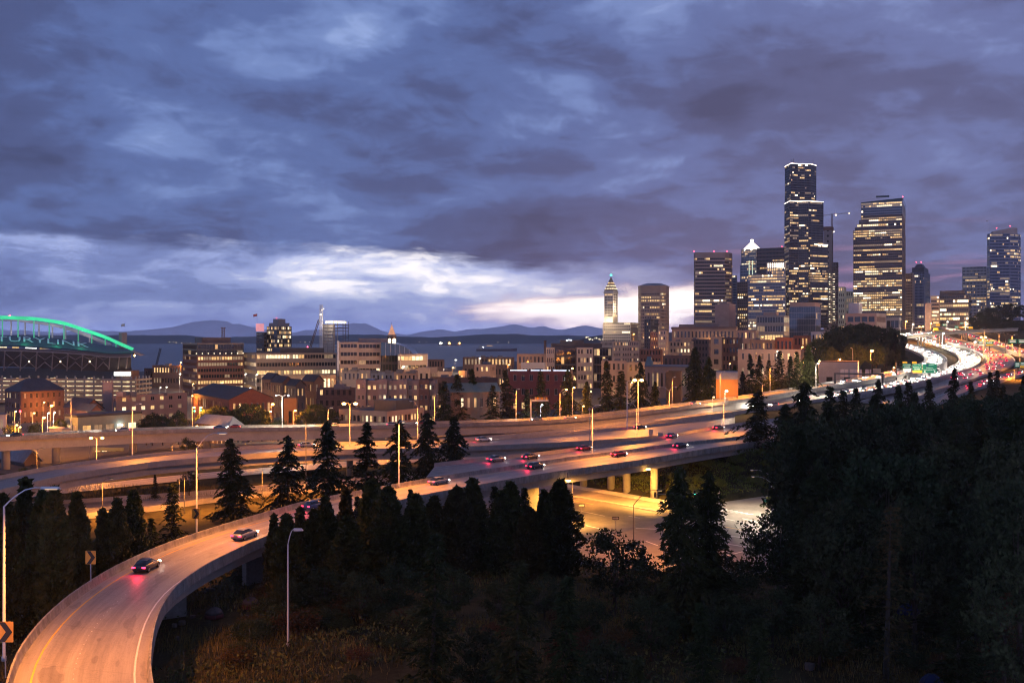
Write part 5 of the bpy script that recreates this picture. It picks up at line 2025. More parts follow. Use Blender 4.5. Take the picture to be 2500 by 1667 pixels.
for px, yb in ((27, 820), (61, 820), (95, 821), (128, 823), (160, 827), (219, 834)):
    ya = np.interp(px, [a for a, _ in far_arch], [b for _, b in far_arch])
    q = MB()
    q.tube([PD(px, ya, D + 150), PD(px, yb + 6, D + 150)], .85, 5)
    q.build('far_hanger', 'white_steel', t)
# bowl under the roof: raking stand, fascia, trusses, concourses
bow = [(-330, 876), (-90, 858), (0, 857), (100, 860), (200, 866), (270, 873), (320, 872)]
bw_t = spline([PD(px, py, D - 22) for px, py in bow], 40)
bw_b = spline([PD(px, py + 38 - max(0, px - 200) * .04, D - 2) for px, py in bow], 40)
q = MB()
q.grid([tuple(p) for p in bw_b] + [tuple(p) for p in bw_t] + [tuple(p + np.array([0, 0, 3.0])) for p in bw_t], [(i, i + 1, 41 + i, 40 + i) for i in range(39)] + [(40 + i, 41 + i, 81 + i, 80 + i) for i in range(39)])
q.build('upper_stand', 'brown_wall', t)
q = MB()
sweep(q, bw_t, np.tile(np.array([[0, -1, 0]]), (40, 1)), [(0, 0), (1.0, 0), (1.0, 1.0), (0, 1.0)])
q.build('fascia', 'pink_stucco', t)
for px in (-28, 12, 52, 90, 129, 166, 202, 236, 268, 291, 311):
    ytp = np.interp(px, [a for a, _ in bow], [b for _, b in bow])
    q = MB()
    q.tube([PD(px, ytp, D - 24), PD(px - 3, 905 - max(0, px - 200) * .05, D - 18)], .55, 5)
    q.build('truss_post', 'pink_stucco', t)
for i, (xa, xb) in enumerate(((12, 52), (52, 90), (90, 129), (129, 166), (166, 202), (202, 236), (236, 268))):
    q = MB()
    mx_ = (xa + xb) / 2
    q.tube([PD(xa, 900, D - 20), PD(mx_, 884, D - 22), PD(xb, 900, D - 20)], .4, 4)
    q.tube([PD(xa, 862 + xa * .03, D - 24), PD(mx_, 878, D - 22), PD(xb, 862 + xb * .03, D - 24)], .28, 4)
    q.build('truss_brace', 'pink_stucco', t)
    if i in (1, 3, 5):
        q = MB()
        q.ball(PD(mx_, 882.5, D - 23), .8)
        q.build('truss_lamp', 'lit_hot', t)
q = MB()
q.prism(corner_box(-330, 315, 322, D - 4, 3, 30), 8, zt(898, D))
q.build('concourse', 'dark_wall', t)
for x0, x1, y0, y1, m in ((-20, 16, 846, 850, 'lit_white'), (30, 46, 846, 850, 'lit_warm'), (63, 89, 845, 851, 'sign_white'), (97, 120, 847, 851, 'lit_warm'), (196, 215, 855, 859, 'lit_white')):
    q = MB()
    q.box(((PD(x0, 0, D - 12).x + PD(x1, 0, D - 12).x) / 2, D - 12, zt((y0 + y1) / 2, D)), ((x1 - x0) * D / F, .5, (y1 - y0) * D / F))
    q.build('box_window', m, t)
for k in range(36):
    px = -20 + k * 7.6
    if (k * 5) % 7 in (0, 3):
        continue
    q = MB()
    q.box((PD(px, 0, D - 6).x, D - 5, zt(924 + (k * 3 % 4), D)), (1.9 if k % 3 else 1.0, .4, 2.0))
    q.build('concourse_window', ('lit_warm', 'lit_white', 'lit_amber')[k % 3], t)
q = MB()
q.prism(corner_box(282, 322, 340, D - 16, 12, 10), 8, zt(903, D))
q.build('end_pavilion', 'brick_brown', t)
q = MB()
p = PD(302, 912, D - 18.5)
q.box((p.x, p.y - 3, p.z), (40 * D / F, .6, 9 * D / F), 0, -.05)
q.build('screen', 'sign_white', t)
q = MB()
p0, p1, p2 = PD(318, 853, D), PD(352, 867, D - 10), PD(326, 869, D - 10)
q.grid([p0, p1, p2, p0 + Vector((0, 6, 0)), p1 + Vector((0, 6, 0)), p2 + Vector((0, 6, 0))], [(2, 1, 0), (3, 4, 5), (0, 1, 4, 3), (1, 2, 5, 4), (2, 0, 3, 5)])
q.build('canopy_tip', 'pale_stone', t)
p = PD(329, 868, D - 16)
q = MB()
q.ball(p, .9)
q.build('corner_lamp', 'lamp_orange', t)
point_light('corner_glow', p + Vector((0, -2, 0)), 3500, SODIUM, t, .8)
beacon(t, PD(23.5, 0, D).x, D, zt(772, D), .6)
for px in (-20, 60, 140, 200):
    ya = np.interp(px, [a for a, _ in arch], [b for _, b in arch])
    point_light('arch_flood', PD(px, (ya + 830) / 2, D + 10), 2200, (.02, 1.0, .42), t, 2.0)
for px in (27, 110, 200):
    point_light('far_arch_fill', PD(px, 812, D + 135), 3000, (1.0, .92, .85), t, 2.0)  # unseen fill lights brightening the far arch, itself unlit
t, foot, z1 = B('stair_tower', 'square pale tower with flag at the stadium end', 290, 297, 310, 960, 30, 812, 'pale_stone', 1, 30, zb=8, frac=(.01, .01), p=0)

# ------------------------------------------------------------------ ships on the bay
mat('hull_rust', (.16, .07, .06), .7, .2, .02)


def ship(label, px0, px1, pyw, D, lit):
    c = PD((px0 + px1) / 2, pyw, D)
    c.z = 0
    L = (px1 - px0) * D / F
    t = thing('cargo_ship', label, 'ship', c)
    hh = L * .055
    q = MB()
    n_ = 12
    pts = []
    for i in range(n_ + 1):
        s = i / n_
        w_ = 14 * min(1, (1 - s) * 5 + .05) * min(1, s * 7 + .4)
        x = c.x - L / 2 + L * s
        sh = hh * (.35 * max(0, s - .85) / .15)
        pts += [(x, c.y - w_, hh + sh), (x, c.y + w_, hh + sh), (x, c.y + w_ * .85, -1), (x, c.y - w_ * .85, -1)]
    fs = [(i * 4 + j, i * 4 + (j + 1) % 4, (i + 1) * 4 + (j + 1) % 4, (i + 1) * 4 + j) for i in range(n_) for j in range(4)] + [(0, 1, 2, 3), tuple(n_ * 4 + j for j in range(4))[::-1]]
    q.grid(pts, fs)
    q.build('hull', 'hull_rust', t)
    q = MB()
    bx_ = c.x - L / 2 + L * .09
    q.box((bx_, c.y, hh + L * .035), (L * .08, 22, L * .07))
    q.box((bx_, c.y, hh + L * .08), (L * .05, 26, L * .02))
    q.tube([(bx_, c.y, hh + L * .08), (bx_, c.y, hh + L * .13)], .6, 5)
    q.build('bridge_house', 'white_wall', t)
    for s in (.35, .6, .85):
        q = MB()
        x = c.x - L / 2 + L * s
        q.tube([(x, c.y, hh - 1), (x, c.y, hh + L * .06)], .7, 5)
        q.tube([(x, c.y, hh + L * .05), (x + L * .06, c.y, hh + L * .03)], .4, 4)
        q.build('derrick', 'white_steel', t)
    for s, r_, m in lit:
        q = MB()
        q.ball((c.x - L / 2 + L * s, c.y - 16, hh + L * .045), r_, 0, 8, 5)
        q.build('deck_lamp', m, t)


ship('lit cargo ship anchored far out on the bay', 1070, 1125, 843, 9700, [(.10, 8, 'lamp_white'), (.5, 9, 'lamp_orange'), (.95, 7, 'lamp_orange'), (.16, 5, 'lamp_white')])
ship('dark unlit cargo ship lying nearer the shore', 1163, 1262, 857, 5000, [(.17, 2.2, 'lamp_white')])
t = thing('ferry', 'tiny lit ferry between the two cargo ships', 'ferry', PD(1195, 843, 8000))
p = PD(1195, 843, 8000)
q = MB()
q.prism([(p.x - 26, p.y - 8), (p.x + 26, p.y - 8), (p.x + 34, p.y), (p.x + 26, p.y + 8), (p.x - 26, p.y + 8), (p.x - 34, p.y)], -1, 5)
q.build('hull', 'white_wall', t)
q = MB()
q.box((p.x, p.y, 8), (44, 12, 6))
q.build('cabin', 'lit_amber', t)
# lights along the far shore
rs = np.random.RandomState(3)
for k, (xa, xb, nn) in enumerate(((408, 470, 6), (830, 870, 2), (1010, 1060, 2), (720, 760, 3), (1210, 1260, 2))):
    for i in range(nn):
        px = xa + (xb - xa) * (i + rs.rand()) / nn
        p = PD(px, 836.5 - rs.rand() * 2.5, 13050)
        q = MB()
        q.box((p.x, p.y, p.z), (11, 8, 5))
        o = q.build('shore_house', 'lit_hot' if rs.rand() < .5 else 'lit_white')
        tag(o, 'distant lit house on the far shore of the bay', 'house', 'lit houses along the far shore')
for i in range(14):
    px = 1428 + rs.rand() * 50
    p = PD(px, 822 + rs.rand() * 11, 4830)
    q = MB()
    q.box((p.x, p.y, p.z), (4.5, 4, 3.4))
    o = q.build('hill_house', 'lit_hot' if rs.rand() < .5 else 'lit_white')
    tag(o, 'tiny lit house on the wooded headland', 'house', 'lit houses on the wooded headland')


# ------------------------------------------------------------------ street lamps
LAMP_K = 4.9
def lamp(label, px, pyb, pyt, D, arms=(1.8,), lit=None, power=0, col=SODIUM, spot=168, r=.11, head=(.75, .32, .16), group=None, rise=.9, z_base=None, ball=.42, m='pole_paint', aim=None):
    """pole with one or two curved arms; arms: sideways reach in metres (negative to the left)"""
    base = PD(px, pyb, D)
    if z_base is not None:
        base.z = z_base
    top = PD(px, pyt, D)
    t = thing('street_lamp', label, 'street lamp', base, group)
    hgt = top.z - base.z
    r = r * .8
    q = MB()
    q.lathe((base.x, base.y, base.z), [(r * 1.9, 0), (r * 1.9, .35), (r * 1.25, .45), (r * .8, hgt - rise)], 8)
    q.build('pole', m, t, smooth=True)
    mast = Vector((base.x, base.y, top.z - rise))
    for a in arms:
        q = MB()
        sg = 1 if a >= 0 else -1
        L = abs(a)
        pts = [mast + Vector((0, 0, -.05))] + [mast + Vector((sg * L * s, 0, rise * math.sin(min(1, s * 1.25) * math.pi / 2))) for s in (.12, .3, .55, .8, 1.0)]
        q.tube(pts, r * .62, 6, 0, r * .45)
        q.build('arm', m, t, smooth=True)
        e = pts[-1]
        q = MB()
        cx_ = e.x + sg * head[0] * .45
        q.prism([(cx_ - head[0] / 2, e.y - head[1] / 2), (cx_ + head[0] / 2, e.y - head[1] * .36), (cx_ + head[0] / 2, e.y + head[1] * .36), (cx_ - head[0] / 2, e.y + head[1] / 2)], e.z - head[2] / 2, e.z + head[2] / 2, 0,
                [(cx_ - head[0] / 2, e.y - head[1] / 4), (cx_ + head[0] / 3, e.y - head[1] * .2), (cx_ + head[0] / 3, e.y + head[1] * .2), (cx_ - head[0] / 2, e.y + head[1] / 4)])
        hd = q.build('luminaire', m, t)
        lc = Vector((cx_, e.y, e.z - head[2] / 2 - .04))
        if lit:
            q = MB()
            q.ball(lc + Vector((0, 0, -ball * .25)), ball, 0, 8, 5, .6)
            q.build('lens', lit, hd)
        else:
            q = MB()
            q.box(lc, (head[0] * .6, head[1] * .6, .06))
            q.build('lens', 'lit_warm' if power else 'dark_glass', hd)
        if power:
            off = ball * .9 + .12 if lit else .15
            point_light('lamp_glow', lc + Vector((0, 0, -off)), power * LAMP_K * (.8 if lit else 1) / len(arms), col, t, .25, None if lit else spot, aim)
    return t


# along the ramp and the freeway
lamp('tall grey lamp post at the left edge reaching over the ramp', 10, 1612, 1190, 86, (3.3,), power=4300, r=.14, rise=1.6, head=(1.7, .36, .2), aim=(.35, 0, -1))
lamp('lamp post with curved arm standing over the second chevron sign', 480, 1312, 1057, 140, (3.0,), power=6200, r=.13, rise=2.2, head=(1.4, .36, .2))
lamp('straight lit lamp post behind the ramp barrier among the cedars', 974, 1190, 1028, 187, (.5,), power=6500, r=.13, rise=.5, aim=(.2, -.5, -1))
lamp('lamp post with short arm at the middle of the ramp', 1446, 1116, 988, 238, (1.5,), power=7500, r=.13, aim=(.1, -.25, -1))
lamp('bent lamp post standing alone in the foreground brush', 703, 1562, 1292, 108, (.7,), power=0, r=.12, rise=1.6, head=(1.0, .5, .25), z_base=gz((703 - CX) / F * 108, 108) - .2)
lamp('unseen lamp post past the left edge lighting the near end of the ramp', -190, 1760, 1190, 74, (3.0,), power=4700, r=.14, rise=1.6)  # out of view, added to light the near deck
lamp('short lit twin headed lamp before the viaduct girder', 236, 1125, 1067, 290, (-1.3, 1.3), 'lamp_orange', 9000, r=.12, rise=.4, z_base=20, ball=.5)
lamp('lamp post with cobra head standing on the flyover barrier', 323, 1112, 985, 258, (1.8,), power=9000, r=.13, rise=1.8, aim=(0, -.2, -1))
lamp('lamp post rising from the far rail left of the transit building', 173.5, 1054, 962, 335, (-1.0,), power=8000, r=.13)
lamp('twin headed white lamp on the viaduct before the row house', 689, 1046, 964, 348, (-1.8, 1.8), 'lamp_cool', 8000, WARMW, r=.13, rise=.5, ball=.32)
lamp('dark lamp post with left arm in front of the dark cedar', 747, 1186, 1012, 251, (-2.2,), power=9000, r=.12, rise=1.8, z_base=22.6, m='dark_steel', aim=(0, -.2, -1))  # head throws its light down, raised to warm the decks around
lamp('bright twin headed lamp before the bay fronted apartments', 854, 1088, 983, 281, (-1.3, 1.3), 'lamp_orange', 14000, r=.13, rise=.4, ball=.62)
lamp('lamp post with lit side behind the viaduct left of the bright twin', 801, 1046, 995, 352, (1.1,), power=6000, r=.12)
lamp('thin lamp post with left arm rising from the flyover edge', 1020, 1097, 979, 275, (-1.6,), power=9000, r=.12, rise=1.9)
lamp('lamp post lit along its length beside the first tall conifers', 1061, 1040, 962, 378, (.8,), power=7000, r=.13)
lamp('thin straight lamp post left of the small sign gantry', 1260, 1030, 949, 381, (.8,), power=9000, r=.13)
lamp('curved lamp post with one glowing head before the dark conifers', 1367, 1024, 950, 386, (2.2,), 'lamp_orange', 10000, r=.13, rise=1.6, ball=.42)
lamp('thick tall grey mast between freeway carriageways', 1531, 1064, 930, 331, (1.2,), r=.22, rise=.2)
lamp('brightest orange twin headed lamp above the middle of the freeway', 1558, 1042, 926, 358, (-.9, .9), 'lamp_orange', 13000, r=.15, rise=.3, ball=.75, z_base=27)
lamp('lamp post with left reaching arm beside the grey mast', 1554, 1072, 983, 300, (-2.2,), power=8000, r=.11, rise=1.6, aim=(-.2, -.3, -1))
lamp('Y shaped lamp post by the freeway rail', 1634, 1000, 944, 408, (-3.6, 2.4), power=8500, r=.14, rise=1.9)
lamp('short lamp tip lit orange behind the Y shaped post', 1641, 1000, 920, 425, (.8,), power=5000, r=.12, rise=1.4)
lamp('lamp post with rightward hook before the ochre shed', 1758, 975, 906, 432, (1.6,), power=6000, r=.12, rise=1.6)
lamp('white starry lamp in front of the ochre shed', 1770, 984, 953, 410, (.3,), 'lamp_white', 2200, WARMW, r=.10, rise=.2, ball=.62)
lamp('thin lamp post by the barrier left of the great fir', 1767, 1044, 976, 296, (1.0,), power=6000, r=.10, rise=1.0)
lamp('lamp post with long leftward arm over the freeway lanes', 1861, 982, 925, 440, (-4.6,), power=7000, r=.13, rise=2.4, head=(1.0, .4, .2))
lamp('straight lamp post among the firs behind the freeway', 1880, 954, 896, 462, (.6,), power=6000, r=.12)
lamp('bright topped lamp post before the mauve warehouse', 1992, 962, 886, 472, (.7,), 'lamp_white', 9000, WARMW, r=.17, rise=.3, ball=.5)
lamp('thin lamp post above the warehouse roof', 2082, 905, 850, 590, (-.8,), power=0, r=.15)
lamp('orange starry lamp among the dark hillside trees', 2126, 880, 855, 560, (.3,), 'lamp_orange', 26000, r=.12, rise=.2, ball=.95)
lamp('small orange lamp left of the starry hillside one', 2048, 890, 876, 575, (.3,), 'lamp_orange', 9000, r=.1, rise=.2, ball=.6)
lamp('small orange lamp at the corner of the mauve warehouse', 1998, 896, 880, 545, (.3,), 'lamp_orange', 4000, r=.1, rise=.2, ball=.5)
lamp('small orange lamp beside the green freeway signs', 2180, 915, 896, 585, (.3,), 'lamp_orange', 7000, r=.1, rise=.2, ball=.6)
lamp('lone orange lamp shining through the dark trees at the right', 2419, 1040, 1004, 240, (.2,), 'lamp_orange', 1600, r=.08, rise=.2, ball=.38)
far = [(2211, 800, 784, 1150, 'lamp_orange', 'first glowing lamp above the far end of the freeway'), (2227, 812, 791, 1090, 'lamp_white', 'tall lit lamp where the overpass leaves the trees'), (2249, 812, 797, 1130, 'lamp_orange', 'twin glow lamp over the white lanes of the overpass'),
       (2301, 842, 813, 1040, 'lamp_white', 'white lamp beside the overpass pier'), (2278, 828, 804, 1120, 'lamp_orange', 'orange lamp standing on the overpass rail'), (2378, 866, 834, 880, 'lamp_white', 'bright white lamp in the median of the far curve'),
       (2401, 876, 822, 860, 'lamp_orange', 'twin bright lamp between the red lanes'), (2272, 800, 789, 1300, 'lamp_orange', 'small lamp before the wide dark office block'), (2312, 800, 785, 1350, 'lamp_white', 'white lamp below the wide dark office block'),
       (2356, 800, 786, 1350, 'lamp_orange', 'orange lamp right of the far green signs'), (2357, 806, 792, 1320, 'lamp_white', 'lower white lamp right of the far green signs'), (2385, 812, 795, 1250, 'lamp_orange', 'pale lamp by the retaining wall of the slip road')]
for k, (px, yb, yt_, dd, m_, lb) in enumerate(far):
    lamp(lb, px, yb + 4, yt_, dd, (.6,) if k not in (2, 6) else (-1.6, 1.6), m_, 26000, SODIUM if 'orange' in m_ else WARMW, r=.2, rise=.3, ball=1.0)
lamp('Y shaped lamp nearer the right frame edge with lit left head', 2471, 866, 816, 880, (-4.0, 4.0), None, 26000, SODIUM, r=.22, rise=1.8)
lamp('Y shaped lamp before the slip road wall with lit left head', 2439, 848, 812, 960, (-4.0, 4.0), None, 26000, SODIUM, r=.22, rise=1.8)
lamp('Y shaped lamp farthest along the slip road wall', 2404, 838, 803, 1050, (-4.0, 4.0), None, 26000, SODIUM, r=.22, rise=1.8)
lamp('tall thin lamp post near the right frame edge', 2490, 915, 838, 690, (.8,), power=14000, r=.16)
lamp('thin lamp post rising before the fir tips at the right', 2476, 938, 900, 600, (.8,), power=12000, r=.14)
for px, yb, yt_, lb in ((2458, 870, 816, 'small'), ):
    pass
# lamps of the lower roads, their heads turned down
for k, (px, D_, lb) in enumerate(((250, 205, 'first'), (450, 213, 'second'), (640, 226, 'third'), (800, 236, 'fourth'))):
    x = (px - CX) / F * D_
    lamp('dark lamp post beside the lower road, %s from the left' % lb, px, 1200, Y0 + (H - 31.4) * F / D_, D_, (1.6,), power=7000, r=.09, rise=.8, z_base=gz(x, D_) - .1, m='dark_steel', group='lamp posts beside the lower road')
for k, (px, D_, lb) in enumerate(((90, 284, 'first'), (420, 300, 'second'), (600, 304, 'third'), (720, 306, 'fourth'), (930, 312, 'fifth'))):
    x = (px - CX) / F * D_
    lamp('dark lamp post under the viaduct, %s from the left' % lb, px, 1130, Y0 + (H - 29.0) * F / D_, D_, (1.2,), power=6500, r=.09, rise=.6, z_base=gz(x, D_) - .1, m='dark_steel', group='lamp posts under the viaduct')
# lit lamps in the streets of the near city
city = [(122.5, 1020, 989, 420, 'lamp_orange', 12000, 'brightest orange lamp of the left street corner', .6), (103.5, 1056, 1018, 390, 'lamp_orange', 12000, 'bright orange lamp in front of the left street corner', .6), (37, 1068, 1036, 370, 'lamp_orange', 7000, 'orange lamp beside the white corner building', .42),
        (45, 1070, 1041, 366, 'lamp_orange', 5000, 'lower orange lamp of the pair beside the white corner building', .36), (80, 1040, 1007, 430, 'lamp_orange', 6000, 'orange lamp on a tall pole by the crossing', .42), (105, 1000, 981, 520, 'lamp_orange', 6000, 'small orange lamp before the hipped brick block', .45),
        (35, 1030, 1003, 440, 'lamp_orange', 5000, 'small orange lamp left of the red traffic light', .42), (116, 1030, 1007, 425, 'lamp_cool', 3000, 'pale lamp left of the pair in the car park', .35), (130.5, 1030, 1006, 425, 'lamp_cool', 3000, 'pale lamp right of the pair in the car park', .35),
        (470, 1020, 993, 400, 'lamp_orange', 9000, 'orange lamp left of the green signal pair', .5), (487, 1022, 993, 402, 'lamp_orange', 9000, 'orange lamp right of the green signal pair', .5), (662, 1015, 985, 410, 'lamp_orange', 14000, 'starry orange lamp before the row house', .65), (657, 1030, 1003, 400, 'lamp_orange', 5000, 'lower orange lamp under the starry one', .45),
        (717, 1028, 1001, 395, 'lamp_orange', 9000, 'orange lamp beside the ochre wall', .5), (477, 1052, 1039, 362, 'lamp_orange', 6000, 'orange lamp glowing in the shrubs behind the viaduct rail', .5), (467, 985, 965, 520, 'lamp_orange', 6000, 'small orange lamp left of the row house roof', .4), (687, 965, 946, 600, 'lamp_orange', 6000, 'small orange lamp above the townhouse roofs', .5),
        (1398, 975, 945, 430, 'lamp_orange', 8000, 'orange lamp beside the dark firs left of the grey mast', .5), (1394.7, 925, 898, 560, 'lamp_orange', 9000, 'orange lamp at the end of the red apartment block', .55), (1170, 895, 873.6, 830, 'lamp_white', 12000, 'starry white lamp by the waterfront block', .8), (1421, 1010, 990, 420, 'lamp_orange', 5000, 'orange lamp in the trees near the diamond sign', .42),
        (1320, 1010, 987, 420, 'lamp_cool', 4000, 'greenish lamp under the small sign gantry', .4), (1104, 915, 897, 700, 'lamp_orange', 7000, 'orange lamp among the low roofs', .5), (1083, 918, 901, 720, 'lamp_white', 7000, 'first white lamp among the low roofs', .5), (1090, 918, 902, 715, 'lamp_white', 5000, 'second white lamp among the low roofs', .45),
        (1111, 890, 878, 1000, 'lamp_white', 8000, 'white lamp near the water trees', .7), (440, 905, 884, 900, 'lamp_orange', 9000, 'orange lamp on the warehouse beside the brick office', .7), (438, 935, 912, 860, 'lamp_white', 9000, 'lamp glow at the corner of the brick office', .7), (405, 960, 944, 740, 'lamp_white', 6000, 'white lamp in the yard behind the garage', .5),
        (390, 962, 945, 735, 'lamp_white', 6000, 'dimmer white lamp in the yard behind the garage', .4), (598, 930, 912, 700, 'lamp_white', 10000, 'white lamp at the tan office corner', .5), (625, 932, 914, 690, 'lamp_white', 10000, 'white lamp before the tan podium', .5), (656, 958, 941, 640, 'lamp_white', 6000, 'white lamp below the tan podium', .45), (609, 962, 946, 640, 'lamp_cool', 5000, 'pale lamp beside the tan podium foot', .45),
        (218, 1100, 1069, 330, 'lamp_cool', 5000, 'pale lamp in the yard below the viaduct', .35), (1957, 864, 846, 700, 'lamp_orange', 7000, 'orange lamp on the brick apartments', .55), (1990, 866, 851, 690, 'lamp_orange', 5000, 'first of two small lamps below the white apartments', .45), (1998, 866, 851, 690, 'lamp_orange', 5000, 'second of two small lamps below the white apartments', .45),
        (1896, 872, 857, 600, 'lamp_white', 7000, 'white lamp on the roof edge of the long apartment slab', .5), (1739, 990, 968, 415, 'lamp_orange', 5000, 'small lamp left of the ochre shed', .35), (1546, 830, 815, 1040, 'lamp_orange', 20000, 'lamp in the street below the tan tower', .6), (1700, 850, 835, 930, 'lamp_orange', 20000, 'lamp in the street before the courthouse', .6),
        (1860, 835, 822, 900, 'lamp_orange', 20000, 'lamp in the street below the grey office block', .6), (1240, 905, 890, 720, 'lamp_orange', 9000, 'lamp behind the red apartment block', .5), (1000, 925, 905, 690, 'lamp_orange', 9000, 'lamp behind the pink walled low block', .45), (900, 925, 908, 690, 'lamp_orange', 9000, 'lamp in front of the banded office', .45)]
for px, yb, yt_, dd, m_, pw, lb, bl in city:
    lamp(lb, px, yb, yt_, dd, (.35,), m_, pw * .52, SODIUM if 'orange' in m_ else (WARMW if 'white' in m_ else COOLW), spot=165, r=.09, rise=.25, head=(.6, .34, .14), ball=bl, z_base=min(zt(yb, dd), gz((px - CX) / F * dd, dd)) - .2)

# extra lamps added down the city streets to warm the facades
rs = np.random.RandomState(21)
facade_fill = [(60, 640), (200, 560), (330, 560), (420, 560), (520, 620), (600, 560), (700, 640), (760, 590), (840, 570), (900, 600), (980, 560), (1060, 590), (1150, 580), (1230, 620), (1300, 600), (1440, 600), (1500, 780), (1540, 600), (1590, 830), (1620, 620), (1660, 740),
        (1720, 700), (1780, 720), (1830, 660), (1900, 690), (1960, 660), (1520, 1250), (1600, 1280), (1690, 1350), (1740, 1080), (1800, 1120), (1880, 1060), (1950, 1150), (2040, 1100), (2120, 900), (2200, 1150), (1480, 1320), (1650, 950), (780, 720), (860, 700), (540, 720), (470, 700), (1010, 720), (1120, 760), (1200, 800), (1380, 640)]
for k, (px, dd) in enumerate(facade_fill):
    x = (px - CX) / F * dd
    g0 = gz(x, dd)
    yt_ = Y0 + (H - g0 - 10.5) * F / dd
    lamp('added sodium lamp warming the facades of the city blocks', px, yt_ + 20, yt_, dd, (.4,), 'lamp_orange', (9000 + dd * 22) * .15, (1.0, .50, .17), spot=170, r=.09, rise=.25, head=(.6, .34, .14), ball=.42, z_base=g0 - .2, group='added lamps warming the city blocks')
# lamps of the junction
lamp('curved lamp post with dark head over the junction', 1547, 1310, 1196, 178, (4.2,), power=1900, r=.12, rise=2.6, m='dark_steel', z_base=21.9, head=(1.1, .35, .16))
lamp('small curved lamp post before the great dark spruce', 1621, 1305, 1246, 172, (2.6,), power=1500, r=.10, rise=1.8, m='dark_steel', z_base=21.9)
lamp('lamp post with arm under the bridge edge', 1397, 1218, 1160, 236, (4.0,), power=1900, r=.11, rise=1.4, z_base=21.9)
lamp('near white lamp post with leftward arm at the lit side street', 1884, 1255, 1163, 212, (-3.6,), power=2600, col=(1.0, .82, .55), r=.12, rise=1.4, z_base=21.9)
lamp('far white lamp post with leftward arm at the lit side street', 1890, 1245, 1147, 222, (-4.6,), power=2600, col=(1.0, .82, .55), r=.12, rise=2.0, z_base=21.9)
for px, py, D_, lb in ((1387, 1173, 205, 'glowing lamp hung under the bridge edge'), (1583, 1145, 227, 'glowing lamp hung beside the lit bridge pillar')):
    p = PD(px, py, D_)
    t = thing('bridge_lamp', lb, 'lamp', p)
    q = MB()
    q.ball(p, .55, 0, 10, 6, .45)
    q.build('lens', 'lamp_orange', t)
    q = MB()
    q.tube([p + Vector((0, 0, .2)), p + Vector((0, 2.2, 1.4))], .08, 5)
    q.box((p.x, p.y, p.z + .28), (1.0, .5, .14))
    q.build('bracket', 'dark_steel', t)
    point_light('lamp_glow', p + Vector((0, 0, -.45)), 36000 if px < 1500 else 56000, (1.0, .43, .07), t, .3, 165, (0, .30, -1))


# ------------------------------------------------------------------ signs
def panel(mb, px0, px1, py0, py1, D, mi=0, thick=.12):
    """upright board facing the camera"""
    a, c, d_, e = PD(px0, py1, D), PD(px1, py1, D), PD(px1, py0, D), PD(px0, py0, D)
    bk = Vector((0, thick, 0))
    mb.grid([a, c, d_, e, a + bk, c + bk, d_ + bk, e + bk], [(0, 1, 2, 3), (1, 5, 6, 2), (5, 4, 7, 6), (4, 0, 3, 7), (3, 2, 6, 7), (0, 4, 5, 1)], mi)


def words(parent, body, px0, px1, py0, py1, D, m, name='lettering'):
    V, Fc = text_mesh(body)
    mn, mx = V.min(0), V.max(0)
    q = MB()
    q.v = [tuple(PD(px0 + (px1 - px0) * (p[0] - mn[0]) / (mx[0] - mn[0]), py1 - (py1 - py0) * (p[1] - mn[1]) / (mx[1] - mn[1]), D)) for p in V]
    q.f, q.m = Fc, [0] * len(Fc)
    return q.build(name, m, parent)


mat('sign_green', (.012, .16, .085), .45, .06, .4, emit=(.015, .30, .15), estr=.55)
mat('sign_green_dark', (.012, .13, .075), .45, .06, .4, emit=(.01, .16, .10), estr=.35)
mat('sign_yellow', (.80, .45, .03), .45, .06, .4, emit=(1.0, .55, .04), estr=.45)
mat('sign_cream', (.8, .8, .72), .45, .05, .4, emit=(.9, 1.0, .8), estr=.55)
mat('chevron_yellow', (.55, .27, .02), .45, .06, 1.5)
mat('chevron_black', (.02, .018, .016), .6, .1, 1.5)
mat('sign_back', (.42, .30, .30), .6, .08, .4)
mat('shield_blue', (.03, .06, .25), .5, .05, .5)

for lb, x0, x1, y0, y1, D_, yb in (('yellow chevron sign cut by the left frame edge', -8, 32, 1517, 1567, 84, 1655), ('yellow chevron sign at the middle of the ramp barrier', 208.5, 233.5, 1344, 1376.5, 107, 1420), ('small yellow chevron sign below the curved lamp', 469, 487, 1241, 1266, 139, 1312)):
    c_ = PD((x0 + x1) / 2, yb, D_)
    t = thing('chevron_sign', lb, 'road sign', c_)
    q = MB()
    panel(q, x0, x1, y0, y1, D_, 0, .05)
    q.build('board', 'chevron_yellow', t)
    w_, h_ = x1 - x0, y1 - y0
    q = MB()
    q.add([PD(x0 + w_ * a_, y0 + h_ * b_, D_ - .03) for a_, b_ in ((.12, .02), (.5, .02), (.95, .5), (.5, .98), (.12, .98), (.55, .5))][::-1])
    q.build('chevron', 'chevron_black', t)
    q = MB()
    q.tube([c_ + Vector((0, .12, 0)), PD((x0 + x1) / 2, y0, D_ + .12)], .05, 6)
    q.build('post', 'steel', t)

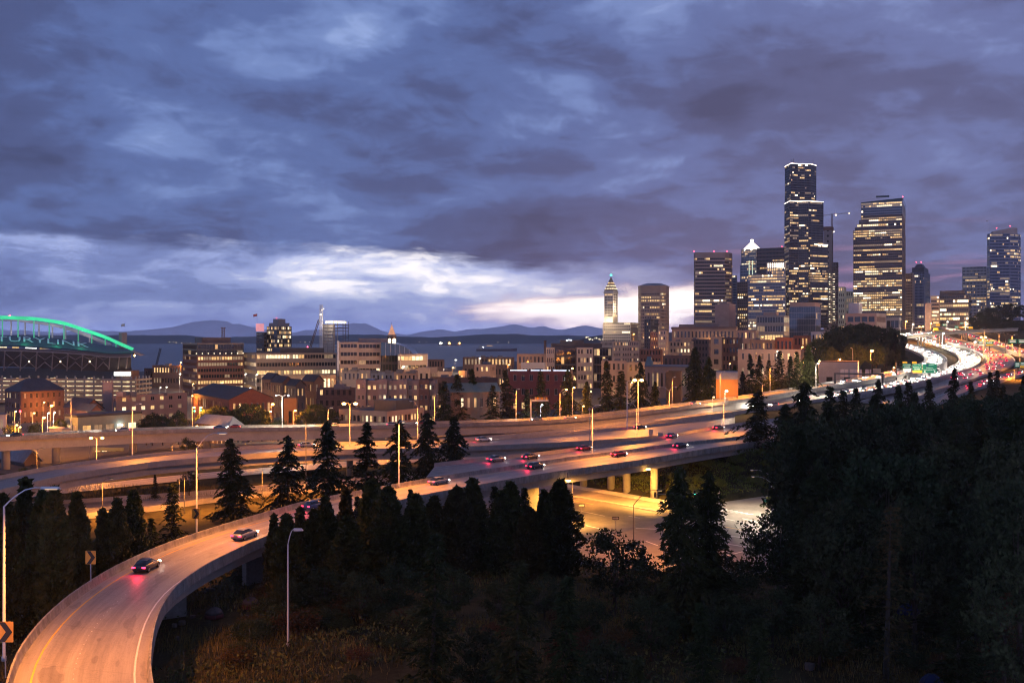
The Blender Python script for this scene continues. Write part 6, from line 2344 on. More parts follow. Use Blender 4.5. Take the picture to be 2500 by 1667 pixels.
# overhead guide signs across the freeway
D_ = 560
t = thing('sign_gantry', 'green overhead freeway signs with yellow tabs above the white lanes', 'sign gantry', PD(2185, 935, D_))
for x0, x1, y0, y1, m in ((2204, 2225, 887, 899, 'sign_green_dark'), (2228, 2250, 888, 904, 'sign_green'), (2252.5, 2287, 888, 910, 'sign_green'), (2204, 2215, 882.5, 886.8, 'sign_yellow'), (2227, 2238, 882.5, 887.6, 'sign_yellow'), (2228, 2251, 904.2, 910, 'sign_yellow'), (2205, 2224, 899.3, 907.5, 'sign_cream')):
    q = MB()
    panel(q, x0, x1, y0, y1, D_, 0, .2)
    q.build('sign_board', m, t)
for body, x0, x1, y0, y1 in (('EXPRESS', 2206, 2223, 889.5, 892), ('LANES', 2208, 2221, 894, 897), ('EXIT 164', 2231, 2247, 889, 891), ('Seneca St', 2230, 2249, 894.5, 897.5), ('1/2 MILE', 2232, 2246, 899.5, 902.5), ('NORTH', 2268, 2280, 889.8, 892), ('Everett', 2262, 2278, 896.5, 900), ('Vancouver BC', 2254.5, 2285, 901, 904.5)):
    words(t, body, x0, x1, y0, y1, D_ - .15, 'sign_cream')
q = MB()
q.add([PD(x, y, D_ - .15) for x, y in ((2261.5, 890), (2266, 890), (2266, 893), (2263.7, 895), (2261.5, 893))][::-1])
q.build('route_shield', 'shield_blue', t)
for px in (2258, 2282):
    q = MB()
    q.add([PD(px + a_, 905.3 + b_, D_ - .15) for a_, b_ in ((-1, 0), (1, 0), (1, 1.6), (2.6, 1.6), (0, 4), (-2.6, 1.6), (-1, 1.6))][::-1])
    q.build('arrow', 'sign_cream', t)
q = MB()
q.box((PD(2238, 0, D_ + .6).x, D_ + .6, zt(896, D_)), (110 * D_ / F, .8, .5))
q.box((PD(2238, 0, D_ + .6).x, D_ + .6, zt(903, D_)), (110 * D_ / F, .8, .35))
q.build('beam', 'dark_steel', t)
q = MB()
q.tube([PD(2188.5, 945, D_ + .6), PD(2188.5, 885, D_ + .6)], .45, 8)
q.build('post', 'dark_steel', t)
point_light('sign_light', PD(2245, 916, D_ - 4), 2500, WARMW, t, .5)

D_ = 505
t = thing('sign_gantry', 'dark portal gantry seen from behind with pink sign backs', 'sign gantry', PD(2038, 960, D_))
for px, yb in ((2038.5, 960), (2154.5, 956)):
    q = MB()
    q.box((PD(px, 0, D_).x, D_, (zt(yb, D_) + zt(910, D_)) / 2), (.75, .75, zt(910, D_) - zt(yb, D_)))
    q.build('post', 'dark_steel', t)
q = MB()
a_, c_ = PD(2036.5, 911.5, D_), PD(2156.5, 913.5, D_)
q.tube([a_, c_], .5, 4)
q.build('beam', 'dark_steel', t)
for x0, x1 in ((2052, 2060.5), (2062, 2070.5), (2076, 2084.5), (2086, 2094), (2096, 2104), (2113, 2121), (2123, 2127)):
    q = MB()
    panel(q, x0, x1, 901.5, 920, D_ + .7, 0, .1)
    q.build('sign_back', 'sign_back', t)
q = MB()
panel(q, 2131.5, 2150.5, 899.5, 912, D_ + 2.5, 0, .1)
q.build('sign_back', 'tan_stone', t)
D_ = 382
t = thing('sign_gantry', 'small cantilever sign gantry beside the viaduct', 'sign gantry', PD(1296, 1026, D_))
q = MB()
q.box((PD(1296, 0, D_).x, D_, (zt(1028, D_) + zt(975, D_)) / 2), (.6, .6, zt(975, D_) - zt(1028, D_)))
q.build('post', 'pole_paint', t)
q = MB()
q.box((PD(1317, 0, D_).x, D_, zt(977.5, D_)), (44 * D_ / F, .6, .7))
q.build('beam', 'pole_paint', t)
for k in range(6):
    q = MB()
    panel(q, 1305.5 + k * 5.3, 1310 + k * 5.3, 969.5, 976.2, D_ + .2, 0, .1)
    q.build('sign_slat', 'chevron_yellow' if k % 2 else 'tan_stone', t)

for lb, brd, D_, px, yb in (('green guide signs with white panels over the red lanes', [(2389, 2401, 832.5, 839, 'sign_green_dark'), (2389, 2403, 840, 843.5, 'sign_cream'), (2389, 2396, 828.5, 832, 'sign_yellow')], 960, 2395, 862),
                            ('green and yellow guide sign over the far red lanes', [(2408, 2425, 834, 840, 'sign_green'), (2408, 2425, 840.2, 844, 'sign_yellow'), (2408, 2415, 830, 833.8, 'sign_yellow')], 950, 2416, 862),
                            ('dark green guide sign pair before the slip road wall', [(2462, 2483, 828, 838, 'sign_green_dark'), (2486, 2503, 828, 838, 'sign_green_dark')], 870, 2455, 862),
                            ('dark green signs with yellow panel near the right edge', [(2477.5, 2490, 883.5, 897, 'sign_green_dark'), (2491, 2504, 883.5, 893, 'sign_green_dark'), (2491, 2504, 893.2, 897.5, 'sign_yellow')], 640, 2484, 918),
                            ('small green exit sign inside the far curve', [(2373, 2380, 885, 893, 'sign_green_dark')], 800, 2376.5, 898),
                            ('yellow guide sign far up the freeway', [(2285, 2295, 790.5, 796, 'sign_yellow')], 1250, 2290, 806), ('green guide sign right of the far yellow one', [(2301, 2310, 790.5, 795.5, 'sign_green')], 1260, 2305, 806),
                            ('yellow sign beside the overpass lamp', [(2279, 2291, 800, 807, 'sign_yellow')], 1080, 2285, 815), ('upper green sign far up the freeway', [(2344, 2352, 787, 791.5, 'sign_green')], 1300, 2348, 806),
                            ('lower green sign far up the freeway', [(2331, 2340, 795.5, 801.5, 'sign_green')], 1240, 2335, 810), ('wide yellow sign above the overpass end', [(2365, 2375, 797.5, 802.5, 'sign_yellow')], 1150, 2370, 812)):
    t = thing('guide_sign', lb, 'road sign', PD(px, yb, D_))
    for x0, x1, y0, y1, m in brd:
        q = MB()
        panel(q, x0, x1, y0, y1, D_, 0, .2)
        q.build('sign_board', m, t)
        if 'green' in m:
            for j in range(2):
                q = MB()
                panel(q, x0 + (x1 - x0) * .15, x1 - (x1 - x0) * .15, y0 + (y1 - y0) * (.22 + .36 * j), y0 + (y1 - y0) * (.38 + .36 * j), D_ - .1, 0, .05)
                q.build('legend_line', 'sign_cream', t)
    q = MB()
    q.tube([PD(px, yb, D_ + .5), PD(px, brd[0][2], D_ + .5)], .25, 6)
    q.build('post', 'dark_steel', t)

for lb, x0, x1, y0, y1, D_, yb in (('one way sign with arrow left of the junction', 1413, 1427.5, 1230, 1237, 214, 1277), ('one way sign with arrow above the bushy tree', 1495, 1511, 1261, 1268, 186, 1300)):
    t = thing('one_way_sign', lb, 'road sign', PD((x0 + x1) / 2, yb, D_))
    q = MB()
    panel(q, x0, x1, y0, y1, D_, 0, .05)
    q.build('board', 'chevron_black', t)
    q = MB()
    w_, h_ = x1 - x0, y1 - y0
    q.add([PD(x0 + w_ * a_, y0 + h_ * b_, D_ - .04) for a_, b_ in ((.06, .25), (.68, .25), (.68, .08), (.96, .5), (.68, .92), (.68, .75), (.06, .75))][::-1])
    q.build('arrow', 'white_wall', t)
    words(t, 'ONE WAY', x0 + w_ * .1, x0 + w_ * .66, y0 + h_ * .36, y0 + h_ * .64, D_ - .07, 'chevron_black')
    q = MB()
    q.tube([PD((x0 + x1) / 2, yb, D_ + .1), PD((x0 + x1) / 2, y0, D_ + .1)], .05, 6)
    q.build('post', 'steel', t)
for lb, px, py, D_, yb, rot in (('diamond warning sign seen from behind on the freeway edge', 1439, 999, 266, 1093, 0), ('small diamond sign behind the curved glowing lamp', 1369, 998, 386, 1022, 0)):
    t = thing('warning_sign', lb, 'road sign', PD(px, yb, D_))
    q = MB()
    q.add([PD(px + a_, py + b_, D_) for a_, b_ in ((-3.6, 0), (0, -5), (3.6, 0), (0, 5))][::-1])
    q.add([PD(px + a_, py + b_, D_ + .06) for a_, b_ in ((-3.6, 0), (0, -5), (3.6, 0), (0, 5))])
    q.build('board', 'sign_back', t)
    q = MB()
    q.tube([PD(px, yb, D_ + .12), PD(px, py - 4, D_ + .12)], .06, 6)
    q.build('post', 'steel', t)
t = thing('parking_sign', 'narrow brown sign on a post at the verge of the side street', 'road sign', PD(1755.5, 1231, 228))
q = MB()
panel(q, 1753.3, 1757.7, 1196, 1213, 228, 0, .04)
q.build('board', 'sign_back', t)
q = MB()
q.tube([PD(1755.5, 1231, 228.1), PD(1755.5, 1196, 228.1)], .05, 6)
q.build('post', 'steel', t)
t = thing('street_name_sign', 'small green street name sign at the side street', 'road sign', PD(1867.5, 1252, 208))
q = MB()
panel(q, 1863, 1873, 1220, 1225.5, 208, 0, .04)
q.build('board', 'sign_green_dark', t)
q = MB()
q.tube([PD(1867.5, 1252, 208.1), PD(1867.5, 1220, 208.1)], .05, 6)
q.build('post', 'steel', t)


# traffic signals
def signal(parent, px, py, D, lit_i, w=4.6, h=13):
    q = MB()
    panel(q, px - w / 2, px + w / 2, py - h / 2, py + h / 2, D, 0, .35)
    hs = q.build('signal_head', 'chevron_black', parent)
    for i in range(3):
        q = MB()
        q.ball(PD(px, py - h * .31 + i * h * .31, D - .04), .17, 0, 8, 4)
        q.build('signal_lens', ('signal_red', 'dark_glass', 'signal_green')[i] if i == lit_i else 'dark_glass', hs)


t = thing('traffic_signal', 'traffic signal mast arm reaching over the junction with green lights', 'traffic light', PD(1728, 1240, 222))
q = MB()
q.tube([PD(1728, 1240, 222), PD(1728, 1196, 222)], .14, 8)
q.build('post', 'steel', t)
q = MB()
q.tube([PD(1728, 1203, 222), PD(1602, 1206, 216)], .10, 6, 0, .06)
q.build('mast_arm', 'steel', t)
for px, py, li in ((1599.5, 1207.5, -1), (1641, 1205, -1), (1660, 1190, 2), (1696, 1203, 2)):
    signal(t, px, py, 217.5, li)
t = thing('traffic_signal', 'traffic signal post with green light before the great spruce', 'traffic light', PD(1634.5, 1256, 204))
q = MB()
q.tube([PD(1634.5, 1256, 204), PD(1634.5, 1208, 204)], .09, 8)
q.build('post', 'steel', t)
signal(t, 1632, 1212, 203.5, 2)
t = thing('traffic_signal', 'red traffic light shining in the left street', 'traffic light', PD(49.5, 1045, 430))
q = MB()
q.tube([PD(49.5, 1045, 430), PD(49.5, 1000, 430)], .1, 6)
q.build('post', 'steel', t)
q = MB()
panel(q, 47, 52, 998, 1012, 430, 0, .3)
q.build('signal_head', 'chevron_black', t)
q = MB()
q.ball(PD(49.5, 1004, 429.7), .5)
q.build('signal_lens', 'signal_red', t)
for px, py, lb in ((475, 1003, 'green traffic light under the left orange lamp'), (490, 1001, 'green traffic light under the right orange lamp')):
    t = thing('traffic_signal', lb, 'traffic light', PD(px, 1030, 398))
    q = MB()
    q.tube([PD(px, 1032, 398), PD(px, py - 3, 398)], .09, 6)
    q.build('post', 'steel', t)
    q = MB()
    panel(q, px - 2, px + 2, py - 4, py + 3, 397.8, 0, .3)
    q.build('signal_head', 'chevron_black', t)
    q = MB()
    q.ball(PD(px, py, 397.6), .34)
    q.build('signal_lens', 'signal_green', t)
t = thing('traffic_signal', 'dark ramp meter signal on a post beside the columnar trees', 'traffic light', PD(438, 1216, 214))
q = MB()
q.tube([PD(438, 1218, 214), PD(438, 1172, 214)], .07, 6)
q.build('post', 'steel', t)
signal(t, 434, 1176, 213.6, -1, 5, 13)
t = thing('equipment_cabinet', 'pale concrete cabinet block in the gore between roadways', 'cabinet', PD(1612, 1076, 290))
for x0, x1, y0, y1 in ((1606, 1618, 1056, 1076), (1618, 1629, 1064, 1076)):
    q = MB()
    panel(q, x0, x1, y0, y1, 289, 0, 1.6)
    q.build('block', 'kerb_concrete', t)
t = thing('equipment_cabinet', 'small steel cabinet on the freeway median', 'cabinet', PD(1589, 1062, 312))
q = MB()
panel(q, 1585, 1593.5, 1048, 1062, 312, 0, 1.0)
q.build('block', 'steel', t)

# shop and shed lit beneath the viaduct
t, foot, z1 = B('yard_shop', 'low shop with green white lights beneath the viaduct', 226, 300, 303, 345, 8, 1093, 'green_wall', 1, 3.0, zb=17, frac=(.8, .55), p=.7, style='rand', dep=8, indiv=True, bright=.5)
house('dark sloped shed roof beneath the viaduct at the left', -20, 60, 98, 318, 40, 1128, 3.6, 'brown_wall', 'roof_pale', 'gable', 1, 4.0, (.2, .3), 0, zb=18)

# tents and litter under the ramp
mat('tent_white', (.09, .07, .07), .8, .08, 1.0)
mat('tent_red', (.10, .02, .02), .8, .12, 1.0)
mat('tent_blue', (.012, .02, .08), .8, .12, 1.0)
mat('tarp_grey', (.10, .095, .09), .8, .15, 1.0)


def tent(label, px, py, D, w, h, m_low, m_top):
    x = (px - CX) / F * D
    b_ = Vector((x, D, gz(x, D) - .05))
    t = thing('dome_tent', label, 'tent', b_)
    n_ = 12
    q = MB()
    prof = [(w / 2 * math.cos(a), h * math.sin(a)) for a in (0, .35)]
    q.lathe(b_, [(w / 2 * math.cos(a), h * math.sin(a)) for a in (0, .2, .4)], n_)
    q.build('skirt', m_low, t, smooth=True)
    q = MB()
    q.lathe(b_, [(w / 2 * math.cos(a) * 1.01, h * math.sin(a)) for a in (.4, .7, 1.0, 1.3, 1.54)], n_)
    q.build('fly_sheet', m_top, t, smooth=True)
    q = MB()
    for a0 in (.4, 1.97):
        q.tube([b_ + Vector((w / 2 * 1.03 * math.cos(s) * math.cos(a0), w / 2 * 1.03 * math.cos(s) * math.sin(a0), h * 1.03 * math.sin(s))) for s in np.linspace(0, math.pi, 12)], .03, 4)
        q.build('tent_pole', 'dark_steel', t)
        q = MB()
    return t


tent('dim red and white dome tent under the ramp', 523, 1490, 122, 2.3, 1.25, 'tent_red', 'tent_white')
tent('pale dome tent beside the ramp shadow', 611, 1450, 128, 2.4, 1.3, 'tent_red', 'tent_white')
tent('blue tent half hidden at the right', 2218, 1440, 120, 2.8, 1.6, 'tent_blue', 'tent_blue')
tent('blue tent low at the lower right', 2275, 1625, 92, 2.4, 1.4, 'tent_blue', 'tent_blue')
tent('grey tarpaulin shelter at the right slope', 2270, 1460, 124, 3.4, 1.3, 'tarp_grey', 'tarp_grey')
rs = np.random.RandomState(12)
for k, (px, py, D_) in enumerate(((425, 1516, 118), (432, 1538, 113), (445, 1500, 119), (470, 1490, 122), (1148, 1401, 132), (1464, 1560, 96), (1975, 1546, 100), (2228, 1490, 112), (1887, 1638, 86), (500, 1417, 138), (512, 1410, 140), (520, 1404, 141))):
    x = (px - CX) / F * D_
    b_ = Vector((x, D_, gz(x, D_)))
    q = MB()
    s_ = rs.uniform(.3, .6)
    q.prism([(b_.x + s_ * rs.uniform(.7, 1.2) * math.cos(a), b_.y + s_ * rs.uniform(.7, 1.2) * math.sin(a)) for a in (0, 1.1, 2.2, 3.2, 4.3, 5.3)], b_.z - .1, b_.z + s_ * rs.uniform(.5, 1.0), 0)
    o = q.build('litter_bag', 'tent_white' if k % 2 else 'tarp_grey')
    tag(o, ('crumpled litter bag under the ramp', 'crumpled litter bag in the dark brush')[0 if k < 4 or k > 8 else 1], 'litter', 'litter bags under the ramp' if k < 4 or k > 8 else 'litter bags in the dark brush')


# ------------------------------------------------------------------ trees and shrubs
mat('bark', (.050, .038, .028), .95, .25, 1.2)
mat('needles', (.020, .028, .011), .85, .45, .9, col2=(.042, .048, .016), rnd=.25, spec=.04)
mat('cypress', (.036, .044, .013), .85, .45, .9, col2=(.090, .085, .026), rnd=.25, spec=.04)
mat('leaf', (.024, .036, .015), .85, .50, .8, col2=(.060, .075, .034), rnd=.25, spec=.05)
mat('dry_leaf', (.055, .032, .013), .85, .40, .8, col2=(.10, .058, .022), rnd=.2, spec=.1)
mat('bramble', (.060, .078, .028), .85, .45, .35, col2=(.14, .135, .045), spec=.05)
mat('grass_blade', (.085, .078, .026), .9, .45, .15, col2=(.23, .18, .065), spec=.04)
mat('ivy', (.070, .105, .018), .8, .45, .5, col2=(.150, .170, .035), spec=.08)  # brighter leaf colour for the bank, lamplight on the slope put into it


def leafset(P, size, rs, out=None, tilt=.6, asp=.5, hang=0.0):
    """many small pointed leaf faces at the points P"""
    n_ = len(P)
    d = rs.normal(size=(n_, 3))
    if out is not None:
        d = d * tilt + out
    d[:, 2] -= hang
    d /= np.linalg.norm(d, axis=1)[:, None] + 1e-9
    s = np.cross(d, rs.normal(size=(n_, 3)))
    s /= np.linalg.norm(s, axis=1)[:, None] + 1e-9
    L = (size * rs.uniform(.6, 1.35, n_))[:, None]
    a = P - d * L * .35
    b_ = P + s * L * asp * .5
    c_ = P + d * L * .65
    e = P - s * L * asp * .5
    V = np.stack([a, b_, c_, e], 1).reshape(-1, 3)
    return V


def foliage_mesh(name, V, m):
    me = bpy.data.meshes.new(name)
    nf = len(V) // 4
    me.vertices.add(len(V))
    me.vertices.foreach_set('co', V.astype(np.float32).ravel())
    me.loops.add(nf * 4)
    me.loops.foreach_set('vertex_index', np.arange(nf * 4, dtype=np.int32))
    me.polygons.add(nf)
    me.polygons.foreach_set('loop_start', np.arange(0, nf * 4, 4, dtype=np.int32))
    try:
        me.polygons.foreach_set('loop_total', np.full(nf, 4, dtype=np.int32))
    except Exception:
        pass
    me.materials.append(M[m])
    me.update(calc_edges=True)
    me.validate()
    return me


def trunk_mesh(h, r, limbs=(), lean=.0):
    q = MB()
    q.tube([(0, 0, -.5), (lean * .3, 0, h * .3), (lean, lean * .4, h * .65), (lean * .8, 0, h)], r, 7, 0, r * .12)
    for l in limbs:
        q.tube(l, r * .38, 5, 0, r * .06)
    return q.mesh('trunk', 'bark', smooth=True)


TREES = {}


def proto_conifer(key, seed, R=4.6, m='needles', dens=1.0, power=.85, gap=.42, size=.62, droop=.34):
    rs = np.random.RandomState(seed)
    h = 15.0
    pts, dirs = [], []
    z = .8
    while z < h - .15:
        f = 1 - z / h
        nb = int(rs.randint(5, 8))
        for _ in range(nb):
            a = rs.uniform(0, 2 * math.pi)
            L = R * f ** power * rs.uniform(.45, 1.10) * (1 + .22 * math.sin(a * 2 + seed) * math.sin(z * 1.1 + seed)) * (1 + .20 * math.sin(z * .95 + seed * 1.7) + .13 * math.sin(z * 2.4 + seed * 2.9 + a)) + .18
            if rs.rand() < .12:
                L *= 1.35
            n_ = max(3, int(L / .24 * dens))
            s = np.linspace(.08, 1, n_)
            rad = s * L
            zz = z + rad * .10 - droop * rad * s + rs.normal(0, .05, n_)
            x, y = rad * math.cos(a), rad * math.sin(a)
            for rep in range(3):
                wid = .16 + .20 * L * (1 - s) * .6
                side = rs.normal(0, 1, n_) * wid
                pts.append(np.stack([x - math.sin(a) * side, y + math.cos(a) * side, zz + rs.normal(0, .10, n_)], 1))
                dirs.append(np.tile([math.cos(a), math.sin(a), -.25], (n_, 1)) + np.stack([-math.sin(a) * side * 2.2, math.cos(a) * side * 2.2, 0 * side], 1))
        z += gap * rs.uniform(.75, 1.25) * (1.0 if f > .3 else .7)
    P = np.concatenate(pts)
    O = np.concatenate(dirs)
    V = leafset(P, size, rs, O, .45, .34, .15)
    TREES[key] = (trunk_mesh(h * .97, .26), foliage_mesh('crown', V, m), h)


def proto_columnar(key, seed, R=1.9, m='cypress', n=6500, tip=1.25):
    rs = np.random.RandomState(seed)
    h = 15.0
    u = rs.rand(n) ** .85
    z = .5 + u * (h - .5)
    f = z / h
    lob = rs.rand(7) * 6.28
    a = rs.uniform(0, 2 * math.pi, n)
    prof = np.minimum(1, (f / .16) ** .6) * (1 - f ** 2.1) ** (.75 * tip) + .02
    bump = 1 + .20 * np.sin(a * 3 + f * 9 + lob[0]) + .17 * np.sin(a * 5 - f * 17 + lob[1]) + .15 * np.sin(f * 31 + lob[2] + a * 2) + .10 * np.sin(f * 57 + lob[3] - a * 3)
    r = R * prof * bump * rs.uniform(.62, 1.0, n) ** .6
    P = np.stack([r * np.cos(a), r * np.sin(a), z], 1)
    O = np.stack([np.cos(a) * .7, np.sin(a) * .7, np.full(n, .8)], 1)
    V = leafset(P, .50, rs, O, .55, .5)
    # inner mass
    k = 900
    fz = rs.rand(k)
    pr = np.minimum(1, (fz / .16) ** .6) * (1 - fz ** 2.1) ** (.75 * tip)
    aa = rs.uniform(0, 6.28, k)
    P2 = np.stack([R * .45 * pr * np.cos(aa), R * .45 * pr * np.sin(aa), .5 + fz * (h - .8)], 1)
    V2 = leafset(P2, 1.3, rs, None, 1.0, .8)
    TREES[key] = (trunk_mesh(h * .9, .2), foliage_mesh('crown', np.concatenate([V, V2]), m), h)


def proto_broad(key, seed, R=5.5, h=14.0, m='leaf', clumps=110, per=70, size=.46, low=.28):
    rs = np.random.RandomState(seed)
    C = []
    while len(C) < clumps:
        v = rs.normal(size=3)
        v /= np.linalg.norm(v)
        v *= rs.uniform(.45, 1.0) ** .5
        if v[2] < -.75:
            continue
        C.append((v[0] * R * rs.uniform(.8, 1.1), v[1] * R * rs.uniform(.8, 1.1), h * (.60 + low * .1) + v[2] * h * .40))
    pts, outs = [], []
    for c in C:
        rr = rs.uniform(.7, 1.5)
        d = rs.normal(size=(per, 3))
        d /= np.linalg.norm(d, axis=1)[:, None]
        pts.append(np.array(c) + d * rr * rs.uniform(.3, 1, (per, 1)) * np.array([1.15, 1.15, .75]))
        outs.append(d * .8 + np.array([0, 0, .2]))
    P, O = np.concatenate(pts), np.concatenate(outs)
    V = leafset(P, size, rs, O, .8, .62)
    limbs = []
    for i in range(9):
        c = Vector(C[i * 7 % len(C)])
        limbs.append([Vector((0, 0, h * .22)), Vector((c.x * .35, c.y * .35, h * .38)), c])
    TREES[key] = (trunk_mesh(h * .75, .30, limbs), foliage_mesh('crown', V, m), h)


proto_conifer('cedar_a', 1, 4.9, size=.70, power=.8)
proto_conifer('cedar_b', 2, 4.2, size=.66, power=.9, gap=.5)
proto_conifer('cedar_c', 3, 5.4, size=.72, power=.7, droop=.42)
proto_conifer('cedar_d', 31, 5.6, size=.78, power=.75, gap=.66, droop=.50, dens=.9)
proto_conifer('cedar_e', 32, 4.6, size=.72, power=1.0, gap=.58, droop=.22)
proto_conifer('cedar_f', 33, 5.2, size=.70, power=.62, gap=.52, droop=.46)
proto_conifer('fir_a', 4, 2.7, size=.50, power=.95, gap=.36)
proto_conifer('fir_b', 5, 3.2, size=.54, power=.9, gap=.46)
proto_conifer('spruce', 6, 4.9, size=.60, power=.72, gap=.36, dens=1.3, droop=.30)
proto_conifer('dead_fir', 7, 2.6, m='dry_leaf', size=.34, power=.8, gap=.75, dens=.6)
proto_columnar('col_a', 11, 1.75)
proto_columnar('col_b', 12, 2.2, tip=1.0)
proto_columnar('col_c', 13, 2.7, tip=.9, n=8500)
proto_broad('broad_a', 21)
proto_broad('broad_b', 22, 6.2, 14, clumps=130)
proto_broad('broad_c', 23, 5.0, 14, clumps=90, size=.42)
proto_broad('bushy', 24, 4.4, 10.0, clumps=80, per=55, size=.40, low=-.3)
proto_broad('shrub', 25, 2.6, 3.6, clumps=45, per=60, size=.26, low=-.6)
proto_broad('bank_shrub', 27, 2.6, 3.6, m='ivy', clumps=45, per=60, size=.28, low=-.6)
proto_broad('dry_shrub', 26, 2.2, 3.4, m='dry_leaf', clumps=36, per=55, size=.24, low=-.6)


def tree(kind, label, px, py, D, wide=1.0, name='tree', cat='tree', group=None, zb=None):
    x = (px - CX) / F * D
    zb = gz(x, D) if zb is None else zb
    top = zt(py, D)
    hh = max(1.5, top - zb)
    tr, cr, h0 = TREES[kind]
    s = hh / h0
    t = thing(name, label, cat, (x, D, zb), group)
    rz = (px * 12.9898 + D * 3.7) % 6.28
    t.rotation_euler = (math.sin(px * 1.7) * .035, math.cos(px * 2.3 + D) * .035, 0)
    put('trunk', tr, t, (0, 0, 0), rz, (s * (wide + 1) / 2, s * (wide + 1) / 2, s))
    put('crown', cr, t, (0, 0, 0), rz, (s * wide, s * wide, s))
    return t


def grove(lst, name, fmt, group, cat='tree'):
    lst = sorted(lst, key=lambda q: q[1])
    for i, q in enumerate(lst):
        kind, px, py, D_ = q[:4]
        tree(kind, fmt.format(ORD[i]), px, py, D_, q[4] if len(q) > 4 else 1.0, name, cat, group)


# cedars between the ramp and the flyover
grove([('cedar_a', 570, 1068, 206, 1.02), ('cedar_f', 702, 1064, 209, .98), ('cedar_d', 803, 1024, 216, .92), ('cedar_e', 892, 1028, 222, 1.10), ('cedar_d', 970, 1022, 232, .95), ('cedar_f', 1050, 1008, 240, .92), ('cedar_c', 1106, 1016, 247, .92)],
      'cedar_tree', 'dark drooping cedar behind the ramp, {} from the left of its row', 'cedars between ramp and flyover')
grove([('col_b', 12, 1205, 112, .9), ('col_a', 50, 1168, 124, 1.0), ('col_b', 94, 1198, 117, .85), ('col_b', 134, 1188, 114, .85), ('col_b', 187, 1204, 121, .85), ('col_a', 252, 1240, 129, 1.0), ('col_b', 285, 1216, 131, .95), ('col_b', 326, 1196, 135, .95), ('fir_b', 378, 1262, 139, 1.1), ('fir_b', 414, 1178, 141, 1.05)],
      'columnar_tree', 'tall columnar evergreen behind the left barrier, {} from the left', 'columnar trees left of the ramp')
grove([('col_a', 663, 1253, 134, .9), ('col_b', 703, 1254, 128, 1.25), ('col_a', 730, 1238, 138, 1.1), ('col_b', 772, 1246, 132, 1.2), ('col_b', 803, 1210, 142, 1.1), ('col_a', 839, 1194, 150, 1.2), ('fir_a', 873, 1208, 152, .9), ('col_b', 853, 1262, 128, 1.5), ('col_c', 915, 1172, 148, 1.2), ('col_c', 952, 1190, 144, 1.25), ('fir_a', 999, 1190, 158, .9),
       ('col_b', 1020, 1206, 146, 1.4), ('col_b', 1064, 1212, 150, 1.3), ('col_c', 1116, 1190, 146, 1.25), ('col_b', 1152, 1170, 154, 1.3), ('fir_a', 1201, 1184, 160, 1.1), ('col_b', 1222, 1200, 150, 1.3), ('col_b', 1248, 1178, 150, 1.3), ('fir_a', 1287, 1186, 160, 1.0), ('col_c', 1290, 1240, 142, 1.2), ('col_c', 1366, 1174, 152, 1.25), ('col_b', 1335, 1195, 150, 1.0)],
      'columnar_tree', 'dark conical evergreen of the central thicket, {} from the left', 'conical evergreens of the central thicket')
grove([('fir_b', 1052, 1302, 88, 1.1), ('fir_a', 1258, 1360, 84, 1.3), ('fir_a', 1372, 1400, 80, 1.2), ('fir_a', 1547, 1598, 74, 1.2), ('fir_a', 1722, 1470, 82, 1.2), ('fir_a', 1853, 1500, 78, 1.2), ('dead_fir', 2162, 1232, 92, 1.25), ('fir_b', 2338, 1430, 88, 1.3), ('dead_fir', 2448, 1440, 82, 1.2)],
      'young_fir', 'thin dark fir in the foreground brush, {} from the left', 'thin firs of the foreground brush')
tree('spruce', 'great dark spruce with the left of two tops before the junction', 1672, 1140, 110, .85, 'spruce_tree')
tree('spruce', 'great dark spruce with the right of two tops before the junction', 1721, 1152, 113, .85, 'spruce_tree')
tree('bushy', 'bushy leafy tree silhouetted against the lit junction', 1500, 1288, 126, .95)
tree('bushy', 'low leafy shrub left of the great spruce', 1594, 1370, 120, 1.0, 'shrub', 'shrub')
tree('broad_c', 'leafy tree with amber lit edge right of the junction', 1905, 1222, 122, .95)
tree('shrub', 'small bare bush at the junction corner', 1795, 1375, 132, .9, 'shrub', 'shrub')
grove([('cedar_d', 1848, 950, 268, 1.2), ('cedar_c', 1912, 985, 258, 1.15), ('cedar_f', 1955, 934, 222, .85), ('fir_b', 2031, 942, 240, 1.1), ('fir_b', 2064, 952, 238, 1.1), ('fir_b', 2094, 947, 244, 1.1), ('cedar_b', 2142, 926, 256, .8), ('fir_b', 2214, 932, 262, 1.1), ('cedar_b', 2326, 896, 300, .7), ('fir_a', 2421, 906, 310, 1.0), ('fir_a', 2430, 902, 330, 1.0), ('cedar_b', 2500, 915, 290, .8), ('cedar_b', 2190, 940, 240, .8), ('cedar_b', 2268, 925, 270, .8), ('cedar_b', 2375, 930, 270, .7), ('cedar_b', 2450, 940, 260, .75)],
      'fir_tree', 'fir whose tip stands before the freeway, {} from the left', 'firs in front of the freeway')
grove([('broad_a', 1985, 1030, 158, .80), ('broad_b', 2085, 1010, 165, .8), ('broad_a', 2180, 992, 172, .8), ('broad_b', 2275, 985, 185, .8), ('broad_a', 2360, 972, 195, .8), ('broad_b', 2445, 965, 205, .8), ('broad_a', 2530, 955, 190, .8), ('broad_b', 2160, 1100, 122, .8), ('broad_c', 2300, 1085, 126, .9), ('broad_b', 2440, 1075, 124, .85),
       ('broad_c', 2060, 1225, 108, .9), ('broad_a', 2235, 1240, 104, .85), ('broad_c', 2385, 1225, 102, .9), ('broad_a', 2490, 1190, 96, .8), ('broad_c', 2495, 1340, 80, .8)],
      'broadleaf_tree', 'dark leafy tree of the right hand wood, {} from its left', 'leafy trees of the right hand wood')
